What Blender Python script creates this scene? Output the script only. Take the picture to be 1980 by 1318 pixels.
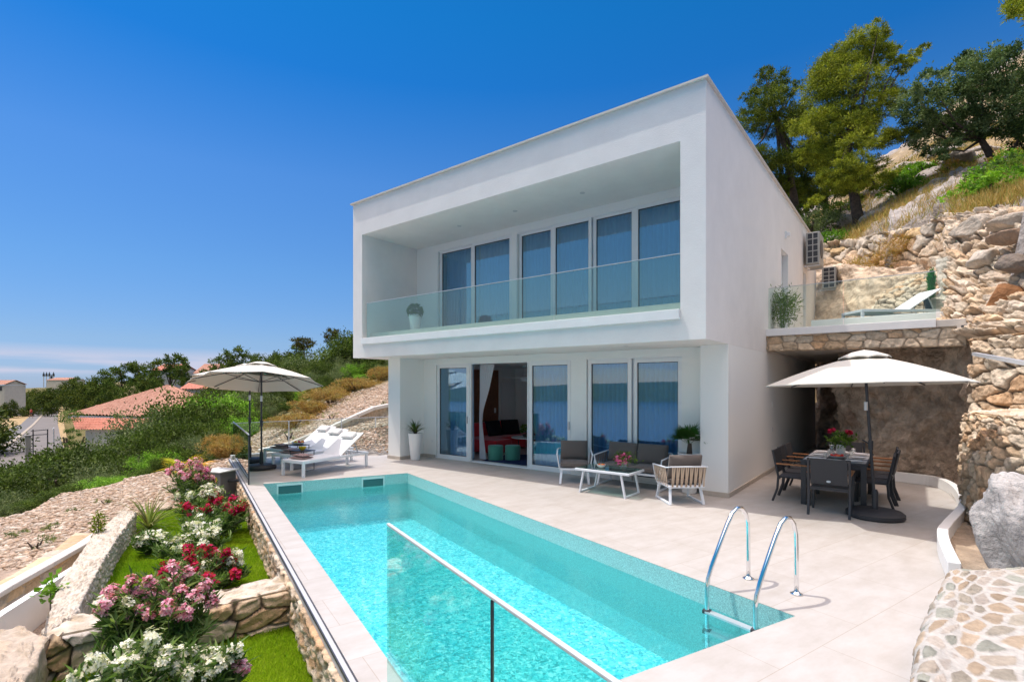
import bpy, bmesh, math, random
import numpy as np
from mathutils import Vector, Matrix
random.seed(7); RNG = np.random.default_rng(7)
for o in list(bpy.data.objects): bpy.data.objects.remove(o)
scene = bpy.context.scene
COL = scene.collection
R = math.radians
# ------------------------------------------------------------------ camera
PX, PY, F, H = 990., 745., 994., 2.0
_e = np.array([1281., -994.]); _e /= np.linalg.norm(_e)
_y = np.array([-_e[1], _e[0]])
_Yd = F*H/(962-PY); _O = np.array([(1408-PX)/F*_Yd, _Yd])
CAM = np.array([-_O@_e, -_O@_y, H])
RT = np.array([_e[0], _y[0]]); FW = np.array([_e[1], _y[1]])
cd = bpy.data.cameras.new('camera'); cam = bpy.data.objects.new('camera', cd); COL.objects.link(cam)
cam.location = CAM; cam.rotation_euler = (R(90), 0, math.atan2(-FW[0], FW[1]))
cd.sensor_width = 36; cd.lens = 36*F/1980; cd.shift_y = (PY-659)/1980; cd.clip_end = 5000; cd.clip_start = 0.05
scene.camera = cam
# ------------------------------------------------------------------ light
SUN = Vector((-.40, -.13, 1.0)).normalized()
elev = math.asin(SUN.z)
w = bpy.data.worlds.new('World'); scene.world = w; w.use_nodes = True
nt = w.node_tree; N = nt.nodes; L = nt.links; N.clear()
out = N.new('ShaderNodeOutputWorld'); bg = N.new('ShaderNodeBackground')
sky = N.new('ShaderNodeTexSky'); sky.sky_type = 'NISHITA'; sky.sun_disc = False
sky.sun_elevation = elev; sky.sun_rotation = math.atan2(SUN.x, SUN.y)
sky.altitude = 0; sky.air_density = 1.0; sky.dust_density = .0; sky.ozone_density = 3.0
hs = N.new('ShaderNodeHueSaturation'); hs.inputs['Saturation'].default_value = 1.0; hs.inputs['Hue'].default_value = .5
hs.inputs['Value'].default_value = 1.0
L.new(sky.outputs[0], hs.inputs['Color'])
# thin bands of cloud low over the horizon
tc = N.new('ShaderNodeTexCoord'); mp = N.new('ShaderNodeMapping'); mp.inputs['Scale'].default_value = (2.2, 2.2, 34)
nz = N.new('ShaderNodeTexNoise'); nz.inputs['Scale'].default_value = 1.6; nz.inputs['Detail'].default_value = 6
L.new(tc.outputs['Generated'], mp.inputs[0]); L.new(mp.outputs[0], nz.inputs['Vector'])
rp = N.new('ShaderNodeMapRange'); rp.inputs['From Min'].default_value = .40; rp.inputs['From Max'].default_value = .56
L.new(nz.outputs[0], rp.inputs[0])
sp = N.new('ShaderNodeSeparateXYZ'); L.new(tc.outputs['Generated'], sp.inputs[0])
r1 = N.new('ShaderNodeMapRange'); r1.inputs['From Min'].default_value = .012; r1.inputs['From Max'].default_value = .022; L.new(sp.outputs['Z'], r1.inputs[0])
r2 = N.new('ShaderNodeMapRange'); r2.inputs['From Min'].default_value = .062; r2.inputs['From Max'].default_value = .04; L.new(sp.outputs['Z'], r2.inputs[0])
m1 = N.new('ShaderNodeMath'); m1.operation = 'MULTIPLY'; L.new(r1.outputs[0], m1.inputs[0]); L.new(r2.outputs[0], m1.inputs[1])
m2 = N.new('ShaderNodeMath'); m2.operation = 'MULTIPLY'; L.new(m1.outputs[0], m2.inputs[0]); L.new(rp.outputs[0], m2.inputs[1])
m3 = N.new('ShaderNodeMath'); m3.operation = 'MULTIPLY'; m3.inputs[1].default_value = .92; L.new(m2.outputs[0], m3.inputs[0])
# depth of the blue by height above the horizon, unseen zenith brightened and warmed as added fill light
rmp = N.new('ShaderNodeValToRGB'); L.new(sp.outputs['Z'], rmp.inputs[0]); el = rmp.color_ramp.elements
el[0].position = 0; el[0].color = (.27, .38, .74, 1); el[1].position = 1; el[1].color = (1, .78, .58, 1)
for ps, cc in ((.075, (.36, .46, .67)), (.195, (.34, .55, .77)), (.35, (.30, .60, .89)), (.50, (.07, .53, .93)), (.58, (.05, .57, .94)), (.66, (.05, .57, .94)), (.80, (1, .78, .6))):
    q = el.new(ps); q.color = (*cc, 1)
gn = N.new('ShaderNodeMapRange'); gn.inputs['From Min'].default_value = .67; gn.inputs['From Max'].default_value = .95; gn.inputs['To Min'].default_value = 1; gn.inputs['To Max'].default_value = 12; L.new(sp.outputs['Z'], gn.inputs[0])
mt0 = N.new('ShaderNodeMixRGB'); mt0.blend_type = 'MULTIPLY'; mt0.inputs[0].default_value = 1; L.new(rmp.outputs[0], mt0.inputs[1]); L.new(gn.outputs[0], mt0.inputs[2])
mt = N.new('ShaderNodeMixRGB'); mt.blend_type = 'MULTIPLY'; mt.inputs[0].default_value = 1; L.new(mt0.outputs[0], mt.inputs[1]); L.new(hs.outputs[0], mt.inputs[2])
# unseen sky behind and right of the camera, brightened and warmed to fill the shade
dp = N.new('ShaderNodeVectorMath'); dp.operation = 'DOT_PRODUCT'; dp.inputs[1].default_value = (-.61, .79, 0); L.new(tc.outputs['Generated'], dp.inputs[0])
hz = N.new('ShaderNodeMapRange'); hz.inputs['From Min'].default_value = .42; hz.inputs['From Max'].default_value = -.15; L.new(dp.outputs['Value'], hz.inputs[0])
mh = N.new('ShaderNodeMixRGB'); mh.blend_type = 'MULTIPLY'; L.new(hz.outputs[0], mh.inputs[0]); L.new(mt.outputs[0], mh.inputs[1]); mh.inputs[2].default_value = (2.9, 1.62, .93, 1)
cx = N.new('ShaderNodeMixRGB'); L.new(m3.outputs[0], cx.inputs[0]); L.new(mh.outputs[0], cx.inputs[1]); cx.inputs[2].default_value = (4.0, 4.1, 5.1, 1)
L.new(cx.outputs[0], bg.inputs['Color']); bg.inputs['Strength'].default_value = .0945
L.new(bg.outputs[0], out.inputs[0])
sl = bpy.data.lights.new('sun', 'SUN'); so = bpy.data.objects.new('sun', sl); COL.objects.link(so)
sl.energy = 2.1; sl.angle = R(.5); sl.color = (1, .945, .875)
so.rotation_euler = SUN.to_track_quat('Z', 'Y').to_euler(); so.location = (0, 0, 30)
scene.view_settings.view_transform = 'Standard'; scene.view_settings.look = 'None'
scene.view_settings.exposure = 0.72; scene.view_settings.gamma = 1
scene.cycles.max_bounces = 12; scene.cycles.diffuse_bounces = 6; scene.cycles.transparent_max_bounces = 24; scene.cycles.glossy_bounces = 4
scene.cycles.transmission_bounces = 8
# ------------------------------------------------------------------ measuring helpers
def ray(x, y):
    d = FW + RT*(x-PX)/F
    return np.array([d[0], d[1], -(y-PY)/F])
def gz(x, y, z=0.):
    r = ray(x, y); return CAM + r*((z-H)/r[2])
def wx(x, y, X=0.):
    r = ray(x, y); return CAM + r*((X-CAM[0])/r[0])
def wy(x, y, Y=0.):
    r = ray(x, y); return CAM + r*((Y-CAM[1])/r[1])
def dep(x, y, D): return CAM + ray(x, y)*D
def xyD(px, D):
    d = FW + RT*(px-PX)/F; return CAM[:2] + d*D
# ------------------------------------------------------------------ object helpers
def tag(o, label=None, cat=None, group=None, kind=None):
    if label: o['label'] = label
    if cat: o['category'] = cat
    if group: o['group'] = group
    if kind: o['kind'] = kind
    return o
def thing(name, label, cat, loc=(0, 0, 0), rz=0., group=None):
    o = bpy.data.objects.new(name, None); COL.objects.link(o); o.empty_display_size = .1
    o.location = loc; o.rotation_euler = (0, 0, rz)
    return tag(o, label, cat, group)
def dup(o, parent=None):
    c = o.copy(); COL.objects.link(c); c.parent = parent
    for ch in list(o.children): dup(ch, c)
    return c
def rot(rz=0, rx=0, ry=0):
    return Matrix.Rotation(rz, 3, 'Z') @ Matrix.Rotation(ry, 3, 'Y') @ Matrix.Rotation(rx, 3, 'X')
class MB:
    def __init__(s): s.v = []; s.f = []; s.mi = []
    def add(s, vs, fs, mi=0):
        n = len(s.v); s.v += [tuple(map(float, v)) for v in vs]
        s.f += [tuple(n+i for i in f) for f in fs]; s.mi += [mi]*len(fs)
    def box(s, x0, y0, z0, x1, y1, z1, mi=0):
        s.add([(x0, y0, z0), (x1, y0, z0), (x1, y1, z0), (x0, y1, z0), (x0, y0, z1), (x1, y0, z1), (x1, y1, z1), (x0, y1, z1)],
              [(0, 3, 2, 1), (4, 5, 6, 7), (0, 1, 5, 4), (1, 2, 6, 5), (2, 3, 7, 6), (3, 0, 4, 7)], mi); return s
    def obox(s, c, size, M=None, mi=0):
        M = M or Matrix.Identity(3); c = Vector(c); hx, hy, hz = [a/2 for a in size]
        vs = [c + M @ Vector(p) for p in [(-hx, -hy, -hz), (hx, -hy, -hz), (hx, hy, -hz), (-hx, hy, -hz), (-hx, -hy, hz), (hx, -hy, hz), (hx, hy, hz), (-hx, hy, hz)]]
        s.add(vs, [(0, 3, 2, 1), (4, 5, 6, 7), (0, 1, 5, 4), (1, 2, 6, 5), (2, 3, 7, 6), (3, 0, 4, 7)], mi); return s
    def bar(s, p, q, w_, h_, up=(0, 0, 1), mi=0):
        p = Vector(p); q = Vector(q); d = q-p; l = d.length; d.normalize()
        u = Vector(up)
        if abs(d.dot(u)) > .98: u = Vector((1, 0, 0))
        sx = d.cross(u).normalized(); u = sx.cross(d).normalized()
        M = Matrix((sx, d, u)).transposed()
        return s.obox((p+q)/2, (w_, l, h_), M, mi)
    def tube(s, pts, r, n=10, cap=True, mi=0):
        pts = [Vector(p) for p in pts]; rs = r if isinstance(r, (list, tuple)) else [r]*len(pts)
        rings = []; pu = None
        for i, p in enumerate(pts):
            d = (pts[min(i+1, len(pts)-1)]-pts[max(i-1, 0)]).normalized()
            u = Vector((0, 0, 1)) if abs(d.z) < .95 else Vector((1, 0, 0))
            if pu is not None: u = pu
            a = d.cross(u)
            if a.length < 1e-4: a = d.orthogonal()
            a.normalize(); b = a.cross(d).normalized(); pu = b
            rings.append([p + (a*math.cos(t)+b*math.sin(t))*rs[i] for t in [2*math.pi*k/n for k in range(n)]])
        vs = [v for rg in rings for v in rg]; fs = []
        for i in range(len(pts)-1):
            for k in range(n):
                fs.append((i*n+k, i*n+(k+1) % n, (i+1)*n+(k+1) % n, (i+1)*n+k))
        if cap: fs.append(tuple(range(n))[::-1]); fs.append(tuple((len(pts)-1)*n+k for k in range(n)))
        s.add(vs, fs, mi); return s
    def lathe(s, prof, c=(0, 0, 0), n=24, cap=True, mi=0):
        vs = []; fs = []
        for (r, z) in prof:
            for k in range(n):
                t = 2*math.pi*k/n; vs.append((c[0]+r*math.cos(t), c[1]+r*math.sin(t), c[2]+z))
        for i in range(len(prof)-1):
            for k in range(n): fs.append((i*n+k, i*n+(k+1) % n, (i+1)*n+(k+1) % n, (i+1)*n+k))
        if cap: fs.append(tuple(range(n))[::-1]); fs.append(tuple((len(prof)-1)*n+k for k in range(n)))
        s.add(vs, fs, mi); return s
    def prism(s, poly, z0, z1, mi=0):
        n = len(poly); z0s = z0 if isinstance(z0, (list, tuple)) else [z0]*n; z1s = z1 if isinstance(z1, (list, tuple)) else [z1]*n
        a = sum(poly[i][0]*poly[(i+1) % n][1]-poly[(i+1) % n][0]*poly[i][1] for i in range(n))
        if a < 0: poly = poly[::-1]; z0s = z0s[::-1]; z1s = z1s[::-1]
        vs = [(p[0], p[1], z) for p, z in zip(poly, z0s)] + [(p[0], p[1], z) for p, z in zip(poly, z1s)]
        fs = [tuple(range(n))[::-1], tuple(range(n, 2*n))]+[(i, (i+1) % n, n+(i+1) % n, n+i) for i in range(n)]
        s.add(vs, fs, mi); return s
    def cushion(s, c, size, M=None, mi=0, n=8, puff=.25):
        M = M or Matrix.Identity(3); c = Vector(c); vs = []; fs = []
        g = [(-1+2*i/n) for i in range(n+1)]
        for sgn in (1, -1):
            b = len(vs)
            for a in g:
                for bb in g:
                    e = (1-abs(a)**3)*(1-abs(bb)**3)
                    zz = sgn*(.5*(1-puff)*(1 if max(abs(a), abs(bb)) < 1 else .55)+.5*puff*e)
                    x_ = a*(1-.06*abs(bb)**2*0) ; vs.append(c + M @ Vector((x_*size[0]/2, bb*size[1]/2, zz*size[2])))
            for i in range(n):
                for j in range(n):
                    q = (b+i*(n+1)+j, b+(i+1)*(n+1)+j, b+(i+1)*(n+1)+j+1, b+i*(n+1)+j+1)
                    fs.append(q if sgn > 0 else q[::-1])
        m = (n+1)**2
        def ix(i, j): return i*(n+1)+j
        loop = [ix(i, 0) for i in range(n)]+[ix(n, j) for j in range(n)]+[ix(i, n) for i in range(n, 0, -1)]+[ix(0, j) for j in range(n, 0, -1)]
        for i in range(len(loop)):
            a, b_ = loop[i], loop[(i+1) % len(loop)]
            fs.append((b_, a, a+m, b_+m))
        s.add(vs, fs, mi); return s
    def build(s, name, mat, parent=None, smooth=False, bevel=0, angle=None):
        me = bpy.data.meshes.new(name); me.from_pydata(s.v, [], s.f)
        for m in (mat if isinstance(mat, (list, tuple)) else [mat]): me.materials.append(m)
        if any(s.mi): me.polygons.foreach_set('material_index', s.mi)
        if smooth: me.polygons.foreach_set('use_smooth', [True]*len(s.f))
        me.update()
        if angle: me.set_sharp_from_angle(angle=R(angle))
        o = bpy.data.objects.new(name, me); COL.objects.link(o); o.parent = parent
        if bevel:
            b = o.modifiers.new('bevel', 'BEVEL'); b.width = bevel; b.segments = 2; b.limit_method = 'ANGLE'
        return o
def npmesh(name, V, Fq, mat, parent=None, col=None, smooth=False):
    me = bpy.data.meshes.new(name); V = np.asarray(V, np.float32); Fq = np.asarray(Fq, np.int32)
    me.vertices.add(len(V)); me.vertices.foreach_set('co', V.ravel())
    k = Fq.shape[1]; me.loops.add(Fq.size); me.loops.foreach_set('vertex_index', Fq.ravel())
    me.polygons.add(len(Fq)); me.polygons.foreach_set('loop_start', np.arange(0, Fq.size, k, dtype=np.int32))
    me.polygons.foreach_set('loop_total', np.full(len(Fq), k, np.int32))
    if smooth: me.polygons.foreach_set('use_smooth', np.ones(len(Fq), bool))
    me.update(calc_edges=True)
    if col is not None:
        a = me.color_attributes.new('Col', 'FLOAT_COLOR', 'POINT')
        c = np.ones((len(V), 4), np.float32); c[:, :3] = col; a.data.foreach_set('color', c.ravel())
    me.materials.append(mat)
    o = bpy.data.objects.new(name, me); COL.objects.link(o); o.parent = parent
    return o
# ------------------------------------------------------------------ materials
def newmat(name):
    m = bpy.data.materials.new(name); m.use_nodes = True; t = m.node_tree; t.nodes.clear()
    o = t.nodes.new('ShaderNodeOutputMaterial'); return m, t.nodes, t.links, o
def pm(name, col, rough=.6, metal=0, var=0, scale=8, bump=0, bscale=60, coat=0, attr=False, detail=4, sheen=0, col2=None, dist=.01, stretch=None, spec=.5):
    m, N, L, o = newmat(name); b = N.new('ShaderNodeBsdfPrincipled'); L.new(b.outputs[0], o.inputs[0])
    b.inputs['Roughness'].default_value = rough; b.inputs['Metallic'].default_value = metal
    b.inputs['Specular IOR Level'].default_value = spec
    if coat: b.inputs['Coat Weight'].default_value = coat
    if sheen: b.inputs['Sheen Weight'].default_value = sheen
    b.inputs['Base Color'].default_value = (*col, 1)
    tcn = N.new('ShaderNodeTexCoord'); mpn = N.new('ShaderNodeMapping'); L.new(tcn.outputs['Object'], mpn.inputs[0])
    if stretch: mpn.inputs['Scale'].default_value = stretch
    src = None
    if attr:
        at = N.new('ShaderNodeVertexColor'); at.layer_name = 'Col'; src = at.outputs[0]
    if var or col2:
        n = N.new('ShaderNodeTexNoise'); n.inputs['Scale'].default_value = scale; n.inputs['Detail'].default_value = detail; n.inputs['Roughness'].default_value = .65
        L.new(mpn.outputs[0], n.inputs['Vector'])
        mr = N.new('ShaderNodeMapRange'); mr.inputs['From Min'].default_value = .32; mr.inputs['From Max'].default_value = .68; L.new(n.outputs[0], mr.inputs[0])
        mx = N.new('ShaderNodeMixRGB'); L.new(mr.outputs[0], mx.inputs[0])
        if attr:
            mx.blend_type = 'MULTIPLY'; mx.inputs[0].default_value = 1
            rr = N.new('ShaderNodeMapRange'); rr.inputs['From Min'].default_value = .3; rr.inputs['From Max'].default_value = .7
            rr.inputs['To Min'].default_value = 1-var; rr.inputs['To Max'].default_value = 1+var*.6; L.new(n.outputs[0], rr.inputs[0])
            L.new(src, mx.inputs[1]); L.new(rr.outputs[0], mx.inputs[2])
            for l in list(mx.inputs[0].links): L.remove(l)
        else:
            c2 = col2 or tuple(c*(1-var) for c in col)
            mx.inputs[1].default_value = (*c2, 1); mx.inputs[2].default_value = (*[min(1, c*(1+(0 if col2 else var*.4))) for c in col], 1)
        src = mx.outputs[0]
    if src: L.new(src, b.inputs['Base Color'])
    if bump:
        n2 = N.new('ShaderNodeTexNoise'); n2.inputs['Scale'].default_value = bscale; n2.inputs['Detail'].default_value = 5; n2.inputs['Roughness'].default_value = .6
        L.new(mpn.outputs[0], n2.inputs['Vector'])
        bp = N.new('ShaderNodeBump'); bp.inputs['Strength'].default_value = bump; bp.inputs['Distance'].default_value = dist
        L.new(n2.outputs[0], bp.inputs['Height']); L.new(bp.outputs[0], b.inputs['Normal'])
    return m
def leafmat(name, trans=.35, rough=.75, gain=1.0):
    m, N, L, o = newmat(name); at = N.new('ShaderNodeVertexColor'); at.layer_name = 'Col'
    b = N.new('ShaderNodeBsdfPrincipled'); b.inputs['Roughness'].default_value = rough; b.inputs['Specular IOR Level'].default_value = .15
    t = N.new('ShaderNodeBsdfTranslucent'); mx = N.new('ShaderNodeMixShader'); mx.inputs[0].default_value = trans
    g = N.new('ShaderNodeMixRGB'); g.blend_type = 'MULTIPLY'; g.inputs[0].default_value = 1; g.inputs[2].default_value = (1.15*gain, 1.25*gain, .55*gain, 1)
    L.new(at.outputs[0], b.inputs['Base Color']); L.new(at.outputs[0], g.inputs[1]); L.new(g.outputs[0], t.inputs[0])
    L.new(b.outputs[0], mx.inputs[1]); L.new(t.outputs[0], mx.inputs[2]); L.new(mx.outputs[0], o.inputs[0]); return m
def glassmat(name, tint, refl=.06, tintr=(1, 1, 1), rough=0.0, ior=1.5):
    m, N, L, o = newmat(name); t = N.new('ShaderNodeBsdfTransparent'); t.inputs[0].default_value = (*tint, 1)
    g = N.new('ShaderNodeBsdfGlossy'); g.inputs['Roughness'].default_value = rough; g.inputs[0].default_value = (*tintr, 1)
    fr = N.new('ShaderNodeFresnel'); ge = N.new('ShaderNodeNewGeometry'); mi = N.new('ShaderNodeMapRange')
    mi.inputs['To Min'].default_value = ior; mi.inputs['To Max'].default_value = 1/ior; L.new(ge.outputs['Backfacing'], mi.inputs[0]); L.new(mi.outputs[0], fr.inputs[0])
    ad = N.new('ShaderNodeMath'); ad.operation = 'ADD'; ad.use_clamp = True; ad.inputs[1].default_value = refl; L.new(fr.outputs[0], ad.inputs[0])
    mx = N.new('ShaderNodeMixShader'); L.new(ad.outputs[0], mx.inputs[0]); L.new(t.outputs[0], mx.inputs[1]); L.new(g.outputs[0], mx.inputs[2])
    L.new(mx.outputs[0], o.inputs[0]); return m
M = {}
M['stucco'] = pm('white_stucco', (.81, .78, .75), .85, bump=.4, bscale=55, var=.05, scale=1.5, dist=.012, spec=.2)
M['plaster'] = pm('smooth_plaster', (.82, .815, .79), .8, bump=.06, bscale=90, spec=.2)
M['whitemetal'] = pm('white_coated_aluminium', (.78, .79, .80), .35)
M['paintwhite'] = pm('white_paint', (.8, .8, .79), .5, var=.04, scale=4)
M['coping'] = pm('limestone_coping', (.62, .57, .51), .55, var=.07, scale=3, bump=.08, bscale=80)
M['skirting'] = pm('tile_skirting', (.50, .44, .38), .6, var=.1, scale=5)
M['dark'] = pm('dark_metal', (.035, .037, .045), .45)
M['darkplastic'] = pm('dark_resin', (.035, .035, .04), .6, bump=.15, bscale=150)
M['chrome'] = pm('polished_steel', (.82, .82, .83), .07, metal=1)
M['steel'] = pm('brushed_steel', (.60, .61, .63), .35, metal=.55)
M['canvas'] = pm('cream_canvas', (.60, .57, .50), .85, bump=.08, bscale=400)
M['cushion'] = pm('taupe_fabric', (.125, .105, .095), .9, bump=.3, bscale=350, sheen=.2)
M['rope'] = pm('beige_rope', (.55, .42, .31), .8, bump=.3, bscale=300)
M['ropegrey'] = pm('taupe_rope', (.22, .18, .16), .8, bump=.3, bscale=300)
M['rattan'] = pm('black_wicker', (.045, .045, .05), .6, bump=.6, bscale=160, stretch=(1, 1, 4))
M['teak'] = pm('oiled_teak', (.42, .17, .06), .5, var=.35, scale=14, stretch=(1, 6, 6))
M['red'] = pm('red_upholstery', (.75, .02, .03), .85, sheen=.3, bump=.1, bscale=200)
M['black'] = pm('black_fabric', (.008, .008, .01), .9)
M['green_velvet'] = pm('green_velvet', (.05, .24, .17), .7, sheen=.5)
M['navy'] = pm('navy_rug', (.01, .02, .09), .95, bump=.5, bscale=200)
M['wood'] = pm('walnut_slats', (.26, .10, .045), .5, var=.5, scale=12, stretch=(6, 6, .6))
M['intwall'] = pm('interior_wall', (.82, .81, .78), .8)
M['intfloor'] = pm('interior_floor', (.72, .66, .58), .3, var=.06, scale=2)
M['potwhite'] = pm('glazed_white_pot', (.78, .78, .77), .3)
M['towelwhite'] = pm('white_towel', (.82, .81, .8), .95, bump=.5, bscale=180)
M['towelmauve'] = pm('mauve_towel', (.33, .23, .22), .95, bump=.5, bscale=180)
M['blueframe'] = pm('white_lounger_frame', (.74, .78, .83), .4)
M['mesh'] = pm('white_textile_mesh', (.8, .8, .8), .8, bump=.2, bscale=300)
M['bark'] = pm('bark', (.09, .065, .05), .9, var=.5, scale=9, bump=.9, bscale=22, dist=.04)
M['barkpale'] = pm('olive_bark', (.14, .12, .10), .9, var=.4, scale=9, bump=.8, bscale=22, dist=.04)
M['soil'] = pm('soil', (.12, .08, .05), .95, var=.4, scale=9, bump=.8, bscale=30, dist=.02)
M['leaf'] = leafmat('leaves'); M['leafdull'] = leafmat('dull_leaves', .2)
M['petal'] = leafmat('petals', .3, .7)
M['stone'] = pm('dry_stone', (.5, .42, .34), .85, attr=True, var=.35, scale=9, bump=.9, bscale=24, detail=8, dist=.03, spec=.25)
M['stonefine'] = pm('stone_fine', (.5, .42, .34), .85, attr=True, var=.28, scale=16, bump=.7, bscale=60, detail=8, dist=.015, spec=.25)
M['rock'] = pm('limestone_rock', (.5, .4, .3), .9, attr=True, var=.45, scale=2.3, bump=1, bscale=9, detail=10, dist=.08, spec=.2)
M['winglass'] = glassmat('window_glass', (.66, .84, .95), .13, (.60, .84, 1.0), ior=1.6)
M['balglass'] = glassmat('balustrade_glass', (.80, .93, .92), .02)
M['clearglass'] = glassmat('clear_glass', (.90, .96, .94), .0, ior=1.4)
M['fgglass'] = glassmat('foreground_glass', (.74, .93, .90), .01, ior=1.45)
M['tableglass'] = glassmat('frosted_table_glass', (.45, .62, .58), .08)
M['downlight'] = pm('downlight_rim', (.55, .55, .55), .4)
M['china'] = pm('white_china', (.8, .8, .8), .25)
M['acgrey'] = pm('ac_casing', (.36, .36, .34), .5, var=.06, scale=5)
M['yellow'] = pm('yellow_label', (.8, .55, .02), .6)
M['orange'] = pm('orange_fruit', (.8, .16, .02), .5)
M['tomato'] = pm('tomato_red', (.6, .03, .02), .4)
def curtainmat(name, col, tr=.35):
    m, N, L, o = newmat(name); d = N.new('ShaderNodeBsdfDiffuse'); d.inputs[0].default_value = (*col, 1)
    t = N.new('ShaderNodeBsdfTranslucent'); t.inputs[0].default_value = (*col, 1); mx = N.new('ShaderNodeMixShader'); mx.inputs[0].default_value = tr
    L.new(d.outputs[0], mx.inputs[1]); L.new(t.outputs[0], mx.inputs[2]); L.new(mx.outputs[0], o.inputs[0]); return m
M['curtain'] = curtainmat('blue_grey_curtain', (.52, .68, .84), .45); M['curtainwhite'] = curtainmat('white_curtain', (.75, .74, .78))
# ------------------------------------------------------------------ noise
def _h(ix, iy, s):
    n = (ix.astype(np.int64)*374761393 + iy.astype(np.int64)*668265263 + s*69069) & 0xffffffff
    n = ((n ^ (n >> 13))*1274126177) & 0xffffffff; n = (n ^ (n >> 16)) & 0xffffff
    return n/float(0xffffff)
def vn(x, y, s=0):
    ix = np.floor(x).astype(int); iy = np.floor(y).astype(int); fx = x-ix; fy = y-iy
    fx = fx*fx*(3-2*fx); fy = fy*fy*(3-2*fy)
    a = _h(ix, iy, s); b = _h(ix+1, iy, s); c = _h(ix, iy+1, s); d = _h(ix+1, iy+1, s)
    return (a*(1-fx)+b*fx)*(1-fy)+(c*(1-fx)+d*fx)*fy
def fbm(x, y, s=0, o=5, lac=2.03, g=.5):
    x = np.asarray(x, float); y = np.asarray(y, float); r = 0; a = 1; t = 0
    for i in range(o): r = r+a*vn(x, y, s+i*17); t += a; a *= g; x = x*lac+3.1; y = y*lac+1.7
    return r/t
def worley(x, y, s=0, jit=.9):
    ix = np.floor(x).astype(int); iy = np.floor(y).astype(int)
    f1 = np.full(x.shape, 9.); f2 = np.full(x.shape, 9.); idd = np.zeros(x.shape)
    cxx = np.zeros(x.shape); cyy = np.zeros(x.shape)
    for dx in (-1, 0, 1):
        for dy in (-1, 0, 1):
            jx = ix+dx; jy = iy+dy
            qx = jx+.5+(_h(jx, jy, s)-.5)*jit; qy = jy+.5+(_h(jx, jy, s+5)-.5)*jit
            d = np.hypot(qx-x, qy-y); hid = _h(jx, jy, s+11)
            c1 = d < f1; f2 = np.where(c1, f1, np.minimum(f2, d)); idd = np.where(c1, hid, idd)
            cxx = np.where(c1, x-qx, cxx); cyy = np.where(c1, y-qy, cyy); f1 = np.where(c1, d, f1)
    return f1, f2, idd, cxx, cyy
PAL_WARM = [(.62, .52, .41), (.58, .46, .34), (.66, .58, .48), (.54, .38, .25), (.58, .53, .46), (.64, .50, .37), (.62, .56, .48)]
PAL_WHITE = [(.62, .56, .48), (.58, .48, .37), (.66, .60, .53), (.54, .47, .40), (.60, .47, .34), (.64, .56, .47)]
PAL_BROWN = [(.42, .27, .16), (.36, .25, .18), (.50, .36, .25), (.40, .33, .28), (.47, .28, .13)]
PAL_PAVE = [(.62, .50, .36), (.55, .47, .38), (.66, .57, .45), (.50, .42, .34)]
def catmull(P, t):
    P = np.asarray(P, float); n = len(P)
    if n == 2: return P[0]*(1-t)[:, None]+P[1]*t[:, None]
    u = t*(n-1); i = np.clip(np.floor(u).astype(int), 0, n-2); f = (u-i)[:, None]
    p0 = P[np.clip(i-1, 0, n-1)]; p1 = P[i]; p2 = P[i+1]; p3 = P[np.clip(i+2, 0, n-1)]
    return .5*((2*p1)+(-p0+p2)*f+(2*p0-5*p1+4*p2-p3)*f*f+(-p0+3*p1-3*p2+p3)*f**3)
PAL_WARM = [(a*1.08, b_*.98, c*.86) for a, b_, c in PAL_WARM]; PAL_WHITE = [(a*1.1, b_*1.0, c*.88) for a, b_, c in PAL_WHITE]
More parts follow.
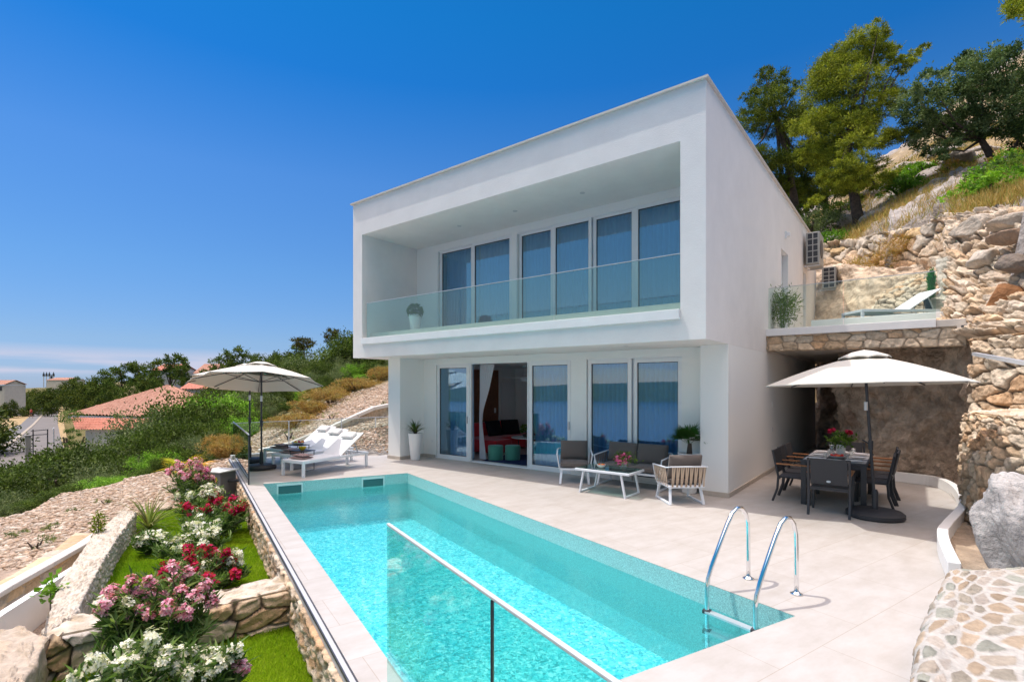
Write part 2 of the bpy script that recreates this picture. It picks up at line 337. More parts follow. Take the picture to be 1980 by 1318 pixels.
def sheet(name, rows, mode, mat, cell=(.35, .2), res=.03, depth=.08, pal=PAL_WARM, joint=(.30, .24, .18), seed=0, flip=False, rough=.25,
          gap=.12, skirt=.35, parent=None, linear=False, jit=.9, bigamp=0, tiltc=.35, mortar=None, edge_rag=0, crack=.2, thr=0.):
    rows = [[np.asarray(p, float) for p in r] for r in rows]
    wlen = np.mean([sum(np.linalg.norm(r[i+1]-r[i]) for i in range(len(r)-1)) for r in rows])
    hlen = np.mean([sum(np.linalg.norm(rows[j+1][k]-rows[j][k]) for j in range(len(rows)-1)) for k in (0, -1)])
    nu = max(4, int(wlen/res)); nv = max(4, int(hlen/res)); nu = min(nu, 620); nv = min(nv, 420)
    tu = np.linspace(0, 1, nu); tv = np.linspace(0, 1, nv)
    def lin(P, t):
        P = np.asarray(P); u = t*(len(P)-1); i = np.clip(np.floor(u).astype(int), 0, len(P)-2); f = (u-i)[:, None]; return P[i]*(1-f)+P[i+1]*f
    ip = lin if linear else catmull
    rr = np.stack([ip(r, tu) for r in rows])            # rows x nu x 3
    G = np.stack([ip(rr[:, k], tv) for k in range(nu)], 1)   # nv x nu x 3
    du = np.gradient(G, axis=1); dv = np.gradient(G, axis=0); Nn = np.cross(du, dv); Nn /= np.linalg.norm(Nn, axis=2, keepdims=True)+1e-9
    flip = bool((Nn*(CAM-G)).sum(2).mean() < 0)
    if flip: Nn = -Nn
    UU, VV = np.meshgrid(tu*wlen, tv*hlen)
    pal = np.array(pal)
    if mode == 'stone':
        wu = UU/cell[0]+(fbm(UU*2.5, VV*2.5, seed+3, 3)-.5)*.5; wv = VV/cell[1]+(fbm(UU*2.5, VV*2.5, seed+9, 3)-.5)*.5
        wu = wu+.5*(np.floor(wv) % 2)*0
        f1, f2, hid, cx_, cy_ = worley(wu, wv, seed, jit)
        e = np.clip((f2-f1-thr)/gap, 0, 1); e = e*e*(3-2*e)
        bulge = np.clip(1-(f1/.8)**2, 0, 1)
        t1 = (np.modf(hid*37.7)[0]-.5); t2 = (np.modf(hid*91.3)[0]-.5)
        h = depth*(e*(.74+.08*bulge+.45*(np.modf(hid*13.1)[0]-.5)+tiltc*(t1*cx_+t2*cy_)*2) ) + (fbm(UU*14, VV*14, seed+4, 4)-.5)*depth*rough
        g1, g2, gid, gx, gy = worley(wu*2.7+3, wv*2.2+7, seed+2, .95)
        h = h+depth*.30*e*((gid-.5)*.7+(np.modf(gid*31.)[0]-.5)*gx*1.6+(np.modf(gid*77.)[0]-.5)*gy*1.6)
        c = pal[(hid*997).astype(int) % len(pal)]*(.8+.4*np.modf(hid*51.7)[0])[..., None]
        jc = np.array(joint); c = c*e[..., None]+jc*(1-e[..., None])
        if mortar is not None: h = np.maximum(h, depth*mortar)
    else:
        b = fbm(UU*.9, VV*1.1, seed, 6, 2.1, .55); rdg = 1-np.abs(2*fbm(UU*1.3+5, VV*1.8, seed+2, 5)-1)
        f1, f2, hid, _, _ = worley(UU/cell[0]+fbm(UU*2, VV*2, seed+5, 3), VV/cell[1]+fbm(UU*2, VV*2, seed+6, 3), seed, 1.)
        h = depth*(b-.5)*2+depth*.5*(rdg-.6)+depth*crack*1.6*(hid-.5)*np.clip((f2-f1)/.35, 0, 1)-depth*crack*.5*(1-np.clip((f2-f1)/.10, 0, 1))+depth*.22*(fbm(UU*6, VV*6+3, seed+8, 5)-.5)
        k = fbm(UU*.8+9, VV*.8, seed+21, 5)*1.5-.25; k = np.clip(k+(hid-.5)*.25, 0, .999)*(len(pal)-1); i0 = k.astype(int)
        c = pal[i0]*(1-(k-i0))[..., None]+pal[i0+1]*(k-i0)[..., None]
    if bigamp: h = h+bigamp*(fbm(UU*.6, VV*.6, seed+33, 4)-.5)*2
    P = G+Nn*h[..., None]
    if edge_rag:
        P[-1, :, 2] += (fbm(tu*wlen*3, tu*0, seed+7, 3)-.5)*edge_rag; 
    V = P.reshape(-1, 3); C = c.reshape(-1, 3)
    idx = np.arange(nu*nv).reshape(nv, nu)
    q = np.stack([idx[:-1, :-1], idx[:-1, 1:], idx[1:, 1:], idx[1:, :-1]], -1).reshape(-1, 4)
    if flip: q = q[:, ::-1]
    if skirt:
        loop = np.concatenate([idx[0, :-1], idx[:-1, -1], idx[-1, :0:-1], idx[:0:-1, 0]])
        NV = len(V); V = np.concatenate([V, V[loop]-Nn.reshape(-1, 3)[loop]*skirt]); C = np.concatenate([C, C[loop]])
        m_ = len(loop); k = np.arange(m_); k2 = (k+1) % m_
        sq = np.stack([loop[k2], loop[k], NV+k, NV+k2], -1)
        if flip: sq = sq[:, ::-1]
        q = np.concatenate([q, sq])
    return npmesh(name, V, q, mat, parent, C)
def boulder(name, c, r, mat, col, seed=0, parent=None, sub=4, rough=.25, flat=0):
    bm = bmesh.new(); bmesh.ops.create_icosphere(bm, subdivisions=sub, radius=1)
    V = np.array([v.co[:] for v in bm.verts]); Fc = np.array([[v.index for v in f.verts] for f in bm.faces]); bm.free()
    rg = np.random.default_rng(seed); 
    for _ in range(14):
        n = rg.normal(size=3); n /= np.linalg.norm(n); d = V@n; k = rg.uniform(.62, .92); V = np.where((d > k)[:, None], V-n*((d-k)*.88)[:, None], V)
    dsp = 1+rough*(fbm(V[:, 0]*2+V[:, 2]*1.3+9, V[:, 1]*2-V[:, 2]+4, seed, 5)-.5)
    dsp = dsp*(1+.05*(fbm(V[:, 0]*9+V[:, 2]*4, V[:, 1]*9-V[:, 2]*5, seed+3, 5)-.5)*min(2., rough*5))
    V = V*dsp[:, None]*np.array(r)+np.array(c)
    t = fbm(V[:, 0]*1.5/max(r)+3, V[:, 2]*1.5/max(r)+V[:, 1], seed+5, 4)[:, None]
    col = np.array(col)
    C = col[0]*(1-t)+col[1]*t if col.ndim == 2 else np.tile(col, (len(V), 1))
    return npmesh(name, V, Fc, mat, parent, C)
# ------------------------------------------------------------------ foliage
def unit(n, rg):
    v = rg.normal(size=(n, 3)); return v/np.linalg.norm(v, axis=1, keepdims=True)
def cards(P, D, Ln, W, C, rg, bend=.25):
    n = len(P); D = D/ (np.linalg.norm(D, axis=1, keepdims=True)+1e-9); r = unit(n, rg); S = np.cross(D, r); S /= np.linalg.norm(S, axis=1, keepdims=True)+1e-9
    U = np.cross(S, D); Ln = np.broadcast_to(Ln, (n,))[:, None]; W = np.broadcast_to(W, (n,))[:, None]
    mid = P+D*Ln*.5+U*Ln*bend*.3; tip = P+D*Ln-U*Ln*bend*.3
    V = np.stack([P, mid+S*W*.5, tip, mid-S*W*.5], 1).reshape(-1, 3)
    q = np.arange(4*n).reshape(n, 4); return V, q, np.repeat(C, 4, axis=0)
def crown_pts(blobs, n, rg, clump=.28, per=45, shell=.55):
    vol = np.array([b[1][0]*b[1][1]*b[1][2] for b in blobs])**.67; vol /= vol.sum(); PP = []; CC = []; DD = []
    for (c, r), v in zip(blobs, vol):
        m = max(1, int(n*v/per)); u = unit(m, rg); rad = rg.uniform(shell, 1, m)**.6
        cc = u*rad[:, None]; k = max(4, per)
        pts = np.repeat(cc, k, 0)+rg.normal(size=(m*k, 3))*clump*.5*np.repeat(rg.uniform(.6, 1.3, m), k)[:, None]
        P = np.array(c)+pts*np.array(r); PP.append(P); CC.append(np.repeat(rg.uniform(0, 1, m), k)); DD.append(pts)
    return np.concatenate(PP), np.concatenate(CC), np.concatenate(DD)
def foliage(name, blobs, n, cols, leafL, leafW, mat, parent, seed=0, clump=.28, per=45, shell=.5, outw=.6, upw=.3):
    rg = np.random.default_rng(seed); P, t, D = crown_pts(blobs, n, rg, clump, per, shell)
    d = unit(len(P), rg)+D*outw+np.array([0, 0, upw]); cols = np.array(cols)
    k = np.clip(t+rg.normal(size=len(P))*.12, 0, .999)*(len(cols)-1); i = k.astype(int); f = (k-i)[:, None]
    C = (cols[i]*(1-f)+cols[np.minimum(i+1, len(cols)-1)]*f)*rg.uniform(.75, 1.25, len(P))[:, None]
    V, q, C = cards(P, d, leafL*rg.uniform(.6, 1.3, len(P)), leafW*rg.uniform(.7, 1.3, len(P)), C, rg)
    return npmesh(name, V, q, mat, parent, C)
PINE = [(.10, .13, .018), (.22, .25, .025), (.38, .40, .04), (.29, .33, .03)]
PINED = [(0.031, 0.063, 0.017), (0.07, 0.119, 0.025), (0.126, 0.182, 0.035)]
OLIVE = [(0.063, 0.105, 0.042), (0.112, 0.175, 0.063), (0.196, 0.266, 0.112)]
BUSH = [(0.056, 0.112, 0.025), (0.112, 0.196, 0.039), (0.182, 0.266, 0.049)]
LIME = [(0.112, 0.238, 0.028), (0.196, 0.378, 0.035), (0.28, 0.476, 0.056)]
DRY = [(.30, .17, .06), (.42, .27, .10), (.35, .30, .12)]
GREY = [(.09, .125, .05), (.155, .20, .085), (.24, .28, .13)]
# ================================================================== SETTING
from mathutils.geometry import tessellate_polygon
def slab_with_hole(name, outer, hole, z, th, mat, parent=None):
    loops = [[Vector((*p, 0)) for p in outer], [Vector((*p, 0)) for p in hole]] if hole else [[Vector((*p, 0)) for p in outer]]
    tris = tessellate_polygon(loops); pts = [v for lp in loops for v in lp]; n = len(pts)
    m = MB(); fs = []
    for t in tris:
        a, b, c = [pts[i] for i in t]
        t = tuple(t) if (b-a).cross(c-a).z > 0 else tuple(t)[::-1]
        fs.append(t); fs.append(tuple(i+n for i in t)[::-1])
    k = 0
    for lp in loops:
        m_ = len(lp)
        for i in range(m_): fs.append((k+i, k+(i+1) % m_, n+k+(i+1) % m_, n+k+i))
        k += m_
    m.add([(p.x, p.y, z) for p in pts]+[(p.x, p.y, z-th) for p in pts], fs)
    return m.build(name, mat, parent)
PD = np.array([.948, -.318]); PD /= np.linalg.norm(PD); PN = np.array([-PD[1], PD[0]]); PANG = math.atan2(PD[1], PD[0])
def tilemat():
    m, N, L, o = newmat('limestone_tiles'); b = N.new('ShaderNodeBsdfPrincipled'); L.new(b.outputs[0], o.inputs[0]); b.inputs['Roughness'].default_value = .5
    b.inputs['Specular IOR Level'].default_value = .3
    tcn = N.new('ShaderNodeTexCoord'); mpn = N.new('ShaderNodeMapping'); L.new(tcn.outputs['Object'], mpn.inputs[0]); mpn.inputs['Rotation'].default_value = (0, 0, -PANG+R(90))
    mpn.inputs['Location'].default_value = (.1, .08, 0)
    br = N.new('ShaderNodeTexBrick'); br.inputs['Scale'].default_value = 1; br.inputs['Brick Width'].default_value = 1.2; br.inputs['Row Height'].default_value = .6
    br.inputs['Mortar Size'].default_value = .003; br.inputs['Mortar Smooth'].default_value = .1
    br.inputs['Color1'].default_value = (.475, .452, .428, 1); br.inputs['Color2'].default_value = (.450, .424, .398, 1); br.inputs['Mortar'].default_value = (.37, .32, .27, 1)
    L.new(mpn.outputs[0], br.inputs[0])
    mp2 = N.new('ShaderNodeMapping'); L.new(mpn.outputs[0], mp2.inputs[0]); mp2.inputs['Scale'].default_value = (1.3, 2.6, 1)
    n = N.new('ShaderNodeTexNoise'); n.inputs['Scale'].default_value = 1.6; n.inputs['Detail'].default_value = 9; n.inputs['Roughness'].default_value = .7; L.new(mp2.outputs[0], n.inputs['Vector'])
    cr = N.new('ShaderNodeValToRGB'); cr.color_ramp.elements[0].position = .3; cr.color_ramp.elements[0].color = (.84, .81, .77, 1); cr.color_ramp.elements[1].position = .62; cr.color_ramp.elements[1].color = (1, 1, 1, 1)
    L.new(n.outputs[0], cr.inputs[0]); mx = N.new('ShaderNodeMixRGB'); mx.blend_type = 'MULTIPLY'; mx.inputs[0].default_value = 1; L.new(br.outputs[0], mx.inputs[1]); L.new(cr.outputs[0], mx.inputs[2])
    L.new(mx.outputs[0], b.inputs['Base Color']); return m
M['tile'] = tilemat()
def Lc(x): return -6.17-(x+4.01)*.3653
P_FL, P_FR, P_NR, P_NL = (-7.85, -4.44), (-6.53, -1.77), (1.78, -4.56), (.515, -7.544)
outer = [(-12.1, Lc(-12.1)), (3.4, Lc(3.4)), (3.4, 3.4), (2.2, 4.2), (1.5, 5.4), (1.4, 9.5), (0, 9.5), (0, 10.7), (-9.3, 10.7), (-9.6, 5), (-11.0, 1.9)]
tag(slab_with_hole('pool_deck', outer, [P_FL, P_FR, P_NR, P_NL], 0, .12, M['tile']), kind='structure')
# ---- pool basin
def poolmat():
    m, N, L, o = newmat('pool_mosaic_caustics'); b = N.new('ShaderNodeBsdfPrincipled'); L.new(b.outputs[0], o.inputs[0]); b.inputs['Roughness'].default_value = .35
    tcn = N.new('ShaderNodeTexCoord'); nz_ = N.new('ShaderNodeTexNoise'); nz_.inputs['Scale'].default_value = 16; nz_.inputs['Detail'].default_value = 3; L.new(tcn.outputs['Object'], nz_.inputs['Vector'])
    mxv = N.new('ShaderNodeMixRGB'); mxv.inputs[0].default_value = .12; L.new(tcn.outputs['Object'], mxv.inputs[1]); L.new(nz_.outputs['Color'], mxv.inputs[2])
    v = N.new('ShaderNodeTexVoronoi'); v.inputs['Scale'].default_value = 36; L.new(mxv.outputs[0], v.inputs['Vector'])  # wavy light and dark cells paint ripple caustics into the mosaic colour
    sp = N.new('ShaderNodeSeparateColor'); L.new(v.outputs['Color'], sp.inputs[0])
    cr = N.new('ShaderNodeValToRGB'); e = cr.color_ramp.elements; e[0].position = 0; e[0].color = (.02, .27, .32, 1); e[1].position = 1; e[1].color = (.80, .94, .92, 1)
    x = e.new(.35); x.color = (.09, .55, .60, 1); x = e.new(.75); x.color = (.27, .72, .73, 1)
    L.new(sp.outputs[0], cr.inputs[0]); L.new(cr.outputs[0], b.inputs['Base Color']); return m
def mosaicwall():
    return pm('mosaic_wall', (.34, .62, .60), .4, var=.35, scale=95, detail=1)
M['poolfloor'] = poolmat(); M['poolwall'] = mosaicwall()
ZW = -.23; ZF = -1.0
poolthing = thing('swimming_pool', 'long turquoise swimming pool with mosaic walls set into the pale stone deck', 'swimming pool', (-3, -4.6, 0))
inv = Matrix.Translation((3, 4.6, 0))
def under(o, p):
    o.parent = p; o.matrix_parent_inverse = Matrix.Translation(-Vector(p.location)); return o
pc = [P_FL, P_FR, P_NR, P_NL]
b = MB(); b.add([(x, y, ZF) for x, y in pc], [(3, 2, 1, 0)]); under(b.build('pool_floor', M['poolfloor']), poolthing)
for i in range(4):
    a, c = pc[i], pc[(i+1) % 4]; d = np.array(c)-np.array(a); d /= np.linalg.norm(d); nn = np.array([-d[1], d[0]])*.002
    b = MB(); b.add([(a[0]-nn[0], a[1]-nn[1], ZF), (c[0]-nn[0], c[1]-nn[1], ZF), (c[0]-nn[0], c[1]-nn[1], -.004), (a[0]-nn[0], a[1]-nn[1], -.004)], [(0, 1, 2, 3)])
    under(b.build('pool_wall', M['poolwall']), poolthing)
for t in (.17, .74):   # skimmers in the far wall
    a = np.array(P_FL)*(1-t)+np.array(P_FR)*t; d = np.array(P_FR)-np.array(P_FL); d /= np.linalg.norm(d); nn = np.array([d[1], -d[0]])
    mm = Matrix(((d[0], nn[0], 0), (d[1], nn[1], 0), (0, 0, 1)))
    M.setdefault('skim', pm('skimmer_frame', (.55, .72, .70), .4)); M.setdefault('skimdark', pm('skimmer_opening', (.03, .14, .14), .5))
    b = MB()
    for (dx, dz, sx, sz) in ((0, .10, .50, .035), (0, -.10, .50, .035), (-.235, 0, .03, .17), (.235, 0, .03, .17)):
        b.obox((a[0]+d[0]*dx+nn[0]*.01, a[1]+d[1]*dx+nn[1]*.01, -.155+dz), (sx, .03, sz), mm)
    s_ = under(b.build('skimmer', M['skim']), poolthing)
    b = MB(); b.obox((a[0]+nn[0]*.006, a[1]+nn[1]*.006, -.155), (.44, .006, .165), mm)
    o = b.build('skimmer_opening', M['skimdark']); o.parent = s_
def watermat():
    m, N, L, o = newmat('pool_water')
    tcn = N.new('ShaderNodeTexCoord'); n1 = N.new('ShaderNodeTexNoise'); n1.inputs['Scale'].default_value = 7.5; n1.inputs['Detail'].default_value = 4; n1.inputs['Roughness'].default_value = .55; n1.inputs['Distortion'].default_value = .6
    L.new(tcn.outputs['Object'], n1.inputs['Vector'])
    n2 = N.new('ShaderNodeTexNoise'); n2.inputs['Scale'].default_value = 1.1; n2.inputs['Detail'].default_value = 2; L.new(tcn.outputs['Object'], n2.inputs['Vector'])
    md = N.new('ShaderNodeMath'); md.operation = 'MULTIPLY'; L.new(n1.outputs[0], md.inputs[0]); L.new(n2.outputs[0], md.inputs[1])
    bp = N.new('ShaderNodeBump'); bp.inputs['Strength'].default_value = 1; bp.inputs['Distance'].default_value = .014; L.new(md.outputs[0], bp.inputs['Height'])
    t = N.new('ShaderNodeBsdfTransparent'); t.inputs[0].default_value = (.60, .93, .965, 1)
    rf = N.new('ShaderNodeBsdfRefraction'); rf.inputs['IOR'].default_value = 1.10; rf.inputs['Color'].default_value = (.60, .93, .965, 1); rf.inputs['Roughness'].default_value = 0; L.new(bp.outputs[0], rf.inputs['Normal'])
    mx0 = N.new('ShaderNodeMixShader'); mx0.inputs[0].default_value = .25; L.new(t.outputs[0], mx0.inputs[1]); L.new(rf.outputs[0], mx0.inputs[2])
    g = N.new('ShaderNodeBsdfGlossy'); g.inputs['Roughness'].default_value = .02; L.new(bp.outputs[0], g.inputs['Normal'])
    fr = N.new('ShaderNodeFresnel'); fr.inputs[0].default_value = 1.33; L.new(bp.outputs[0], fr.inputs['Normal'])
    mx = N.new('ShaderNodeMixShader'); L.new(fr.outputs[0], mx.inputs[0]); L.new(mx0.outputs[0], mx.inputs[1]); L.new(g.outputs[0], mx.inputs[2]); L.new(mx.outputs[0], o.inputs[0]); return m
M['water'] = watermat()
b = MB(); b.add([(x, y, ZW) for x, y in pc], [(3, 2, 1, 0)]); tag(b.build('pool_water', M['water']), kind='structure')
# ---- ground: polar height field round the camera
COLS = {  # px: [(depth, z)] ; entries as ('y', depth, ypix) are turned into z
 -1500: [(2, -.9), (8, -1.2), (20, -6), (60, -12), (150, -16), (700, -16)],
 -500: [(2, -.8), (8, -1.0), (14, -2.4), (24, -5), (40, -5.2), (150, -5), (700, -5)],
 0: [(2, -.75), (8, -.95), (13, -1.35), (16, -2.6), (24, -4.6), (45, -4.6), (150, -4.5), (700, -3)],
 120: [(2, -.75), (8, -.8), (12, -.95), (15, -1.15), (19, -2.8), (27, -4.4), (60, -4.4), (150, -4.0), (300, -2), (700, 0)],
 250: [(2, -.75), (8, -.72), (12, -.72), (16, -.85), (21, -2.4), (28, -4.0), (60, -4.2), (150, 0), (300, 5), (700, 8)],
 430: [(2, -.75), (10, -.72), (13, -.6), (16.5, -.35), (22, -1.2), (32, -1.8), (60, -1), (150, 3), (400, 6)],
 500: [(2, -.72), (11, -.7), (13.2, -.5), (16.5, -.1), (22, -.2), (32, -.3), (60, .2), (150, 3), (400, 8)],
 600: [(2, -.7), (12, -.6), (14.2, -.25), (18, .45), (24, 1.0), (35, 1.2), (60, 1.6), (150, 4)],
 700: [(2, -.6), (13.5, -.3), (15, .25), (20, 1.25), (26, 2.1), (60, 3.2), (150, 6)],
 752: [(2, -.6), (14, -.3), (15.6, .35), (20, 1.5), (26, 2.4), (60, 3.5), (150, 8)],
 780: [(2, -.6), (24, -.6), (25, 3), (60, 8), (150, 18)],
 1400: [(2, -.7), (21, -.6), (22, 5), (30, 8), (60, 17), (150, 30)],
 1560: [(2, -.7), (19.5, -.6), (20.0, 6.6), ('y', 24, 455), ('y', 32, 420), ('y', 60, 400), ('y', 150, 420)],
 1640: [(2, -.7), (17.5, -.6), (18.0, 6.8), ('y', 20, 455), ('y', 26, 405), ('y', 34, 365), ('y', 55, 345), ('y', 150, 420)],
 1720: [(2, -.7), (15.4, -.6), (15.9, 6.5), ('y', 17.5, 425), ('y', 23, 375), ('y', 30, 335), ('y', 48, 300), ('y', 150, 380)],
 1850: [(2, -.7), (10.6, -.6), (12.4, 5.9), ('y', 13.6, 408), ('y', 17, 365), ('y', 24, 300), ('y', 36, 235), ('y', 55, 195), ('y', 150, 330)],
 1980: [(2, -.7), (7.6, -.6), (9.2, 5.1), ('y', 10.8, 402), ('y', 14, 360), ('y', 20, 290), ('y', 34, 180), ('y', 55, 92), ('y', 150, 200)],
 2500: [(1, -.7), (5, -.6), (6.2, 4.4), (9, 6), (20, 14), (50, 36), (150, 60)],
}
cpx = np.array(sorted(COLS)); 
def colz(px_, D):
    e = [(a[1], H-(a[2]-PY)*a[1]/F) if a[0] == 'y' else a for a in COLS[px_]]
    return np.interp(D, [a[0] for a in e], [a[1] for a in e])
def gnd_z(px, D, nse=True):
    px = np.atleast_1d(np.asarray(px, float)); D = np.atleast_1d(np.asarray(D, float)); Z = np.stack([colz(p, D) for p in cpx])
    i = np.clip(np.searchsorted(cpx, px)-1, 0, len(cpx)-2); f = np.clip((px-cpx[i])/(cpx[i+1]-cpx[i]), 0, 1); k = np.arange(len(D))
    z = Z[i, k]*(1-f)+Z[i+1, k]*f
    if nse:
        amp = np.clip((D-9)*.03, 0, 1)*np.where(px > 1500, 1.3, .7)*np.clip((px > 1500)*(D-12)*.1+(px < 755)*1., 0, 1)
        wx_ = CAM[0]+D*(FW[0]+RT[0]*(px-PX)/F); wy_ = CAM[1]+D*(FW[1]+RT[1]*(px-PX)/F)
        z = z+amp*(fbm(wx_*.25, wy_*.25, 3, 5)-.5)*1.2
    return z
def ground_at(px, D): return Vector((*xyD(px, D), float(gnd_z(px, D)[0])))
gp = np.concatenate([np.linspace(-1500, -300, 14)[:-1], np.linspace(-300, 790, 170), np.linspace(800, 1480, 12), np.linspace(1500, 2100, 120), np.linspace(2150, 2500, 6)])
gd = np.concatenate([np.linspace(1.2, 8, 24)[:-1], 8*np.exp(np.linspace(0, math.log(700/8), 190))])
GP, GD = np.meshgrid(gp, gd); Z = gnd_z(GP.ravel(), GD.ravel()).reshape(GP.shape)
X = CAM[0]+GD*(FW[0]+RT[0]*(GP-PX)/F); Y = CAM[1]+GD*(FW[1]+RT[1]*(GP-PX)/F)
# fine rocky relief on the right-hand hill
rh = np.clip((GP-1540)/60, 0, 1)*np.clip((GD-13)/4, 0, 1)
f1, f2, hid, _, _ = worley(X*.9+fbm(X, Y, 5), Y*.9, 8)
rk = np.clip((fbm(X*.3, Y*.3, 41, 5)-.47)*8, 0, 1)
f1b, f2b, hidb, _, _ = worley(X*2.6+2*fbm(X, Y, 15), Y*2.6, 18)
Z = Z+rh*rk*(.30*(hid-.3)+.2*np.clip(f2-f1, 0, .5)+.22*(hidb-.3))
def _inside(x, y, poly):
    r = np.zeros(x.shape, bool); j = len(poly)-1
    for i in range(len(poly)):
        xi, yi = poly[i]; xj, yj = poly[j]; r ^= ((yi > y) != (yj > y)) & (x < (xj-xi)*(y-yi)/(yj-yi+1e-12)+xi); j = i
    return r
Z = np.where(_inside(X, Y, outer), np.minimum(Z, -1.35), Z)
V = np.stack([X, Y, Z], -1).reshape(-1, 3); nv_, nu_ = GP.shape; idx = np.arange(nv_*nu_).reshape(nv_, nu_)
q = np.stack([idx[:-1, :-1], idx[:-1, 1:], idx[1:, 1:], idx[1:, :-1]], -1).reshape(-1, 4)
g1 = fbm(X*.5, Y*.5, 70, 5)[..., None]; scree = np.array([.44, .33, .25])*(.8+.4*fbm(X*6, Y*6, 77, 3)[..., None]); veg = np.array([.10, .10, .035])*(1-g1)+np.array([.22, .17, .07])*g1
grassd = np.array([.36, .265, .15])*(.7+.6*g1); rockc = np.array([.36, .32, .29])*(.7+.6*hid[..., None])
far = np.clip((GD-15.5-np.clip((GP-520)/230, 0, 1)*8)/2.5, 0, 1)[..., None]
left = scree*(1-far)+veg*far
right = grassd*(1-rk[..., None])+rockc*rk[..., None]
rs = np.clip((GP-1400)/60, 0, 1)[..., None]
C = (left*(1-rs)+right*rs).reshape(-1, 3)
M['ground'] = pm('stony_ground', (.5, .4, .3), .95, attr=True, var=.45, scale=3.5, bump=1, bscale=7, detail=10, dist=.12, spec=.15)
tag(npmesh('hillside_ground', V, q, M['ground'], None, C, smooth=False), kind='structure')
# ---- sea and the hills across the bay (seen in the window glass)
M['sea'] = pm('sea', (.01, .09, .24), .12, bump=.5, bscale=.6, dist=.3)
b = MB(); b.add([(-1500, -1500, -18), (1500, -1500, -18), (1500, 1500, -18), (-1500, 1500, -18)], [(0, 1, 2, 3)]); tag(b.build('sea_water', M['sea']), kind='structure')
tt = np.linspace(0, 1, 120); rr_ = np.linspace(0, 1, 8); TT, RR = np.meshgrid(tt, rr_)
an = R(195)+TT*R(170); rad = 640+RR*200; hx = rad*np.cos(an); hy = rad*np.sin(an); hz = -19+np.sin(RR*math.pi*.5)*(10+22*fbm(TT*9, TT*0+3, 5, 4))
idx = np.arange(TT.size).reshape(TT.shape); q = np.stack([idx[:-1, :-1], idx[:-1, 1:], idx[1:, 1:], idx[1:, :-1]], -1).reshape(-1, 4)[:, ::-1]
M['hills'] = pm('wooded_hills', (.05, .085, .04), .95, var=.4, scale=.05)
tag(npmesh('hills', np.stack([hx, hy, hz], -1).reshape(-1, 3), q, M['hills']), kind='structure')
# ---- road with pavement and kerb
M['asphalt'] = pm('sun_bleached_asphalt', (.165, .145, .13), .9, var=.15, scale=.9, bump=.2, bscale=40)
M['pavement'] = pm('pavement_concrete', (.15, .14, .135), .9, var=.12, scale=1.2)
M['kerbstone'] = pm('kerb_stone', (.36, .30, .23), .85, var=.1, scale=2)
M['verge'] = pm('dry_verge', (.40, .28, .13), .95, var=.4, scale=2)
def strip(name, ctl, z0, mat, kind='structure', th=0.0):
    m = MB(); vs = []
    for (ypx, xl, xr) in ctl:
        D = F*(H-z0)/(ypx-PY)
        vs += [(*xyD(xl, D), z0), (*xyD(xr, D), z0)]
    fs = [(2*i, 2*i+1, 2*i+3, 2*i+2) for i in range(len(ctl)-1)]
    m.add(vs, fs); o = m.build(name, mat); return tag(o, kind=kind)
strip('verge', [(1000, -520, 90), (930, -330, 165), (880, -160, 142), (850, -80, 130), (820, -5, 124), (790, 50, 122), (781, 72, 118)], -3.995, M['verge'])
strip('pavement', [(1000, -450, -290), (930, -280, -130), (880, -120, -35), (850, -40, 25), (820, 40, 62), (800, 62, 82), (783, 85, 98)], -3.95, M['pavement'])
strip('kerb', [(1000, -290, -265), (930, -130, -112), (880, -35, -22), (850, 25, 33), (820, 62, 67), (800, 82, 85), (783, 98, 100)], -3.93, M['kerbstone'])
strip('road', [(1000, -290, 60), (930, -130, 150), (880, -35, 130), (850, 25, 118), (820, 62, 112), (800, 82, 112), (784, 98, 115)], -3.98, M['asphalt'])
# ================================================================== HOUSE
hs_ = thing('white_villa', 'white two-storey flat-roofed villa with a deep framed balcony over the pool terrace', 'house', (-4.6, 4, 0))
def hp(m, name, mat, **k): return under(m.build(name, mat, **k), hs_)
b = MB()
b.box(-9.33, -1.26, 6.0, 0, 10.75, 6.86)
b.box(-9.33, -1.26, 2.74, 0, 10.75, 3.2)
b.box(-9.33, -1.26, 3.2, -8.94, 10.75, 6.0); b.box(-.41, -1.26, 3.2, 0, 3.6, 6.0)
b.box(-.41, 3.6, 5.45, 0, 10.75, 6.0); b.box(-.41, 3.6, 3.2, 0, 4.75, 5.45); b.box(-.41, 5.65, 3.2, 0, 8.0, 5.45); b.box(-.41, 8.55, 3.2, 0, 10.75, 5.45)
b.box(-8.94, 10.4, 3.2, -.41, 10.75, 6.0)
hp(b, 'upper_walls', M['stucco'])
b = MB(); b.box(-8.94, .66, 5.82, -.41, .92, 5.998); b.box(-8.94, .66, 3.202, -8.07, .92, 5.82); b.box(-5.40, .66, 3.202, -5.24, .92, 5.82); b.box(-1.02, .66, 3.202, -.41, .92, 5.82); b.box(-8.07, .66, 3.202, -5.4, .92, 3.44); b.box(-5.24, .66, 3.202, -1.02, .92, 3.44)
hp(b, 'balcony_wall', M['plaster'])
b = MB(); b.box(-8.938, -1.0, 3.2, -.412, .66, 3.40); hp(b, 'balcony_floor', M['coping'])
b = MB()
b.box(-8.8, -.5, 0, -8.31, 10.6, 2.74)
b.box(-.49, 0, 0, 0, 10.6, 2.738)
b.box(-8.31, .36, 0, -7.82, .6, 2.738); b.box(-3.48, .36, 0, -3.08, .6, 2.738); b.box(-.96, .36, 0, -.49, .6, 2.738)
b.box(-7.82, .36, 2.58, -3.48, .6, 2.738); b.box(-3.08, .36, 2.58, -.96, .6, 2.738)
b.box(-8.31, 10.3, 0, -.49, 10.6, 2.738)
hp(b, 'ground_walls', M['plaster'])
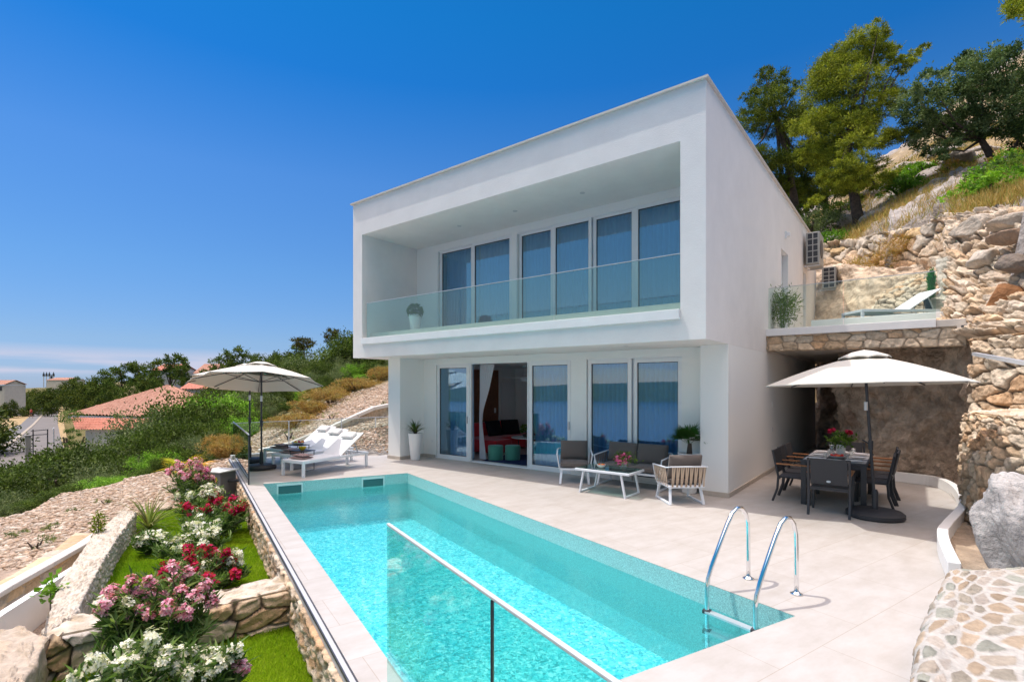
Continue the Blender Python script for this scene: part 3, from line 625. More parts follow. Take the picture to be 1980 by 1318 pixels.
b = MB(); b.box(-9.38, -1.325, 6.86, .05, -1.1, 6.895); b.box(-9.37, 10.6, 6.86, .05, 10.8, 6.895); b.box(-9.37, -1.1, 6.86, -9.2, 10.6, 6.895); b.box(-.13, -1.1, 6.86, .05, 10.6, 6.895)
hp(b, 'roof_edge_trim', M['coping'])
b = MB(); b.box(-9.2, -1.1, 6.86, -.13, 10.6, 6.875); hp(b, 'roof', M['pavement'])
b = MB(); b.box(-8.92, -1.31, 3.085, -.413, -1.0, 3.25); hp(b, 'balcony_ledge', M['paintwhite'], bevel=.006)
for (x0, y0, x1, y1) in ((-8.82, -.52, -8.29, -.49), (-.49, -.02, .02, .005), (-.004, -.0, .022, 4.5), (-8.315, -.49, -8.29, .34), (-8.3, .335, -7.84, .365), (-.98+.02, .335, -.49, .365)):
    b = MB(); b.box(x0, y0, .002, x1, y1, .085); hp(b, 'skirting', M['skirting'])
def window(x0, x1, z0, z1, y, fw=.075, glass='winglass', handle=None, name='window'):
    b = MB(); b.box(x0, y-.035, z0, x0+fw, y+.035, z1); b.box(x1-fw, y-.035, z0, x1, y+.035, z1)
    b.box(x0+fw, y-.035, z0, x1-fw, y+.035, z0+fw); b.box(x0+fw, y-.035, z1-fw, x1-fw, y+.035, z1)
    w_ = hp(b, name, M['whitemetal'], bevel=.006)
    b = MB(); g = .012
    b.box(x0+fw, y-.012, z0+fw, x0+fw+g, y+.02, z1-fw); b.box(x1-fw-g, y-.012, z0+fw, x1-fw, y+.02, z1-fw)
    b.box(x0+fw+g, y-.012, z0+fw, x1-fw-g, y+.02, z0+fw+g); b.box(x0+fw+g, y-.012, z1-fw-g, x1-fw-g, y+.02, z1-fw)
    o = b.build('gasket', M['dark']); o.parent = w_
    b = MB(); b.box(x0+fw+g, y, z0+fw+g, x1-fw-g, y+.006, z1-fw-g)
    o = b.build('pane', M[glass]); o.parent = w_
    if handle:
        b = MB(); b.box(x1-fw*.7, y-.07, 1.0, x1-fw*.35, y-.036, 1.18); o = b.build('handle', M['steel']); o.parent = w_
    return w_
YU = .72
ups = [(-8.05, -6.78), (-6.76, -5.42), (-5.22, -4.2), (-4.18, -3.14), (-3.12, -2.11), (-2.09, -1.04)]
for i, (a, c) in enumerate(ups): window(a, c, 3.45, 5.82, YU+(.0 if i % 2 else .05))
YG = .42
window(-7.8, -6.62, .03, 2.56, YG, .085, handle=1, name='sliding_door'); window(-6.60, -6.50, .03, 2.56, YG-.05, .045, name='sliding_door')
window(-4.66, -3.50, .03, 2.56, YG, .085, handle=1, name='sliding_door'); window(-4.76, -4.66, .03, 2.56, YG+.06, .045, name='sliding_door')
window(-3.06, -2.03, .03, 2.56, YG, .085, name='sliding_door'); window(-2.01, -.98, .03, 2.56, YG+.05, .085, name='sliding_door')
b = MB(); b.box(-7.82, .375, .002, -3.48, .57, .03); b.box(-3.08, .375, .002, -.96, .57, .03); hp(b, 'door_threshold', M['whitemetal'])
b = MB(); b.box(-7.82, .38, 2.56, -3.48, .55, 2.58); b.box(-3.08, .38, 2.56, -.96, .55, 2.58); b.box(-8.06, .68, 5.80, -1.03, .86, 5.819); hp(b, 'shutter_rail', M['whitemetal'])
for px, py in ((888, 437), (996, 408), (1126, 373)):
    p = gz(px, py, 5.998); b = MB(); b.lathe([(.055, -.006), (.055, 0)], p, 20); hp(b, 'downlight', M['downlight'])
for px, py in ((830, 705), (1000, 686), (1210, 668)):
    p = gz(px, py, 2.738); b = MB(); b.lathe([(.045, -.006), (.045, 0)], p, 20); hp(b, 'downlight', M['downlight'])
# side wall door, window slot and lamp
b = MB(); b.box(-.2, 4.76, 3.2, -.14, 4.9, 5.44); b.box(-.2, 5.5, 3.2, -.14, 5.64, 5.44); b.box(-.2, 4.9, 5.3, -.14, 5.5, 5.44); hp(b, 'side_door_frame', M['whitemetal'])
b = MB(); b.box(-.18, 4.9, 3.2, -.17, 5.5, 5.3); hp(b, 'side_door_glass', M['winglass'])
b = MB(); b.box(-.2, 8.0, 3.2, -.15, 8.55, 5.45); hp(b, 'side_door', M['whitemetal'])
b = MB(); b.box(.001, 5.2, 5.80, .05, 5.28, 5.98); b.box(.05, 5.18, 5.84, .12, 5.30, 5.94); hp(b, 'wall_lamp', M['whitemetal'], bevel=.005)
for bx in ((.001, 3.65, .92, .01, 3.72, 1.02), (.001, 3.65, 1.5, .01, 3.72, 1.6), (-8.0, .352, .42, -7.93, .36, .49)):
    b = MB(); b.box(*bx); hp(b, 'wall_socket', M['china'])
# glass balustrade of the balcony
bal = thing('glass_balustrade', 'frameless glass balustrade along the front of the upper balcony', 'balustrade', (-4.6, -1.2, 3.25))
for (a, c) in ((-8.8, -7.88), (-7.86, -5.42), (-5.40, -2.92), (-2.90, -.42)):
    b = MB(); b.box(a, -1.21, 3.25, c, -1.195, 4.165); under(b.build('glass_panel', M['balglass']), bal)
b = MB(); b.box(-8.8, -1.222, 4.165, -.42, -1.184, 4.178); under(b.build('top_rail', M['steel']), bal)
# curtains
def curtain(x0, x1, y, z0, z1, label, mat='curtain', seed=0, gather=0, group=None, pinch=None):
    rg = np.random.default_rng(seed); n = int((x1-x0)/.012)+2; xs = np.linspace(x0, x1, n); zs = np.linspace(z0, z1, 14)
    ph = np.cumsum(rg.uniform(.6, 1.4, n))*.012/.115*2*math.pi; amp = .028+.022*fbm(xs*3, xs*0, seed, 3)
    V = []; 
    for z in zs:
        t = (z-z0)/(z1-z0); a = amp*(1.15-.35*t); xx = xs
        if pinch: k = 1-pinch*math.exp(-((t-.42)/.28)**2)-pinch*.35*(t < .42)*(1-0)*.0; xx = x0+(xs-x0)*k
        V.append(np.stack([xx+np.cos(ph)*.008, y+a*np.sin(ph+.25*math.sin(3*t)), np.full(n, z)], -1))
    V = np.concatenate(V); idx = np.arange(n*14).reshape(14, n); q = np.stack([idx[:-1, :-1], idx[:-1, 1:], idx[1:, 1:], idx[1:, :-1]], -1).reshape(-1, 4)
    return tag(npmesh('curtain', V, q, M[mat], None, None, True), label, 'curtain', group)
nm = ['leftmost', 'second from left', 'third from left', 'fourth from left', 'second from right', 'rightmost']
for i, (a, c) in enumerate(ups): curtain(a+.0, c, .99, 3.42, 5.8, f'blue grey pleated curtain behind the {nm[i]} upstairs window', seed=i, group='curtains behind the balcony windows')
curtain(-7.55, -6.64, .62, .05, 2.56, 'blue grey curtain behind the narrow glass door left of the open doorway', seed=11)
curtain(-4.66, -3.5, .62, .05, 2.56, 'blue curtain behind the glass door just right of the open doorway', seed=12)
curtain(-3.08, -2.02, .66, .05, 2.56, 'blue pleated curtain behind the glass door at the left of the outdoor sofa', seed=13)
curtain(-2.0, -.96, .66, .05, 2.56, 'blue pleated curtain behind the rightmost ground floor glass door', seed=14)
# white curtain drawn aside in the doorway
V = []; n = 60; zs = np.linspace(.06, 2.55, 24)
for z in zs:
    t = (z-.06)/2.49; wdt = np.interp(t, [0, .38, .5, .75, 1], [.22, .07, .10, .33, .50]); s_ = np.linspace(0, 1, n)
    V.append(np.stack([-6.47+s_*wdt, .66+.035*np.sin(s_*38), np.full(n, z)], -1))
V = np.concatenate(V); idx = np.arange(n*24).reshape(24, n); q = np.stack([idx[:-1, :-1], idx[:-1, 1:], idx[1:, 1:], idx[1:, :-1]], -1).reshape(-1, 4)
tag(npmesh('curtain', V, q, M['curtainwhite'], None, None, True), 'white curtain gathered aside at the left of the open doorway', 'curtain')
# ---- interior
b = MB(); b.box(-8.31, .6, .0, -.49, 7.0, .012); hp(b, 'interior_floor', M['intfloor'])
b = MB(); b.box(-8.31, 4.6, .012, -.49, 4.75, 2.6); hp(b, 'interior_wall', M['intwall'])
b = MB(); b.box(-8.31, .6, 2.6, -.49, 4.75, 2.64); hp(b, 'interior_ceiling', M['paintwhite'])
b = MB(); b.box(-8.9, 4.2, 3.4, -.5, 4.3, 6.0); hp(b, 'upper_interior_wall', M['intwall'])
b = MB()
for i in range(34): b.box(-8.30, 1.6+i*.06, .012, -8.26, 1.6+i*.06+.044, 2.5)
b.box(-8.31, 1.6, .012, -8.285, 3.66, 2.5); hp(b, 'slatted_wood_panel', M['wood'])
b = MB(); b.box(-8.31, 3.78, .012, -8.27, 4.56, 2.12); hp(b, 'interior_door', M['paintwhite'], bevel=.01)
b = MB(); b.box(-8.0, 4.57, .012, -7.2, 4.6, 2.12); hp(b, 'interior_door', M['paintwhite'], bevel=.01)
p = wx(939, 753, -8.25); b = MB(); b.box(-8.262, p[1]-.09, p[2]-.045, -8.24, p[1]+.09, p[2]+.045); hp(b, 'light_switch', M['china'])
p = wx(957, 793, -8.25); b = MB(); b.box(-8.262, p[1]-.03, p[2]-.08, -8.23, p[1]+.03, p[2]+.08); hp(b, 'wall_socket', M['china'])
# ================================================================== RIGHT-HAND ROCK AND WALLS
def P_(px, py, D): return dep(px, py, D)
# raised terrace
tr = thing('raised_terrace', 'raised terrace slab with rough stone edge spanning from the villa to the cliff', 'terrace', (1.7, 3.07, 2.9))
b = MB(); b.prism([(.003, 3.11), (3.34, 3.11), (3.55, 3.6), (4.6, 6.5), (4.6, 11.5), (.003, 11.5)], 2.79, 3.12); under(b.build('slab', M['coping']), tr)
under(sheet('stone_fascia', [[(0.004, 3.09, 2.78), (3.38, 3.09, 2.74)], [(0.004, 3.09, 3.10), (3.38, 3.09, 3.10)]], 'stone', M['stonefine'], (.30, .16), .014, .05, PAL_WARM, (.42, .33, .25), 3, rough=1.1, linear=True, jit=.55, flip=False), tr)
b = MB(); b.box(.003, 3.0, 3.102, 2.95, 3.5, 3.26); under(b.build('terrace_coping', M['paintwhite'], bevel=.008), tr)
b = MB(); b.box(2.952, 3.02, 3.102, 3.38, 3.5, 3.24); under(b.build('end_stone', M['coping'], bevel=.01), tr)
p = wy(1864, 632, 3.0); b = MB(); b.box(p[0]-.1, 2.98, p[2]-.07, p[0]+.1, 3.06, p[2]+.07); b.box(p[0]-.04, 2.97, p[2]-.03, p[0]+.05, 2.985, p[2]+.03, 1); under(b.build('drain_spout', [M['coping'], M['dark']]), tr)
p = gz(1583, 683, 2.788); b = MB(); b.lathe([(.1, -.006), (.1, 0)], p, 20); under(b.build('ceiling_lamp', M['downlight']), tr)
gb = thing('glass_balustrade', 'glass balustrade on the raised terrace beside the villa side wall', 'balustrade', (1.5, 3.12, 3.26))
for a, c in ((.03, 1.45), (1.47, 2.95)): b = MB(); b.box(a, 3.12, 3.26, c, 3.134, 4.18); under(b.build('glass_panel', M['clearglass']), gb)
b = MB(); b.box(.03, 3.112, 4.18, 2.95, 3.142, 4.19); under(b.build('top_rail', M['steel']), gb)
# shallow glass-sided water basin on the terrace
tb = thing('plunge_pool', 'low white rimmed plunge pool on the raised terrace beneath the rock face', 'plunge pool', (2, 5, 3.12))
b = MB(); b.box(.75, 4.0, 3.121, 3.2, 4.06, 3.50); b.box(.75, 5.9, 3.121, 3.2, 5.96, 3.50); b.box(.75, 4.06, 3.121, .81, 5.9, 3.5); b.box(3.14, 4.06, 3.121, 3.2, 5.9, 3.5); under(b.build('basin', M['paintwhite'], bevel=.01), tb)
b = MB(); b.box(.81, 4.06, 3.2, 3.14, 5.9, 3.44); under(b.build('water_surface', M['tableglass']), tb)
# cave rock under the terrace
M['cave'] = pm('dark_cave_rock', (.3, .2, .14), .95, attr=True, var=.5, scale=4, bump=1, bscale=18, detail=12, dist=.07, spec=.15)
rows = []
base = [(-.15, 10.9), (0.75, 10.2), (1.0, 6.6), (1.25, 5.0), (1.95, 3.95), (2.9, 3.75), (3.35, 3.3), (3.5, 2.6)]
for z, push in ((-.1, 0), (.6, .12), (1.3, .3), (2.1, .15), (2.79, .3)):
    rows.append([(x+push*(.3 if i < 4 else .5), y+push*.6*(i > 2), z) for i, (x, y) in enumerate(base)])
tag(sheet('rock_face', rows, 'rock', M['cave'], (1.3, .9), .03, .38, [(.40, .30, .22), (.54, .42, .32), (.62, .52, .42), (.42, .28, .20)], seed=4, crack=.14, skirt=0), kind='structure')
# low white kerb following the foot of the cliff
kp = [gz(*p) for p in [(1690, 926), (1760, 934), (1806, 941), (1838, 958), (1855, 992), (1822, 1036), (1812, 1052), (1815, 1078), (1832, 1122)]]
kt = np.linspace(0, 1, 60); KC = catmull(kp, kt); m = MB(); nrm = []
for i in range(60):
    d = KC[min(i+1, 59)]-KC[max(i-1, 0)]; d /= np.linalg.norm(d[:2]); nrm.append(np.array([d[1], -d[0]])*-1)
vs = []
for i in range(60):
    c = KC[i][:2]; n_ = nrm[i]
    for o_, z in ((0, 0), (0, .20), (.11, .20), (.11, 0)): vs.append((*(c+n_*o_), z))
fs = [(i*4+k, i*4+(k+1) % 4, (i+1)*4+(k+1) % 4, (i+1)*4+k) for i in range(59) for k in range(4)]
m.add(vs, fs+[(0, 3, 2, 1), (59*4, 59*4+1, 59*4+2, 59*4+3)])
tag(m.build('kerb_wall', M['paintwhite'], bevel=.01), 'low curved white painted kerb along the foot of the rock wall', 'kerb wall')
# gravel strip behind kerb
tag(sheet('gravel_bed', [[(3.0, -2.9, .03), (3.6, -2.9, .05)], [(2.9, -.9, .03), (3.7, -.9, .05)], [(3.2, 1.0, .03), (3.8, 1.0, .05)], [(3.1, 3.2, .03), (3.8, 3.2, .05)]], 'rock', M['rock'], (.1, .1), .05, .06, [(.42, .33, .24), (.36, .29, .22)], 6, skirt=0), kind='structure')
def wallthing(o, label, cat='stone wall', group=None): return tag(o, label, cat, group)
wallthing(sheet('retaining_wall', [[P_(1868, 1000, 8.1), P_(1885, 1010, 7.3), P_(1930, 1040, 6.6), P_(2040, 1080, 5.6)], [P_(1868, 880, 8.25), P_(1892, 880, 7.6), P_(1940, 885, 6.9), P_(2040, 900, 5.9)], [P_(1874, 803, 8.4), P_(1900, 800, 7.9), P_(1950, 806, 7.2), P_(2040, 815, 6.1)]],
          'stone', M['stone'], (.24, .17), .018, .10, PAL_WARM, (.36, .27, .19), 11, gap=.16, bigamp=.05, rough=.5, flip=True), 'lower rough stone retaining wall with a ledge on top right of the dining table')
wallthing(sheet('wall_ledge', [[P_(1874, 803, 8.4), P_(1950, 806, 7.2), P_(2040, 815, 6.1)], [P_(1880, 793, 8.9), P_(1950, 790, 8.2), P_(2040, 790, 7.2)]], 'stone', M['stone'], (.4, .3), .025, .05, PAL_WHITE, (.6, .56, .5), 12, mortar=.5, flip=True), 'pale mortared ledge on top of the lower retaining wall', 'stone ledge')
wallthing(sheet('dry_stone_wall', [[P_(1882, 800, 8.75), P_(1925, 800, 8.2), P_(1985, 800, 7.6), P_(2050, 800, 6.9)], [P_(1884, 720, 8.8), P_(1925, 720, 8.3), P_(1985, 720, 7.7), P_(2050, 720, 7.0)], [P_(1890, 655, 8.9), P_(1925, 650, 8.4), P_(1985, 645, 7.8), P_(2050, 640, 7.1)]],
          'stone', M['stone'], (.50, .20), .016, .11, PAL_WARM, (.14, .10, .07), 21, gap=.13, tiltc=.45, rough=.45, flip=True), 'dry stone wall of big flat pale blocks with the steel handrail in front')
wallthing(sheet('rubble_wall', [[P_(1820, 650, 10.2), P_(1890, 655, 9.3), P_(1985, 645, 8.3), P_(2060, 640, 7.7)], [P_(1835, 560, 10.8), P_(1900, 560, 9.9), P_(1985, 540, 9.0), P_(2060, 530, 8.4)], [P_(1840, 480, 11.6), P_(1905, 470, 10.8), P_(1985, 450, 9.8), P_(2060, 440, 9.3)], [P_(1836, 428, 12.4), P_(1910, 410, 11.4), P_(1985, 408, 10.6), P_(2060, 400, 10)]],
          'stone', M['stone'], (.34, .20), .022, .18, PAL_WHITE, (.34, .24, .16), 31, gap=.16, tiltc=.7, rough=.7, bigamp=.22, flip=True), 'tall bank of rough white rubble above the dry stone wall at the right edge')
boul = [((1945, 588), 9.0, (.42, .35, .46), [(.42, .20, .09), (.30, .14, .06)], 'big rust brown boulder set in the white rubble bank', .2),
        ((1962, 508), 8.9, (.36, .3, .22), [(.20, .17, .15), (.33, .25, .18)], 'dark grey boulder above the rust brown boulder', .3),
        ((1965, 455), 9.6, (.55, .4, .22), [(.48, .37, .28), (.34, .2, .12)], 'flat brown boulder near the top of the rubble bank', .3),
        ((1975, 428), 10.2, (.8, .5, .24), [(.58, .50, .42), (.5, .4, .3)], 'flat white boulder capping the rubble bank at the right edge', .35),
        ((1905, 500), 10.2, (.4, .35, .3), [(.56, .49, .41), (.5, .4, .3)], 'white rounded boulder left of the dark grey boulder', .35),
        ((1890, 440), 11.2, (.6, .5, .35), [(.58, .51, .43), (.52, .41, .3)], 'long white boulder on the crest of the rubble bank', .4)]
for i, ((px, py), D, r, col, lab, rg_) in enumerate(boul):
    tag(boulder('boulder', dep(px, py, D), tuple(k*.78 for k in r), M['rock'], col, 60+i, rough=rg_), lab, 'boulder')
M['greyrock'] = pm('grey_weathered_rock', (.4, .4, .4), .9, attr=True, var=.5, scale=5, bump=1, bscale=16, detail=10, dist=.05, spec=.2)
tag(boulder('boulder', dep(2022, 1030, 4.9), (.50, .6, .75), M['greyrock'], [(.60, .57, .54), (.26, .24, .23)], 91, sub=6, rough=.55), 'huge rough grey rock beside the lower retaining wall and the mortared platform', 'boulder')
# platform of flat stones in white mortar
z1 = .36
def gz1(px, py): q_ = gz(px, py, z1); return q_
wallthing(sheet('stone_platform', [[gz1(1752, 1345)+[.12, -.0, -.42], gz1(1775, 1245)+[.0, 0, -.42], gz1(1800, 1165)+[0, 0, -.42], gz1(1832, 1108)+[0, 0, -.42]],
                                   [gz1(1765, 1330), gz1(1786, 1235), gz1(1815, 1160), gz1(1838, 1110)], [gz1(1880, 1340), gz1(1890, 1235), gz1(1900, 1160), gz1(1900, 1104)], [gz1(2100, 1360), gz1(2070, 1240), gz1(2040, 1160), gz1(2010, 1095)]],
                'stone', M['stonefine'], (.22, .13), .010, .018, [(.36, .28, .20), (.33, .29, .23), (.40, .34, .27), (.30, .30, .25), (.38, .33, .28), (.34, .26, .18)], (.47, .44, .40), 45, thr=.15, gap=.12, tiltc=.35, mortar=.62, rough=1.1, bigamp=.03, linear=False, flip=False), 'low platform of flat stones bedded in white mortar at the right edge of the deck', 'stone platform')
# rocks and walls behind the terrace
wallthing(sheet('dry_stone_wall', [[P_(1575, 552, 18.8), P_(1650, 545, 17.5), P_(1720, 545, 16.0), P_(1790, 540, 14.2), P_(1850, 530, 12.6)], [P_(1575, 515, 19), P_(1650, 510, 17.8), P_(1720, 505, 16.2), P_(1790, 495, 14.5), P_(1850, 480, 12.9)], [P_(1575, 484, 19.3), P_(1650, 465, 18.1), P_(1720, 450, 16.4), P_(1790, 436, 14.7), P_(1850, 416, 13.1)]],
          'stone', M['stone'], (.60, .34), .04, .22, PAL_WARM+[(.55, .38, .2)], (.20, .15, .10), 51, gap=.14, tiltc=.7, flip=True, edge_rag=.3), 'long dry stone wall behind the raised terrace below the pine trunk')
tag(sheet('rock_face', [[P_(1560, 670, 17.2), P_(1640, 660, 15.6), P_(1720, 655, 14.2), P_(1800, 650, 13)], [P_(1560, 600, 17.8), P_(1640, 590, 16.2), P_(1720, 580, 14.8), P_(1800, 580, 13.4)], [P_(1560, 520, 18.6), P_(1640, 512, 17), P_(1720, 520, 15.4), P_(1800, 510, 14)]],
          'rock', M['rock'], (1.1, .8), .05, .3, [(.66, .46, .30), (.72, .58, .44), (.64, .48, .34), (.76, .66, .54)], 14, flip=True), kind='structure')
wallthing(sheet('dry_stone_wall', [[P_(1676, 650, 13.7), P_(1750, 650, 12.9), P_(1822, 650, 12.0)], [P_(1700, 580, 13.9), P_(1760, 575, 13.2), P_(1822, 560, 12.4)], [P_(1755, 545, 14.2), P_(1785, 530, 13.6), P_(1822, 515, 13.0)]],
          'stone', M['stone'], (.24, .14), .022, .10, PAL_WARM, (.18, .15, .11), 61, gap=.16, flip=True), 'low wall of small grey stones behind the white lounger on the raised terrace')
tag(sheet('rock_face', [[P_(1800, 650, 11.2), P_(1850, 650, 10.6), P_(1905, 650, 10.0)], [P_(1808, 580, 11.8), P_(1850, 575, 11.2), P_(1900, 570, 10.7)], [P_(1812, 500, 12.6), P_(1855, 495, 12), P_(1900, 490, 11.6)]],
          'rock', M['rock'], (.35, .3), .03, .3, [(.50, .56, .42), (.62, .63, .52), (.52, .48, .38), (.66, .64, .56)], 24, flip=True), kind='structure')
hr = thing('handrail', 'grey metal handrail jutting in front of the dry stone wall', 'handrail', dep(1883, 684, 6.4))
b = MB(); b.bar(dep(1884, 684, 6.6), dep(2040, 712, 4.6), .05, .04); under(b.build('rail', M['steel']), hr)
b = MB(); q_ = dep(1975, 702, 5.3); b.bar(q_, q_+np.array([.5, 1.6, .05]), .03, .03); under(b.build('bracket', M['steel']), hr)
# ================================================================== POOL SIDE
a0, a1 = (-12.2, Lc(-12.2)), (3.3, Lc(3.3)); nb = np.array([-.343, -.939])*.05
wallthing(sheet('stone_pool_wall', [[(-12.2+nb[0], Lc(-12.2)+nb[1], -1.1), (3.3+nb[0], Lc(3.3)+nb[1], -1.1)], [(-12.2+nb[0], Lc(-12.2)+nb[1], -.07), (3.3+nb[0], Lc(3.3)+nb[1], -.07)]], 'stone', M['stonefine'], (.20, .065), .024, .05, PAL_WARM, (.28, .21, .15), 71, gap=.22, linear=True, jit=.8, rough=.8, skirt=.05), 'stacked split stone wall under the edge of the pool beside the lawn')
b = MB(); nn = np.array([-.343, -.939])
def along(x, off, z): return (x+nn[0]*off, Lc(x)+nn[1]*off, z)
b.add([along(-12.15, 0.0, .0), along(3.3, 0.0, .0), along(3.3, .055, .0), along(-12.15, .055, .0), along(-12.15, 0, -.11), along(3.3, 0, -.11), along(3.3, .055, -.06), along(-12.15, .055, -.06)], [(0, 3, 2, 1), (4, 5, 6, 7), (0, 1, 5, 4), (2, 3, 7, 6), (1, 2, 6, 5), (3, 0, 4, 7)])
b2 = MB()
for o_, w_ in ((.004, .006), (.056, .012)):
    b2.bar(along(-12.15, o_, .006), along(3.3, o_, .006), w_, .02)  # dark strips; the outer one stands in for the shadow line along the channel
ch = b.build('edge_channel', pm('galvanised_channel', (.46, .47, .50), .5)); tag(ch, 'steel drainage channel running along the outer pool edge', 'drain channel'); o = b2.build('channel_lip_shadow', M['dark']); o.parent = ch
# foreground glass railing
fg = thing('glass_railing', 'glass railing with a brushed steel top rail standing closest to the camera', 'railing', along(1, .05, 0))
def gpan(x0, x1, off, z0, z1, th=.014):
    b = MB(); p0 = along(x0, off, z0); p1 = along(x1, off, z0); q0 = along(x0, off+th, z0); q1 = along(x1, off+th, z0)
    b.add([p0, p1, q1, q0, (*p0[:2], z1), (*p1[:2], z1), (*q1[:2], z1), (*q0[:2], z1)], [(0, 3, 2, 1), (4, 5, 6, 7), (0, 1, 5, 4), (1, 2, 6, 5), (2, 3, 7, 6), (3, 0, 4, 7)]); return b
xs0 = -.16; xs1 = 1.10
under(gpan(xs0, xs1, -.14, .01, 1.085).build('glass_panel', M['fgglass']), fg); under(gpan(xs1+.03, 3.2, -.14, .01, 1.085).build('glass_panel', M['fgglass']), fg)
b = MB(); b.bar(along(xs0, -.133, 1.10), along(3.25, -.133, 1.10), .022, .016); under(b.build('top_rail', pm('satin_rail', (.70, .70, .71), .4, metal=.3), bevel=.004), fg)
b = MB(); b.bar(along(xs1+.015, -.133, 0), along(xs1+.015, -.133, 1.085), .010, .012); under(b.build('post', M['dark']), fg)
# glass at far end of the pool and along the left edge of the deck
fl = thing('glass_balustrade', 'greenish glass panel at the far left end of the pool edge', 'balustrade', along(-10, 0, 0))
M['greenglass'] = glassmat('green_glass', (.42, .60, .48), .03)
under(gpan(-12.05, -8.0, -.06, 0.0, 1.0).build('glass_panel', M['greenglass']), fl)
b = MB(); b.bar(along(-12.05, -.053, 1.01), along(-8.0, -.053, 1.01), .024, .02); under(b.build('top_rail', M['steel']), fl)
b = MB(); b.bar(along(-7.99, -.053, 0), along(-7.99, -.053, 1.0), .02, .02); under(b.build('end_post', M['dark']), fl)
bl = thing('glass_balustrade', 'clear glass balustrade behind the sun loungers along the left edge of the deck', 'balustrade', (-11.6, -1, 0))
EP = [(-12.05, Lc(-12.05)), (-11.75, -1.75), (-11.45, -.2), (-11.2, .9), (-10.9, 2.3)]
for (x0, y0), (x1, y1) in zip(EP[:-1], EP[1:]):
    b = MB(); b.bar((x0, y0, .53), (x1, y1, .53), .012, .86); under(b.build('glass_panel', M['clearglass']), bl)
    b = MB(); b.bar((x1, y1, .05), (x1, y1, .97), .02, .02); under(b.build('post', M['steel']), bl)
    b = MB(); b.bar((x0, y0, .97), (x1, y1, .97), .02, .015); under(b.build('top_rail', M['steel']), bl)
b = MB()
for (x0, y0), (x1, y1) in zip(EP[:-1], EP[1:]): b.bar((x0, y0, .05), (x1, y1, .05), .2, .1)
tag(b.build('deck_kerb', M['coping']), 'low pale kerb under the glass behind the sun loungers', 'kerb')
# pool ladder
ld = thing('pool_ladder', 'polished steel pool ladder with two curved handrails at the near pool corner', 'pool ladder', (1.3, -4.3, 0))
for f0 in (gz(1540, 1148), gz(1447, 1118)):
    f0 = np.array(f0[:2]); n_ = PN
    pts = [(0, 0), (0, .2), (0, .45), (-.01, .58), (-.05, .68), (-.12, .745), (-.2, .755), (-.28, .715), (-.36, .62), (-.5, .42), (-.62, .24), (-.67, .14), (-.69, .03), (-.69, -.2), (-.69, -.9)]
    b = MB(); b.tube([(f0[0]+n_[0]*a, f0[1]+n_[1]*a, z) for a, z in pts], .0215, 16); under(b.build('handrail', M['chrome'], smooth=True), ld)
    b = MB(); b.lathe([(.055, 0.001), (.055, .012), (.03, .02), (.024, .03)], (f0[0], f0[1], 0), 24); under(b.build('flange', M['chrome'], smooth=True), ld)
fa, fb_ = np.array(gz(1540, 1148)[:2])-PN*.69, np.array(gz(1447, 1118)[:2])-PN*.69
for z in (-.17, -.36, -.56, -.76):
    b = MB(); b.bar((*fa, z), (*fb_, z), .075, .018); t_ = under(b.build('tread', M['steel']), ld)
    b = MB(); 
    for q_ in (fa, fb_): b.obox((*q_, z), (.07, .07, .03))
    o = b.build('tread_clamp', M['darkplastic']); o.parent = t_
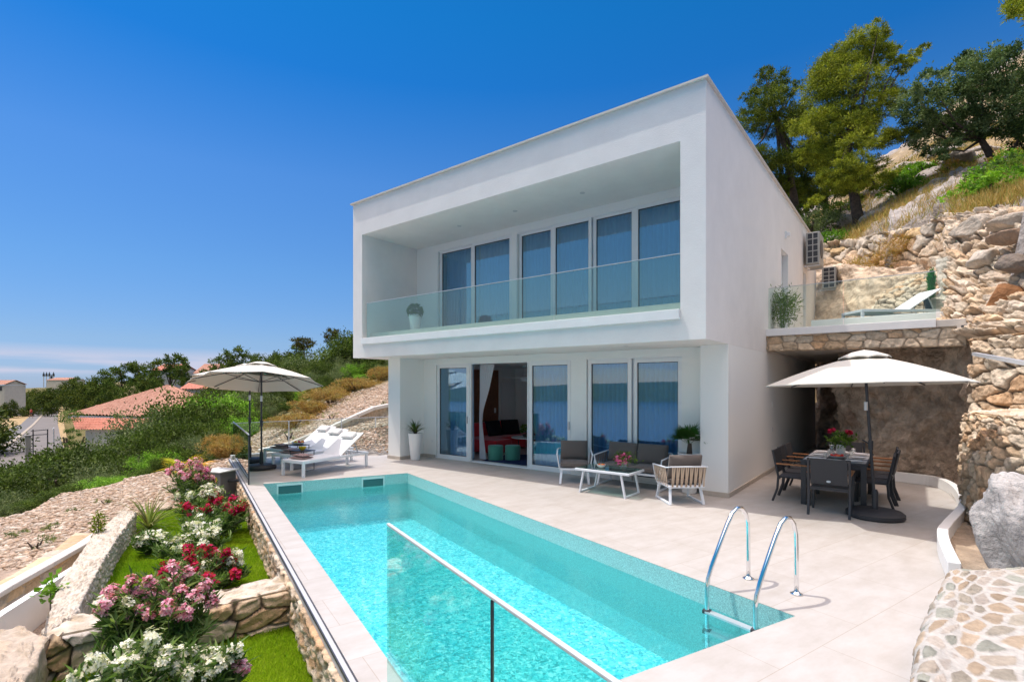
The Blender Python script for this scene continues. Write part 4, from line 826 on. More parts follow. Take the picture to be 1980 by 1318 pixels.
# ================================================================== PARASOLS
def parasol(name, loc, r, ztop, zrim, label, tilt=(0, 0), lean=(0, 0), rz=0, base_r=.36, group=None, base_h=.12):
    t = thing(name, label, 'parasol', (*loc, 0), 0, group)
    b = MB(); b.lathe([(base_r*.93, 0), (base_r, .02), (base_r, base_h*.6), (base_r*.9, base_h*.85), (base_r*.5, base_h), (.06, base_h+.005)], (0, 0, 0), 40); b.build('base', M['darkplastic'], t, smooth=True, angle=50)
    b = MB(); b.lathe([(.042, base_h), (.042, base_h+.26), (.03, base_h+.3)], (0, 0, 0), 16); b.build('pole_socket', M['dark'], t, smooth=True, angle=40)
    top = (lean[0], lean[1], ztop-.03)
    b = MB(); b.tube([(0, 0, base_h+.02), (lean[0]*.6, lean[1]*.6, ztop*.62), top], .021, 12); b.build('pole', M['dark'], t, smooth=True, angle=50)
    b = MB(); b.lathe([(.034, 0), (.034, .14)], (lean[0]*.4, lean[1]*.4, 1.02), 12); b.tube([(lean[0]*.4, lean[1]*.4, 1.1), (lean[0]*.4-.05, lean[1]*.4, 1.13), (lean[0]*.4-.11, lean[1]*.4, 1.17)], .01, 8); b.build('crank', M['dark'], t)
    b = MB(); b.lathe([(.026, 0), (.026, .13)], (lean[0]*.85, lean[1]*.85, 1.62), 12); b.build('tilt_collar', M['steel'], t, smooth=True, angle=40)
    T = Matrix.Translation((lean[0], lean[1], ztop)) @ Matrix.Rotation(tilt[0], 4, 'X') @ Matrix.Rotation(tilt[1], 4, 'Y') @ Matrix.Rotation(rz, 4, 'Z')
    dz = ztop-zrim; vs = []; fs = []; rings = 7; seg = 64; V0 = T @ Vector((0, 0, -.02))
    for i in range(rings+1):
        f = .03+(i/rings)*.97
        for k in range(seg):
            a = 2*math.pi*k/seg; loc8 = (k % 8)/8; a8 = (loc8-.5)*math.pi/4
            rr = r*math.cos(math.pi/8)/math.cos(a8) ; dip = math.sin(loc8*math.pi)
            rr = rr*(1-.03*dip*f*f)
            z = -dz*(f**1.08)+.025*math.sin(f*math.pi)+ .045*dip*f*f*0 - .03*dip*f*(1-f)
            p_ = T @ Vector((rr*f*math.cos(a), rr*f*math.sin(a), z)); vs.append(p_)
    for i in range(rings):
        for k in range(seg): fs.append((i*seg+k, i*seg+(k+1) % seg, (i+1)*seg+(k+1) % seg, (i+1)*seg+k))
    n0 = len(vs); vs += [T @ (T.inverted() @ v + Vector((0, 0, -.012))) for v in vs]
    fs += [tuple(n0+i for i in f)[::-1] for f in fs]
    for k in range(seg): fs.append((rings*seg+k, rings*seg+(k+1) % seg, n0+rings*seg+(k+1) % seg, n0+rings*seg+k))
    b = MB(); b.add(vs, fs); cn = b.build('canopy', M['canvas'], t, smooth=True, angle=14)
    vs = []; fs = []
    for i, (f, z) in enumerate(((.0, .055), (.12, .02), (.25, -.065), (.25, -.085))):
        for k in range(32):
            a = 2*math.pi*k/32; loc8 = (k % 4)/4; a8 = (loc8-.5)*math.pi/4; rr = r*math.cos(math.pi/8)/math.cos(a8)*f
            vs.append(T @ Vector((rr*math.cos(a), rr*math.sin(a), z+.02+.02*math.sin(loc8*math.pi)*(f > .2))))
    for i in range(3):
        for k in range(32): fs.append((i*32+k, i*32+(k+1) % 32, (i+1)*32+(k+1) % 32, (i+1)*32+k))
    b = MB(); b.add(vs, fs); b.build('vent', M['canvas'], cn, smooth=True, angle=20)
    for k in range(8):
        a = k*math.pi/4; e_ = T @ Vector((r*.985*math.cos(a), r*.985*math.sin(a), -dz-.012)); s_ = T @ Vector((.03*math.cos(a), .03*math.sin(a), -.06)); mid = T @ Vector((r*.52*math.cos(a), r*.52*math.sin(a), -dz*.52-.05)); h_ = T @ Vector((.03*math.cos(a), .03*math.sin(a), -.42))
        b = MB(); b.bar(s_, e_, .014, .018); b.bar(h_, mid, .012, .014); b.build('rib', M['dark'], t)
    return t
parasol('parasol', (2.14, -.02), 1.36, 2.47, 2.02, 'big cream parasol over the black dining table on the right', lean=(-.13, -.08), rz=R(12), base_r=.38, tilt=(R(-1), R(-1.5)))
dirc = Vector((CAM[0]+9.7, CAM[1]+3.4, 0)).normalized()
parasol('parasol', (-9.72, -3.55), 1.42, 2.50, 2.07, 'cream parasol shading the front sun loungers at the far end of the pool', tilt=(R(-7), R(-7)), rz=R(20), base_r=.33, group=None)
parasol('parasol', (-11.05, -3.2), 1.42, 2.50, 2.05, 'second cream parasol partly hidden behind the front one at the left edge of the deck', tilt=(R(-7), R(-7)), rz=R(8), base_r=.33)
# ================================================================== SUN LOUNGERS
def lounger(name, loc, rz, label, group):
    t = thing(name, label, 'sun lounger', (*loc, 0) if len(loc) == 2 else loc, rz, group); w_, l_ = .66, 1.95; h = .36
    b = MB()
    for s in (-1, 1): b.box(s*w_/2-.025, -l_/2, h-.06, s*w_/2+.025, l_/2, h)
    b.box(-w_/2+.025, -l_/2, h-.06, w_/2-.025, -l_/2+.05, h); b.box(-w_/2+.025, l_/2-.05, h-.06, w_/2-.025, l_/2, h); b.build('frame', M['blueframe'], t, bevel=.005)
    for sx in (-1, 1):
        for y in (-l_/2+.03, l_/2-.06):
            b = MB(); b.box(sx*w_/2-.024, y-.03, 0, sx*w_/2+.024, y+.03, h-.061); b.build('leg', M['blueframe'], t, bevel=.005)
    b = MB(); b.box(-w_/2+.03, -l_/2+.05, h-.012, w_/2-.03, .12, h+.006); b.build('seat', M['mesh'], t)
    a = R(33); L_ = .86; ca, sa = math.cos(a), math.sin(a)
    b = MB(); b.obox((0, .12+L_/2*ca, h+L_/2*sa), (w_-.03, L_, .022), rot(0, a)); bk = b.build('backrest', M['mesh'], t, bevel=.004)
    b = MB(); 
    for s in (-1, 1): b.bar((s*.25, .12+L_*.65*ca, h+L_*.65*sa-.02), (s*.25, l_/2-.25, h-.03), .02, .02)
    b.build('prop_strut', M['steel'], t)
    return t
base1 = np.array([-8.28, -2.70]); stp = np.array([-1.13, .36]); hd = R(9)
lg = 'sun loungers in a row under the parasols'
lo = [lounger('sun_lounger', base1, hd, 'nearest white sun lounger beside the pool end, mauve towels on its foot end', lg)]
for i, lab in ((1, 'middle white sun lounger in the row of three under the parasols'), (2, 'farthest white sun lounger, beside the glass balustrade')):
    c = dup(lo[0]); p = base1+stp*i; c.location = (p[0], p[1], 0); c['label'] = lab; lo.append(c)
def onl(i, x, y, z):
    p = base1+stp*i; return (p[0]+x*math.cos(hd)-y*math.sin(hd), p[1]+x*math.sin(hd)+y*math.cos(hd), z)
whr = ('nearest', 'middle', 'farthest')
def rolled(loc, size, rz, mat, label, group, rx=0):
    b = MB(); b.cushion((0, 0, size[2]/2), size, rot(0, rx), n=6, puff=.35); o = b.build('towel', M[mat], smooth=True); o.location = loc; o.rotation_euler = (0, 0, rz); return tag(o, label, 'towel', group)
for i in range(3):
    rolled(onl(i, -.0, .12+.66*math.cos(R(33)), .36+.66*math.sin(R(33))+.012), (.36, .22, .10), hd, 'towelwhite', f'rolled white towel at the head of the {whr[i]} lounger', 'rolled white towels on the headrests', R(33))
    rolled(onl(i, -.02, -.72, .368), (.42, .30, .055), hd+.05, 'towelmauve', f'folded mauve towel at the foot of the {whr[i]} lounger, lower one', 'folded mauve towels')
    rolled(onl(i, -.0, -.70, .424), (.40, .28, .05), hd-.08, 'towelmauve', f'folded mauve towel at the foot of the {whr[i]} lounger, on top of another', 'folded mauve towels')
rolled(onl(1, .05, -.45, .368), (.40, .30, .06), hd+.4, 'towelwhite', 'crumpled white towel on the middle lounger', None)
def side_table(loc, rz, label):
    t = thing('side_table', label, 'side table', (*loc, 0), rz); b = MB(); b.box(-.25, -.17, .46, .25, .17, .475); b.build('table_top', M['dark'], t, bevel=.004)
    for s in (-1, 1):
        b = MB(); b.tube([(s*.22, -.15, .46), (s*.22, -.15, .012), (s*.22, .15, .012), (s*.22, .15, .46)], .009, 8); b.build('leg_frame', M['dark'], t)
    return t
sp1 = onl(0, -.56, -.25, 0); side_table(sp1[:2], hd, 'small dark tray table between the nearest and the middle lounger')
sp2 = onl(1, -.56, -.05, 0); side_table(sp2[:2], hd, 'small dark tray table between the middle and the farthest lounger')
def bowl(loc, r, h, mat, label, fruit=None, seed=0, name='bowl', nf=9, fr=.03):
    t = thing(name, label, 'bowl', loc); b = MB(); b.lathe([(r*.45, 0), (r*.8, h*.45), (r, h), (r*.94, h), (r*.74, h*.5), (r*.4, h*.2)], (0, 0, 0), 24); b.build('dish', M[mat], t, smooth=True, angle=50)
    rg = random.Random(seed); b = MB()
    if fruit:
        for k in range(nf):
            a = rg.uniform(0, 6.28); q_ = r*.72*math.sqrt(rg.random()); zz = h*.75+rg.uniform(0, fr)
            b.lathe([(fr*math.sin(math.pi*j/6), -fr*math.cos(math.pi*j/6)) for j in range(1, 6)], (q_*math.cos(a), q_*math.sin(a), zz), 8, mi=k % len(fruit))
        b.build('fruit', [M[f] for f in fruit], t, smooth=True)
    return t
M['leafgreen'] = pm('salad_green', (.08, .2, .02), .6)
bowl((sp2[0], sp2[1], .476), .17, .06, 'china', 'platter of orange fruit on the farther tray table', ['orange', 'yellow', 'tomato'], 3)
bowl((sp1[0], sp1[1], .476), .09, .08, 'yellow', 'small bowl of olives and lemons on the nearer tray table', ['leafgreen', 'yellow'], 4, nf=7, fr=.022)
# ================================================================== LOUNGE SET
def armchair(label, loc, rz, W_=.62, seats=1, group='taupe cushioned rope lounge seats', name='armchair', cat='armchair', rope='ropegrey'):
    t = thing(name, label, cat, (*loc, 0), rz, group); D_ = .62; hs0 = .30; ha = .60
    b = MB(); b.box(-W_/2, -D_/2, hs0-.02, W_/2, D_/2, hs0+.02)
    b.build('seat_frame', M['blueframe'], t, bevel=.006)
    for s in (-1, 1):   # sled legs
        b = MB(); x = s*(W_/2-.05); b.bar((x, -D_/2+.06, hs0-.02), (x+s*.03, -D_/2-.02, .0), .045, .03); b.build('leg', M['blueframe'], t, bevel=.004)
        b = MB(); b.bar((x, D_/2-.08, hs0-.02), (x+s*.03, D_/2+.0, .0), .045, .03); b.build('leg', M['blueframe'], t, bevel=.004)
        b = MB(); b.bar((x+s*.03, -D_/2-.02, .018), (x+s*.03, D_/2, .018), .045, .03); b.build('runner', M['blueframe'], t, bevel=.004)
    # arm + back top tube and ropes
    fl_ = .045
    path = [(-W_/2-.0, -D_/2+.0, hs0+.02), (-W_/2-fl_, -D_/2-.02, ha), (-W_/2-fl_, D_/2-.02, ha+.03), (-W_/2, D_/2+.07, ha+.05), (W_/2, D_/2+.07, ha+.05), (W_/2+fl_, D_/2-.02, ha+.03), (W_/2+fl_, -D_/2-.02, ha), (W_/2, -D_/2, hs0+.02)]
    b = MB()
    for p, q in zip(path[:-1], path[1:]): b.bar(p, q, .03, .02)
    b.build('arm_frame', M['blueframe'], t, bevel=.004)
    b = MB(); n = 15
    for s in (-1, 1):
        for k in range(n):
            f = (k+.5)/n; y = -D_/2+f*(D_-.03); z2 = ha+.03*f; off = .018 if k % 2 else -.018
            b.bar((s*(W_/2+.004), y+off, hs0), (s*(W_/2+fl_), y, z2), .004, .022, up=(0, 1, 0))
    nb_ = int(W_/.04)
    for k in range(nb_):
        x = -W_/2+.02+(W_-.04)*(k+.5)/nb_; off = .016 if k % 2 else -.016
        b.bar((x+off, D_/2+.004, hs0), (x, D_/2+.07, ha+.05), .004, .024, up=(1, 0, 0))
    b.build('rope_weave', M[rope], t)
    cw = (W_-.04)/seats
    for k in range(seats):
        x = -W_/2+.02+cw*(k+.5)
        b = MB(); b.cushion((x, -.03, hs0+.085), (cw-.01, D_-.06, .13), n=8, puff=.25); b.build('seat_cushion', M['cushion'], t, smooth=True, angle=60)
        b = MB(); b.cushion((x, D_/2-.10, hs0+.33), (cw-.02, .40, .15), rot(0, R(76)), n=10, puff=.5)
        b.build('back_cushion', M['cushion'], t, smooth=True, angle=70)
    return t
armchair('taupe cushioned rope armchair at the left end of the coffee table, facing the pool', (-2.98, -.32), R(32))
armchair('beige rope armchair seen from behind at the right of the coffee table', (-.60, -.76), R(222), rope='rope')
armchair('taupe two seat rope sofa in front of the rightmost glass doors', (-1.80, -.02), R(2), 1.30, 2, name='outdoor_sofa', cat='sofa')
ct = thing('coffee_table', 'white metal coffee table with frosted glass top in front of the outdoor sofa', 'coffee table', (-1.88, -.9, 0))
b = MB()
for p, q in (((-.55, -.31), (.55, -.31)), ((-.55, .31), (.55, .31))): b.bar((p[0], p[1], .43), (q[0], q[1], .43), .04, .04)
for x in (-.53, .53): b.bar((x, -.29, .43), (x, .29, .43), .04, .04)
b.build('top_frame', M['blueframe'], ct, bevel=.004)
b = MB(); b.box(-.53, -.29, .452, .53, .29, .46); b.build('glass_top', M['tableglass'], ct)
for s in (-1, 1):
    for y in (-.29, .29): b = MB(); b.bar((s*.38, y, .41), (s*.46, y, 0), .045, .03); b.build('leg', M['blueframe'], ct, bevel=.004)
    b = MB(); b.bar((s*.46, -.29, .018), (s*.46, .29, .018), .045, .03); b.build('runner', M['blueframe'], ct, bevel=.004)
bowl((-2.02, -.95, .461), .09, .06, 'china', 'small white bowl of salad on the coffee table', ['tomato', 'leafgreen', 'orange'], 8, nf=12, fr=.02)
# ================================================================== DINING SET
dt = thing('dining_table', 'black dining table laid for a meal beneath the right parasol', 'dining table', (1.56, 1.12, 0))
b = MB(); b.box(-.47, -.87, .715, .47, .87, .745); b.build('tabletop', M['dark'], dt, bevel=.004)
b = MB(); b.box(-.44, -.84, .65, .44, -.81, .714); b.box(-.44, .81, .65, .44, .84, .714); b.box(-.44, -.81, .65, -.41, .81, .714); b.box(.41, -.81, .65, .44, .81, .714); b.build('apron', M['dark'], dt)
for sx in (-1, 1):
    for sy in (-1, 1): b = MB(); b.box(sx*.42-.04, sy*.82-.04, 0, sx*.42+.04, sy*.82+.04, .714); b.build('leg', M['dark'], dt, bevel=.004)
def dchair(label, loc, rz):
    t = thing('dining_chair', label, 'dining chair', (*loc, 0), rz, 'black wicker dining chairs round the table'); w_ = .27
    b = MB(); b.box(-w_+.02, -.24, .41, w_-.02, .23, .435); b.build('seat', M['rattan'], t, bevel=.008)
    b = MB(); b.obox((0, .275, .68), (w_*2-.05, .025, .40), rot(0, R(-9))); b.build('backrest', M['rattan'], t, bevel=.008)
    for s in (-1, 1):
        b = MB(); b.bar((s*w_, -.25, 0), (s*w_, -.22, .64), .03, .04, up=(0, 1, 0)); b.build('leg', M['dark'], t)
        b = MB(); b.tube([(s*w_, .31, 0), (s*w_, .235, .22), (s*w_, .22, .43), (s*w_, .31, .88)], .019, 8); b.build('leg', M['dark'], t)
        b = MB(); b.box(s*w_-.028, -.27, .64, s*w_+.028, .25, .662); b.build('armrest', M['teak'], t, bevel=.005)
    b = MB(); b.box(-w_+.016, -.235, .385, w_-.016, -.21, .409); b.build('seat_rail', M['dark'], t); b = MB(); b.box(-w_+.016, .20, .385, w_-.016, .225, .409); b.build('seat_rail', M['dark'], t)
    b = MB(); b.lathe([(.030, 0), (.030, .004)], (0, 0, 0), 20); o = b.build('badge', M['steel'], t); o.scale = (1, .55, 1); o.rotation_euler = (R(99), 0, 0); o.location = (0, .285, .535)
    return t
dc = dchair('black wicker dining chair at the near end of the table, seen from behind', (1.58, -.16), R(180))
for lab, loc, rz in (('nearest black chair on the villa side of the dining table', (.98, .52), R(90)), ('middle black chair on the villa side of the dining table', (.96, 1.08), R(91)), ('farthest black chair on the villa side of the dining table', (.97, 1.64), R(90)),
                     ('nearest black chair on the cliff side of the dining table', (2.06, .78), R(-90)), ('middle black chair on the cliff side of the dining table', (2.10, 1.34), R(-92)), ('farthest black chair on the cliff side of the dining table', (2.08, 1.86), R(-88)),
                     ('black dining chair at the far end of the table facing the pool', (1.58, 2.30), 0)):
    c = dup(dc); c.location = (*loc, 0); c.rotation_euler = (0, 0, rz); c['label'] = lab
M['mat'] = pm('pale_placemat', (.55, .52, .5), .8)
sides = []
for k, y in enumerate((.52, 1.08, 1.64)):
    for s in (-1, 1): sides.append((1.56+s*.29, y+.06, 0 if s < 0 else 1, k))
wn = ('nearest', 'middle', 'farthest')
for (x, y, s, k) in sides+[(1.56, .46, 2, 0), (1.56, 1.82, 3, 0)]:
    w_ = {0: 'villa side, '+wn[k]+' seat', 1: 'cliff side, '+wn[k]+' seat', 2: 'near end seat of the table', 3: 'far end seat of the table'}[s]
    t = thing('place_setting', 'placemat, plate and cutlery at the '+w_, 'place setting', (x, y, .746), 0 if s < 2 else R(90), 'place settings on the dining table')
    b = MB(); b.box(-.15, -.21, 0, .15, .21, .003); b.build('placemat', M['mat'], t)
    b = MB(); b.lathe([(.06, .0035), (.12, .014), (.125, .014), (.07, .007)], (0, 0, 0), 20); b.build('plate', M['china'], t, smooth=True)
    b = MB(); b.box(-.08, .15, .004, .1, .165, .007); b.box(-.08, -.165, .004, .1, -.15, .007); b.build('cutlery', M['chrome'], t)
M['drinkglass'] = glassmat('drinking_glass', (.95, .97, .97), .08)
for i, (x, y) in enumerate(((1.40, .78), (1.72, .76), (1.40, 1.3), (1.74, 1.30), (1.74, 1.7))):
    b = MB(); b.lathe([(.025, 0), (.032, .1), (.03, .1), (.023, .008)], (0, 0, 0), 14); o = b.build('drinking_glass', M['drinkglass'], smooth=True); o.location = (x, y, .746)
    tag(o, 'clear drinking glass on the dining table, '+('villa side near the first plate', 'cliff side near the first plate', 'villa side beside the carafe', 'cliff side level with the vase', 'cliff side at the far end')[i], 'glass', 'drinking glasses on the dining table')
b = MB(); b.lathe([(.045, 0), (.055, .05), (.028, .13), (.05, .2), (.045, .2), (.022, .13), (.05, .05)], (0, 0, 0), 18); o = b.build('carafe', M['drinkglass'], smooth=True); o.location = (1.46, 1.12, .746); tag(o, 'glass carafe left of the white vase on the dining table', 'carafe')
bowl((1.56, .82, .746), .13, .05, 'china', 'plate of red tomatoes and ham in the middle of the dining table', ['tomato', 'orange', 'tomato'], 12, nf=16, fr=.022, name='serving_plate')
# ================================================================== POTS AND PLANTS
def fan_leaves(name, n, L_, w_, cols, mat, parent, seed=0, up=.6, droop=.5, segs=4, base=(0, 0, 0), spread=1.0, keel=0):
    rg = random.Random(seed); V = []; Q = []; C = []
    for k in range(n):
        a = rg.uniform(0, 6.283); e = rg.uniform(up-.45*spread, up+.35); l = L_*rg.uniform(.7, 1.1); c = random.Random(k+seed*99).choice(cols); c = [x*rg.uniform(.8, 1.2) for x in c]
        p = Vector(base)+Vector((math.cos(a), math.sin(a), 0))*.012; ang = e*math.pi/2; dd = Vector((math.cos(a), math.sin(a), 0)); sd = Vector((-math.sin(a), math.cos(a), 0)); i0 = len(V)
        for s in range(segs+1):
            f = s/segs; ww = w_*(math.sin(min(1, f*1.2+.25)*math.pi*.5)*(1-f)**.6+.02); V += [p+sd*ww/2, p-sd*ww/2]; C += [c, c]
            d = dd*math.cos(ang)+Vector((0, 0, math.sin(ang))); p = p+d*l/segs; ang -= droop*rg.uniform(.6, 1.2)/segs*1.8
        for s in range(segs): Q.append((i0+2*s, i0+2*s+1, i0+2*s+3, i0+2*s+2))
    return npmesh(name, np.array([tuple(v) for v in V]), np.array(Q), mat, parent, np.array(C))
def palm_fronds(name, n, L_, cols, mat, parent, seed=0, base=(0, 0, 0), fan=11, up=.75, stalk=.5):
    rg = random.Random(seed); V = []; Q = []; C = []
    for k in range(n):
        a = rg.uniform(0, 6.283); e = rg.uniform(.15, 1.35)*up; c = [x*rg.uniform(.8, 1.25) for x in rg.choice(cols)]
        d = Vector((math.cos(a)*math.cos(e), math.sin(a)*math.cos(e), math.sin(e))); sd = Vector((-math.sin(a), math.cos(a), 0)); nn_ = d.cross(sd)
        p0 = Vector(base); p1 = p0+d*L_*stalk*rg.uniform(.8, 1.1); i0 = len(V)
        V += [p0+sd*.004, p0-sd*.004, p1-sd*.003, p1+sd*.003]; C += [c]*4; Q.append((i0, i0+1, i0+2, i0+3))
        for j in range(fan):
            b_ = (j/(fan-1)-.5)*2.5; dl = (d*math.cos(b_)+sd*math.sin(b_)).normalized(); ll = L_*(1-stalk*.9)*rg.uniform(.85, 1.05)*(1-.25*abs(b_)); m_ = p1+dl*ll*.5; tip = p1+dl*ll-Vector((0, 0, ll*.22)); s2 = dl.cross(nn_).normalized()*L_*.022; i0 = len(V)
            V += [p1, m_+s2, tip, m_-s2]; C += [c]*4; Q.append((i0, i0+1, i0+2, i0+3))
    return npmesh(name, np.array([tuple(v) for v in V]), np.array(Q), mat, parent, np.array(C))
def pot(t, r0, r1, h, mat='potwhite', ribs=True):
    pr = [(r0*.85, 0), (r0, .01)]; n = 14 if ribs else 2
    for i in range(n+1):
        f = i/n; r = r0+(r1-r0)*f; pr.append((r, .01+f*(h-.03)))
        if ribs: pr.append((r+.004, .01+(f+.02)*(h-.03)))
    pr += [(r1+.008, h-.015), (r1+.008, h), (r1-.02, h), (r1-.03, h-.05)]
    b = MB(); b.lathe(pr, (0, 0, 0), 32, cap=False); b.build('pot', M[mat], t, smooth=True, angle=40)
    b = MB(); b.lathe([(.001, h-.045), (r1-.029, h-.045)], (0, 0, 0), 24, cap=False); b.build('soil', M['soil'], t)
p = gz(803, 889); t = thing('potted_yucca', 'spiky yucca in a tall ribbed white pot beside the left pillar', 'potted plant', (p[0], p[1], 0)); pot(t, .12, .185, .72)
fan_leaves('leaves', 60, .42, .035, BUSH[:2]+[(.09, .13, .05)], M['leaf'], t, 3, up=.75, droop=.5, base=(0, 0, .72), spread=.9); b = MB(); b.tube([(0, 0, .65), (0, 0, .82)], .05, 10); b.build('stem', M['bark'], t)
t = thing('potted_palm', 'fan palm in a ribbed white pot behind the right armchair beside the corner wall', 'potted plant', (-.70, .02, 0)); pot(t, .13, .2, .74)
palm_fronds('fronds', 26, .52, [(.03, .09, .02), (.05, .12, .03)], M['leaf'], t, 4, base=(0, 0, .9), fan=13, up=.95, stalk=.42); b = MB(); b.tube([(0, 0, .65), (.01, 0, .92)], [.06, .035], 10); b.build('stem', M['bark'], t)
p = (-7.52, -.66, 3.40); t = thing('potted_topiary', 'clipped round topiary ball in a white pot on the upper balcony', 'potted plant', p); pot(t, .11, .165, .42)
foliage('topiary_ball', [((0, 0, .50), (.19, .19, .19))], 5000, BUSH[:2], .03, .018, M['leafdull'], t, 5, clump=.12, per=20, shell=.85)
p = wy(1510, 634, 3.75); t = thing('potted_bamboo', 'leafy bamboo in a low white pot behind the glass of the raised terrace', 'potted plant', (p[0]+.02, 3.75, 3.122)); pot(t, .13, .16, .2, ribs=False)
b = MB(); rg = random.Random(5); stems = []
for k in range(16):
    a = rg.uniform(0, 6.28); e = (math.cos(a)*rg.uniform(.05, .3), math.sin(a)*rg.uniform(.05, .25)); stems.append(e); b.tube([(e[0]*.15, e[1]*.15, .15), (e[0]*.6, e[1]*.6, .55), (e[0], e[1], rg.uniform(.75, 1.0))], .005, 5)
b.build('stems', M['leafgreen'], t); foliage('leaves', [((0, 0, .68), (.30, .28, .36))], 1700, BUSH, .11, .016, M['leaf'], t, 6, clump=.5, per=12, shell=.2)
# flowers on tables
def blossom_cluster(P, rad, n, cols, size, rg):
    cen = P+unit(n, rg)*rad*rg.uniform(.4, 1, n)[:, None]; nrm = (cen-P)/rad+np.array([0, 0, .5])+rg.normal(size=(n, 3))*.3; nrm /= np.linalg.norm(nrm, axis=1, keepdims=True)
    a = np.cross(nrm, unit(n, rg)); a /= np.linalg.norm(a, axis=1, keepdims=True); bb = np.cross(nrm, a); Vs = []; Cs = []
    for k in range(5):
        t = 2*math.pi*k/5; d = a*math.cos(t)+bb*math.sin(t); s = -a*math.sin(t)+bb*math.cos(t); sz = size*rg.uniform(.8, 1.2, n)[:, None]
        Vs.append(np.stack([cen, cen+d*sz*.6+s*sz*.33+nrm*sz*.15, cen+d*sz+nrm*sz*.1, cen+d*sz*.6-s*sz*.33+nrm*sz*.15], 1)); c = np.array(cols)[rg.integers(0, len(cols), n)]*rg.uniform(.85, 1.1, n)[:, None]; Cs.append(np.repeat(c[:, None], 4, 1))
    return np.concatenate(Vs).reshape(-1, 3), np.concatenate(Cs).reshape(-1, 3)
def blossoms(name, centers, rad, n, cols, size, parent, seed=0):
    rg = np.random.default_rng(seed); V = []; C = []
    for c in centers: v, k = blossom_cluster(np.array(c), rad*rg.uniform(.7, 1.2), n, cols, size, rg); V.append(v); C.append(k)
    V = np.concatenate(V); C = np.concatenate(C); return npmesh(name, V, np.arange(len(V)).reshape(-1, 4), M['petal'], parent, C)
PINK = [(.70, .22, .36), (.78, .38, .50), (.82, .55, .62)]; MAG = [(.62, .08, .30), (.75, .25, .45)]; WHITE = [(.82, .80, .72), (.80, .76, .60), (.78, .78, .74)]; REDF = [(.45, .01, .05), (.55, .02, .12), (.35, .005, .02)]
t = thing('flower_bouquet', 'bouquet of magenta flowers in a low vase on the coffee table', 'flower bouquet', (-1.62, -.86, .461)); b = MB(); b.lathe([(.05, 0), (.07, .06), (.06, .12), (.052, .12)], (0, 0, 0), 18); b.build('vase', M['drinkglass'], t, smooth=True)
blossoms('blossoms', [(-.12, -.03, .17), (-.05, -.09, .2), (.07, -.07, .16), (.02, 0, .26), (.1, .05, .22), (-.08, .07, .24), (0, -.12, .13)], .06, 14, MAG, .03, t, 2); foliage('leaves', [((.03, .02, .2), (.17, .16, .09))], 260, BUSH, .07, .022, M['leaf'], t, 3, clump=.6, per=10)
t = thing('flower_vase', 'white vase of red flowers standing on the dining table', 'flower vase', (1.58, 1.28, .746)); b = MB(); b.lathe([(.05, 0), (.072, .05), (.075, .16), (.06, .2), (.05, .2)], (0, 0, 0), 20); b.build('vase', M['potwhite'], t, smooth=True, angle=50)
blossoms('blossoms', [(-.17, 0, .43), (-.12, .02, .45), (.1, .0, .44), (.14, .02, .42)], .035, 12, REDF, .03, t, 5); foliage('leaves', [((0, 0, .27), (.15, .12, .10))], 240, BUSH, .08, .04, M['leaf'], t, 4, clump=.6, per=10)
b = MB(); b.tube([(0, 0, .15), (-.15, 0, .42)], .003, 5); b.tube([(0, 0, .15), (.12, 0, .43)], .003, 5); b.build('stems', M['leafgreen'], t)
# ================================================================== AIR CONDITIONERS
def acunit(label, x, y, z, w_=.34, l_=.85, h=.72):
    t = thing('air_conditioner', label, 'air conditioner', (x, y, z), 0, 'air conditioning units on the side wall')
    b = MB(); b.box(0, 0, 0, w_, l_, h); b.build('casing', M['acgrey'], t, bevel=.012)
    b = MB(); b.box(.03, -.008, .03, w_-.03, -.002, h-.03); b.build('grille_backing', M['dark'], t)
    b = MB(); 
    for k in range(6): z_ = .03+(h-.06)*k/5; b.box(.025, -.02, z_-.012, w_-.025, -.0085, z_+.012)
    for x_ in (.025, w_/2-.01, w_-.05): b.box(x_, -.021, .03, x_+.025, -.0205+.012, h-.03)
    b.build('grille', M['acgrey'], t)
    b = MB(); b.lathe([(.27, 0), (.27, .012)], (0, 0, 0), 32); o = b.build('fan_guard', M['dark'], t); o.rotation_euler = (0, R(90), 0); o.location = (w_+.001, l_*.4, h/2)
    b = MB(); b.bar((-.06, .1, -.03), (w_, .1, -.03), .04, .03); b.bar((-.06, l_-.1, -.03), (w_, l_-.1, -.03), .04, .03); b.build('bracket', M['steel'], t)
    return t
acunit('nearer and higher air conditioner hung on the villa side wall', .08, 8.0, 5.62, h=.95, w_=.36)
acunit('farther and lower air conditioner hung on the villa side wall', .22, 10.35, 5.22, h=.72, w_=.4)
# ================================================================== ON THE TERRACE
lt = lounger('sun_lounger', (*xyD(1728, 11.8), 3.34), R(-52), 'white sun lounger tilted up on the raised terrace in front of the stones', None)
p = P_(1801, 585, 11.9)
t = thing('plant_stand', 'tall green cactus in a blue pot on a thin wire stand on the raised terrace', 'plant stand', (p[0], p[1], 3.12)); zz = p[2]-3.12
b = MB(); b.lathe([(.10, -.2), (.16, .08), (.15, .08), (.1, -.15)], (0, 0, zz), 16); b.build('pot', pm('blue_pot', (.02, .07, .13), .5), t, smooth=True)
b = MB()
for k in range(4): a = k*1.57+.5; b.tube([(math.cos(a)*.15, math.sin(a)*.15, zz+.05), (math.cos(a)*.2, math.sin(a)*.2, 0)], .008, 6)
b.build('stand', M['dark'], t)
foliage('cactus', [((0, 0, zz+.22), (.07, .07, .2)), ((0, 0, zz+.52), (.065, .065, .2))], 2600, [(.02, .16, .03), (.04, .28, .06), (.03, .2, .04)], .07, .012, M['leafdull'], t, 8, clump=.3, per=12, shell=.3, outw=.2, upw=1.4)
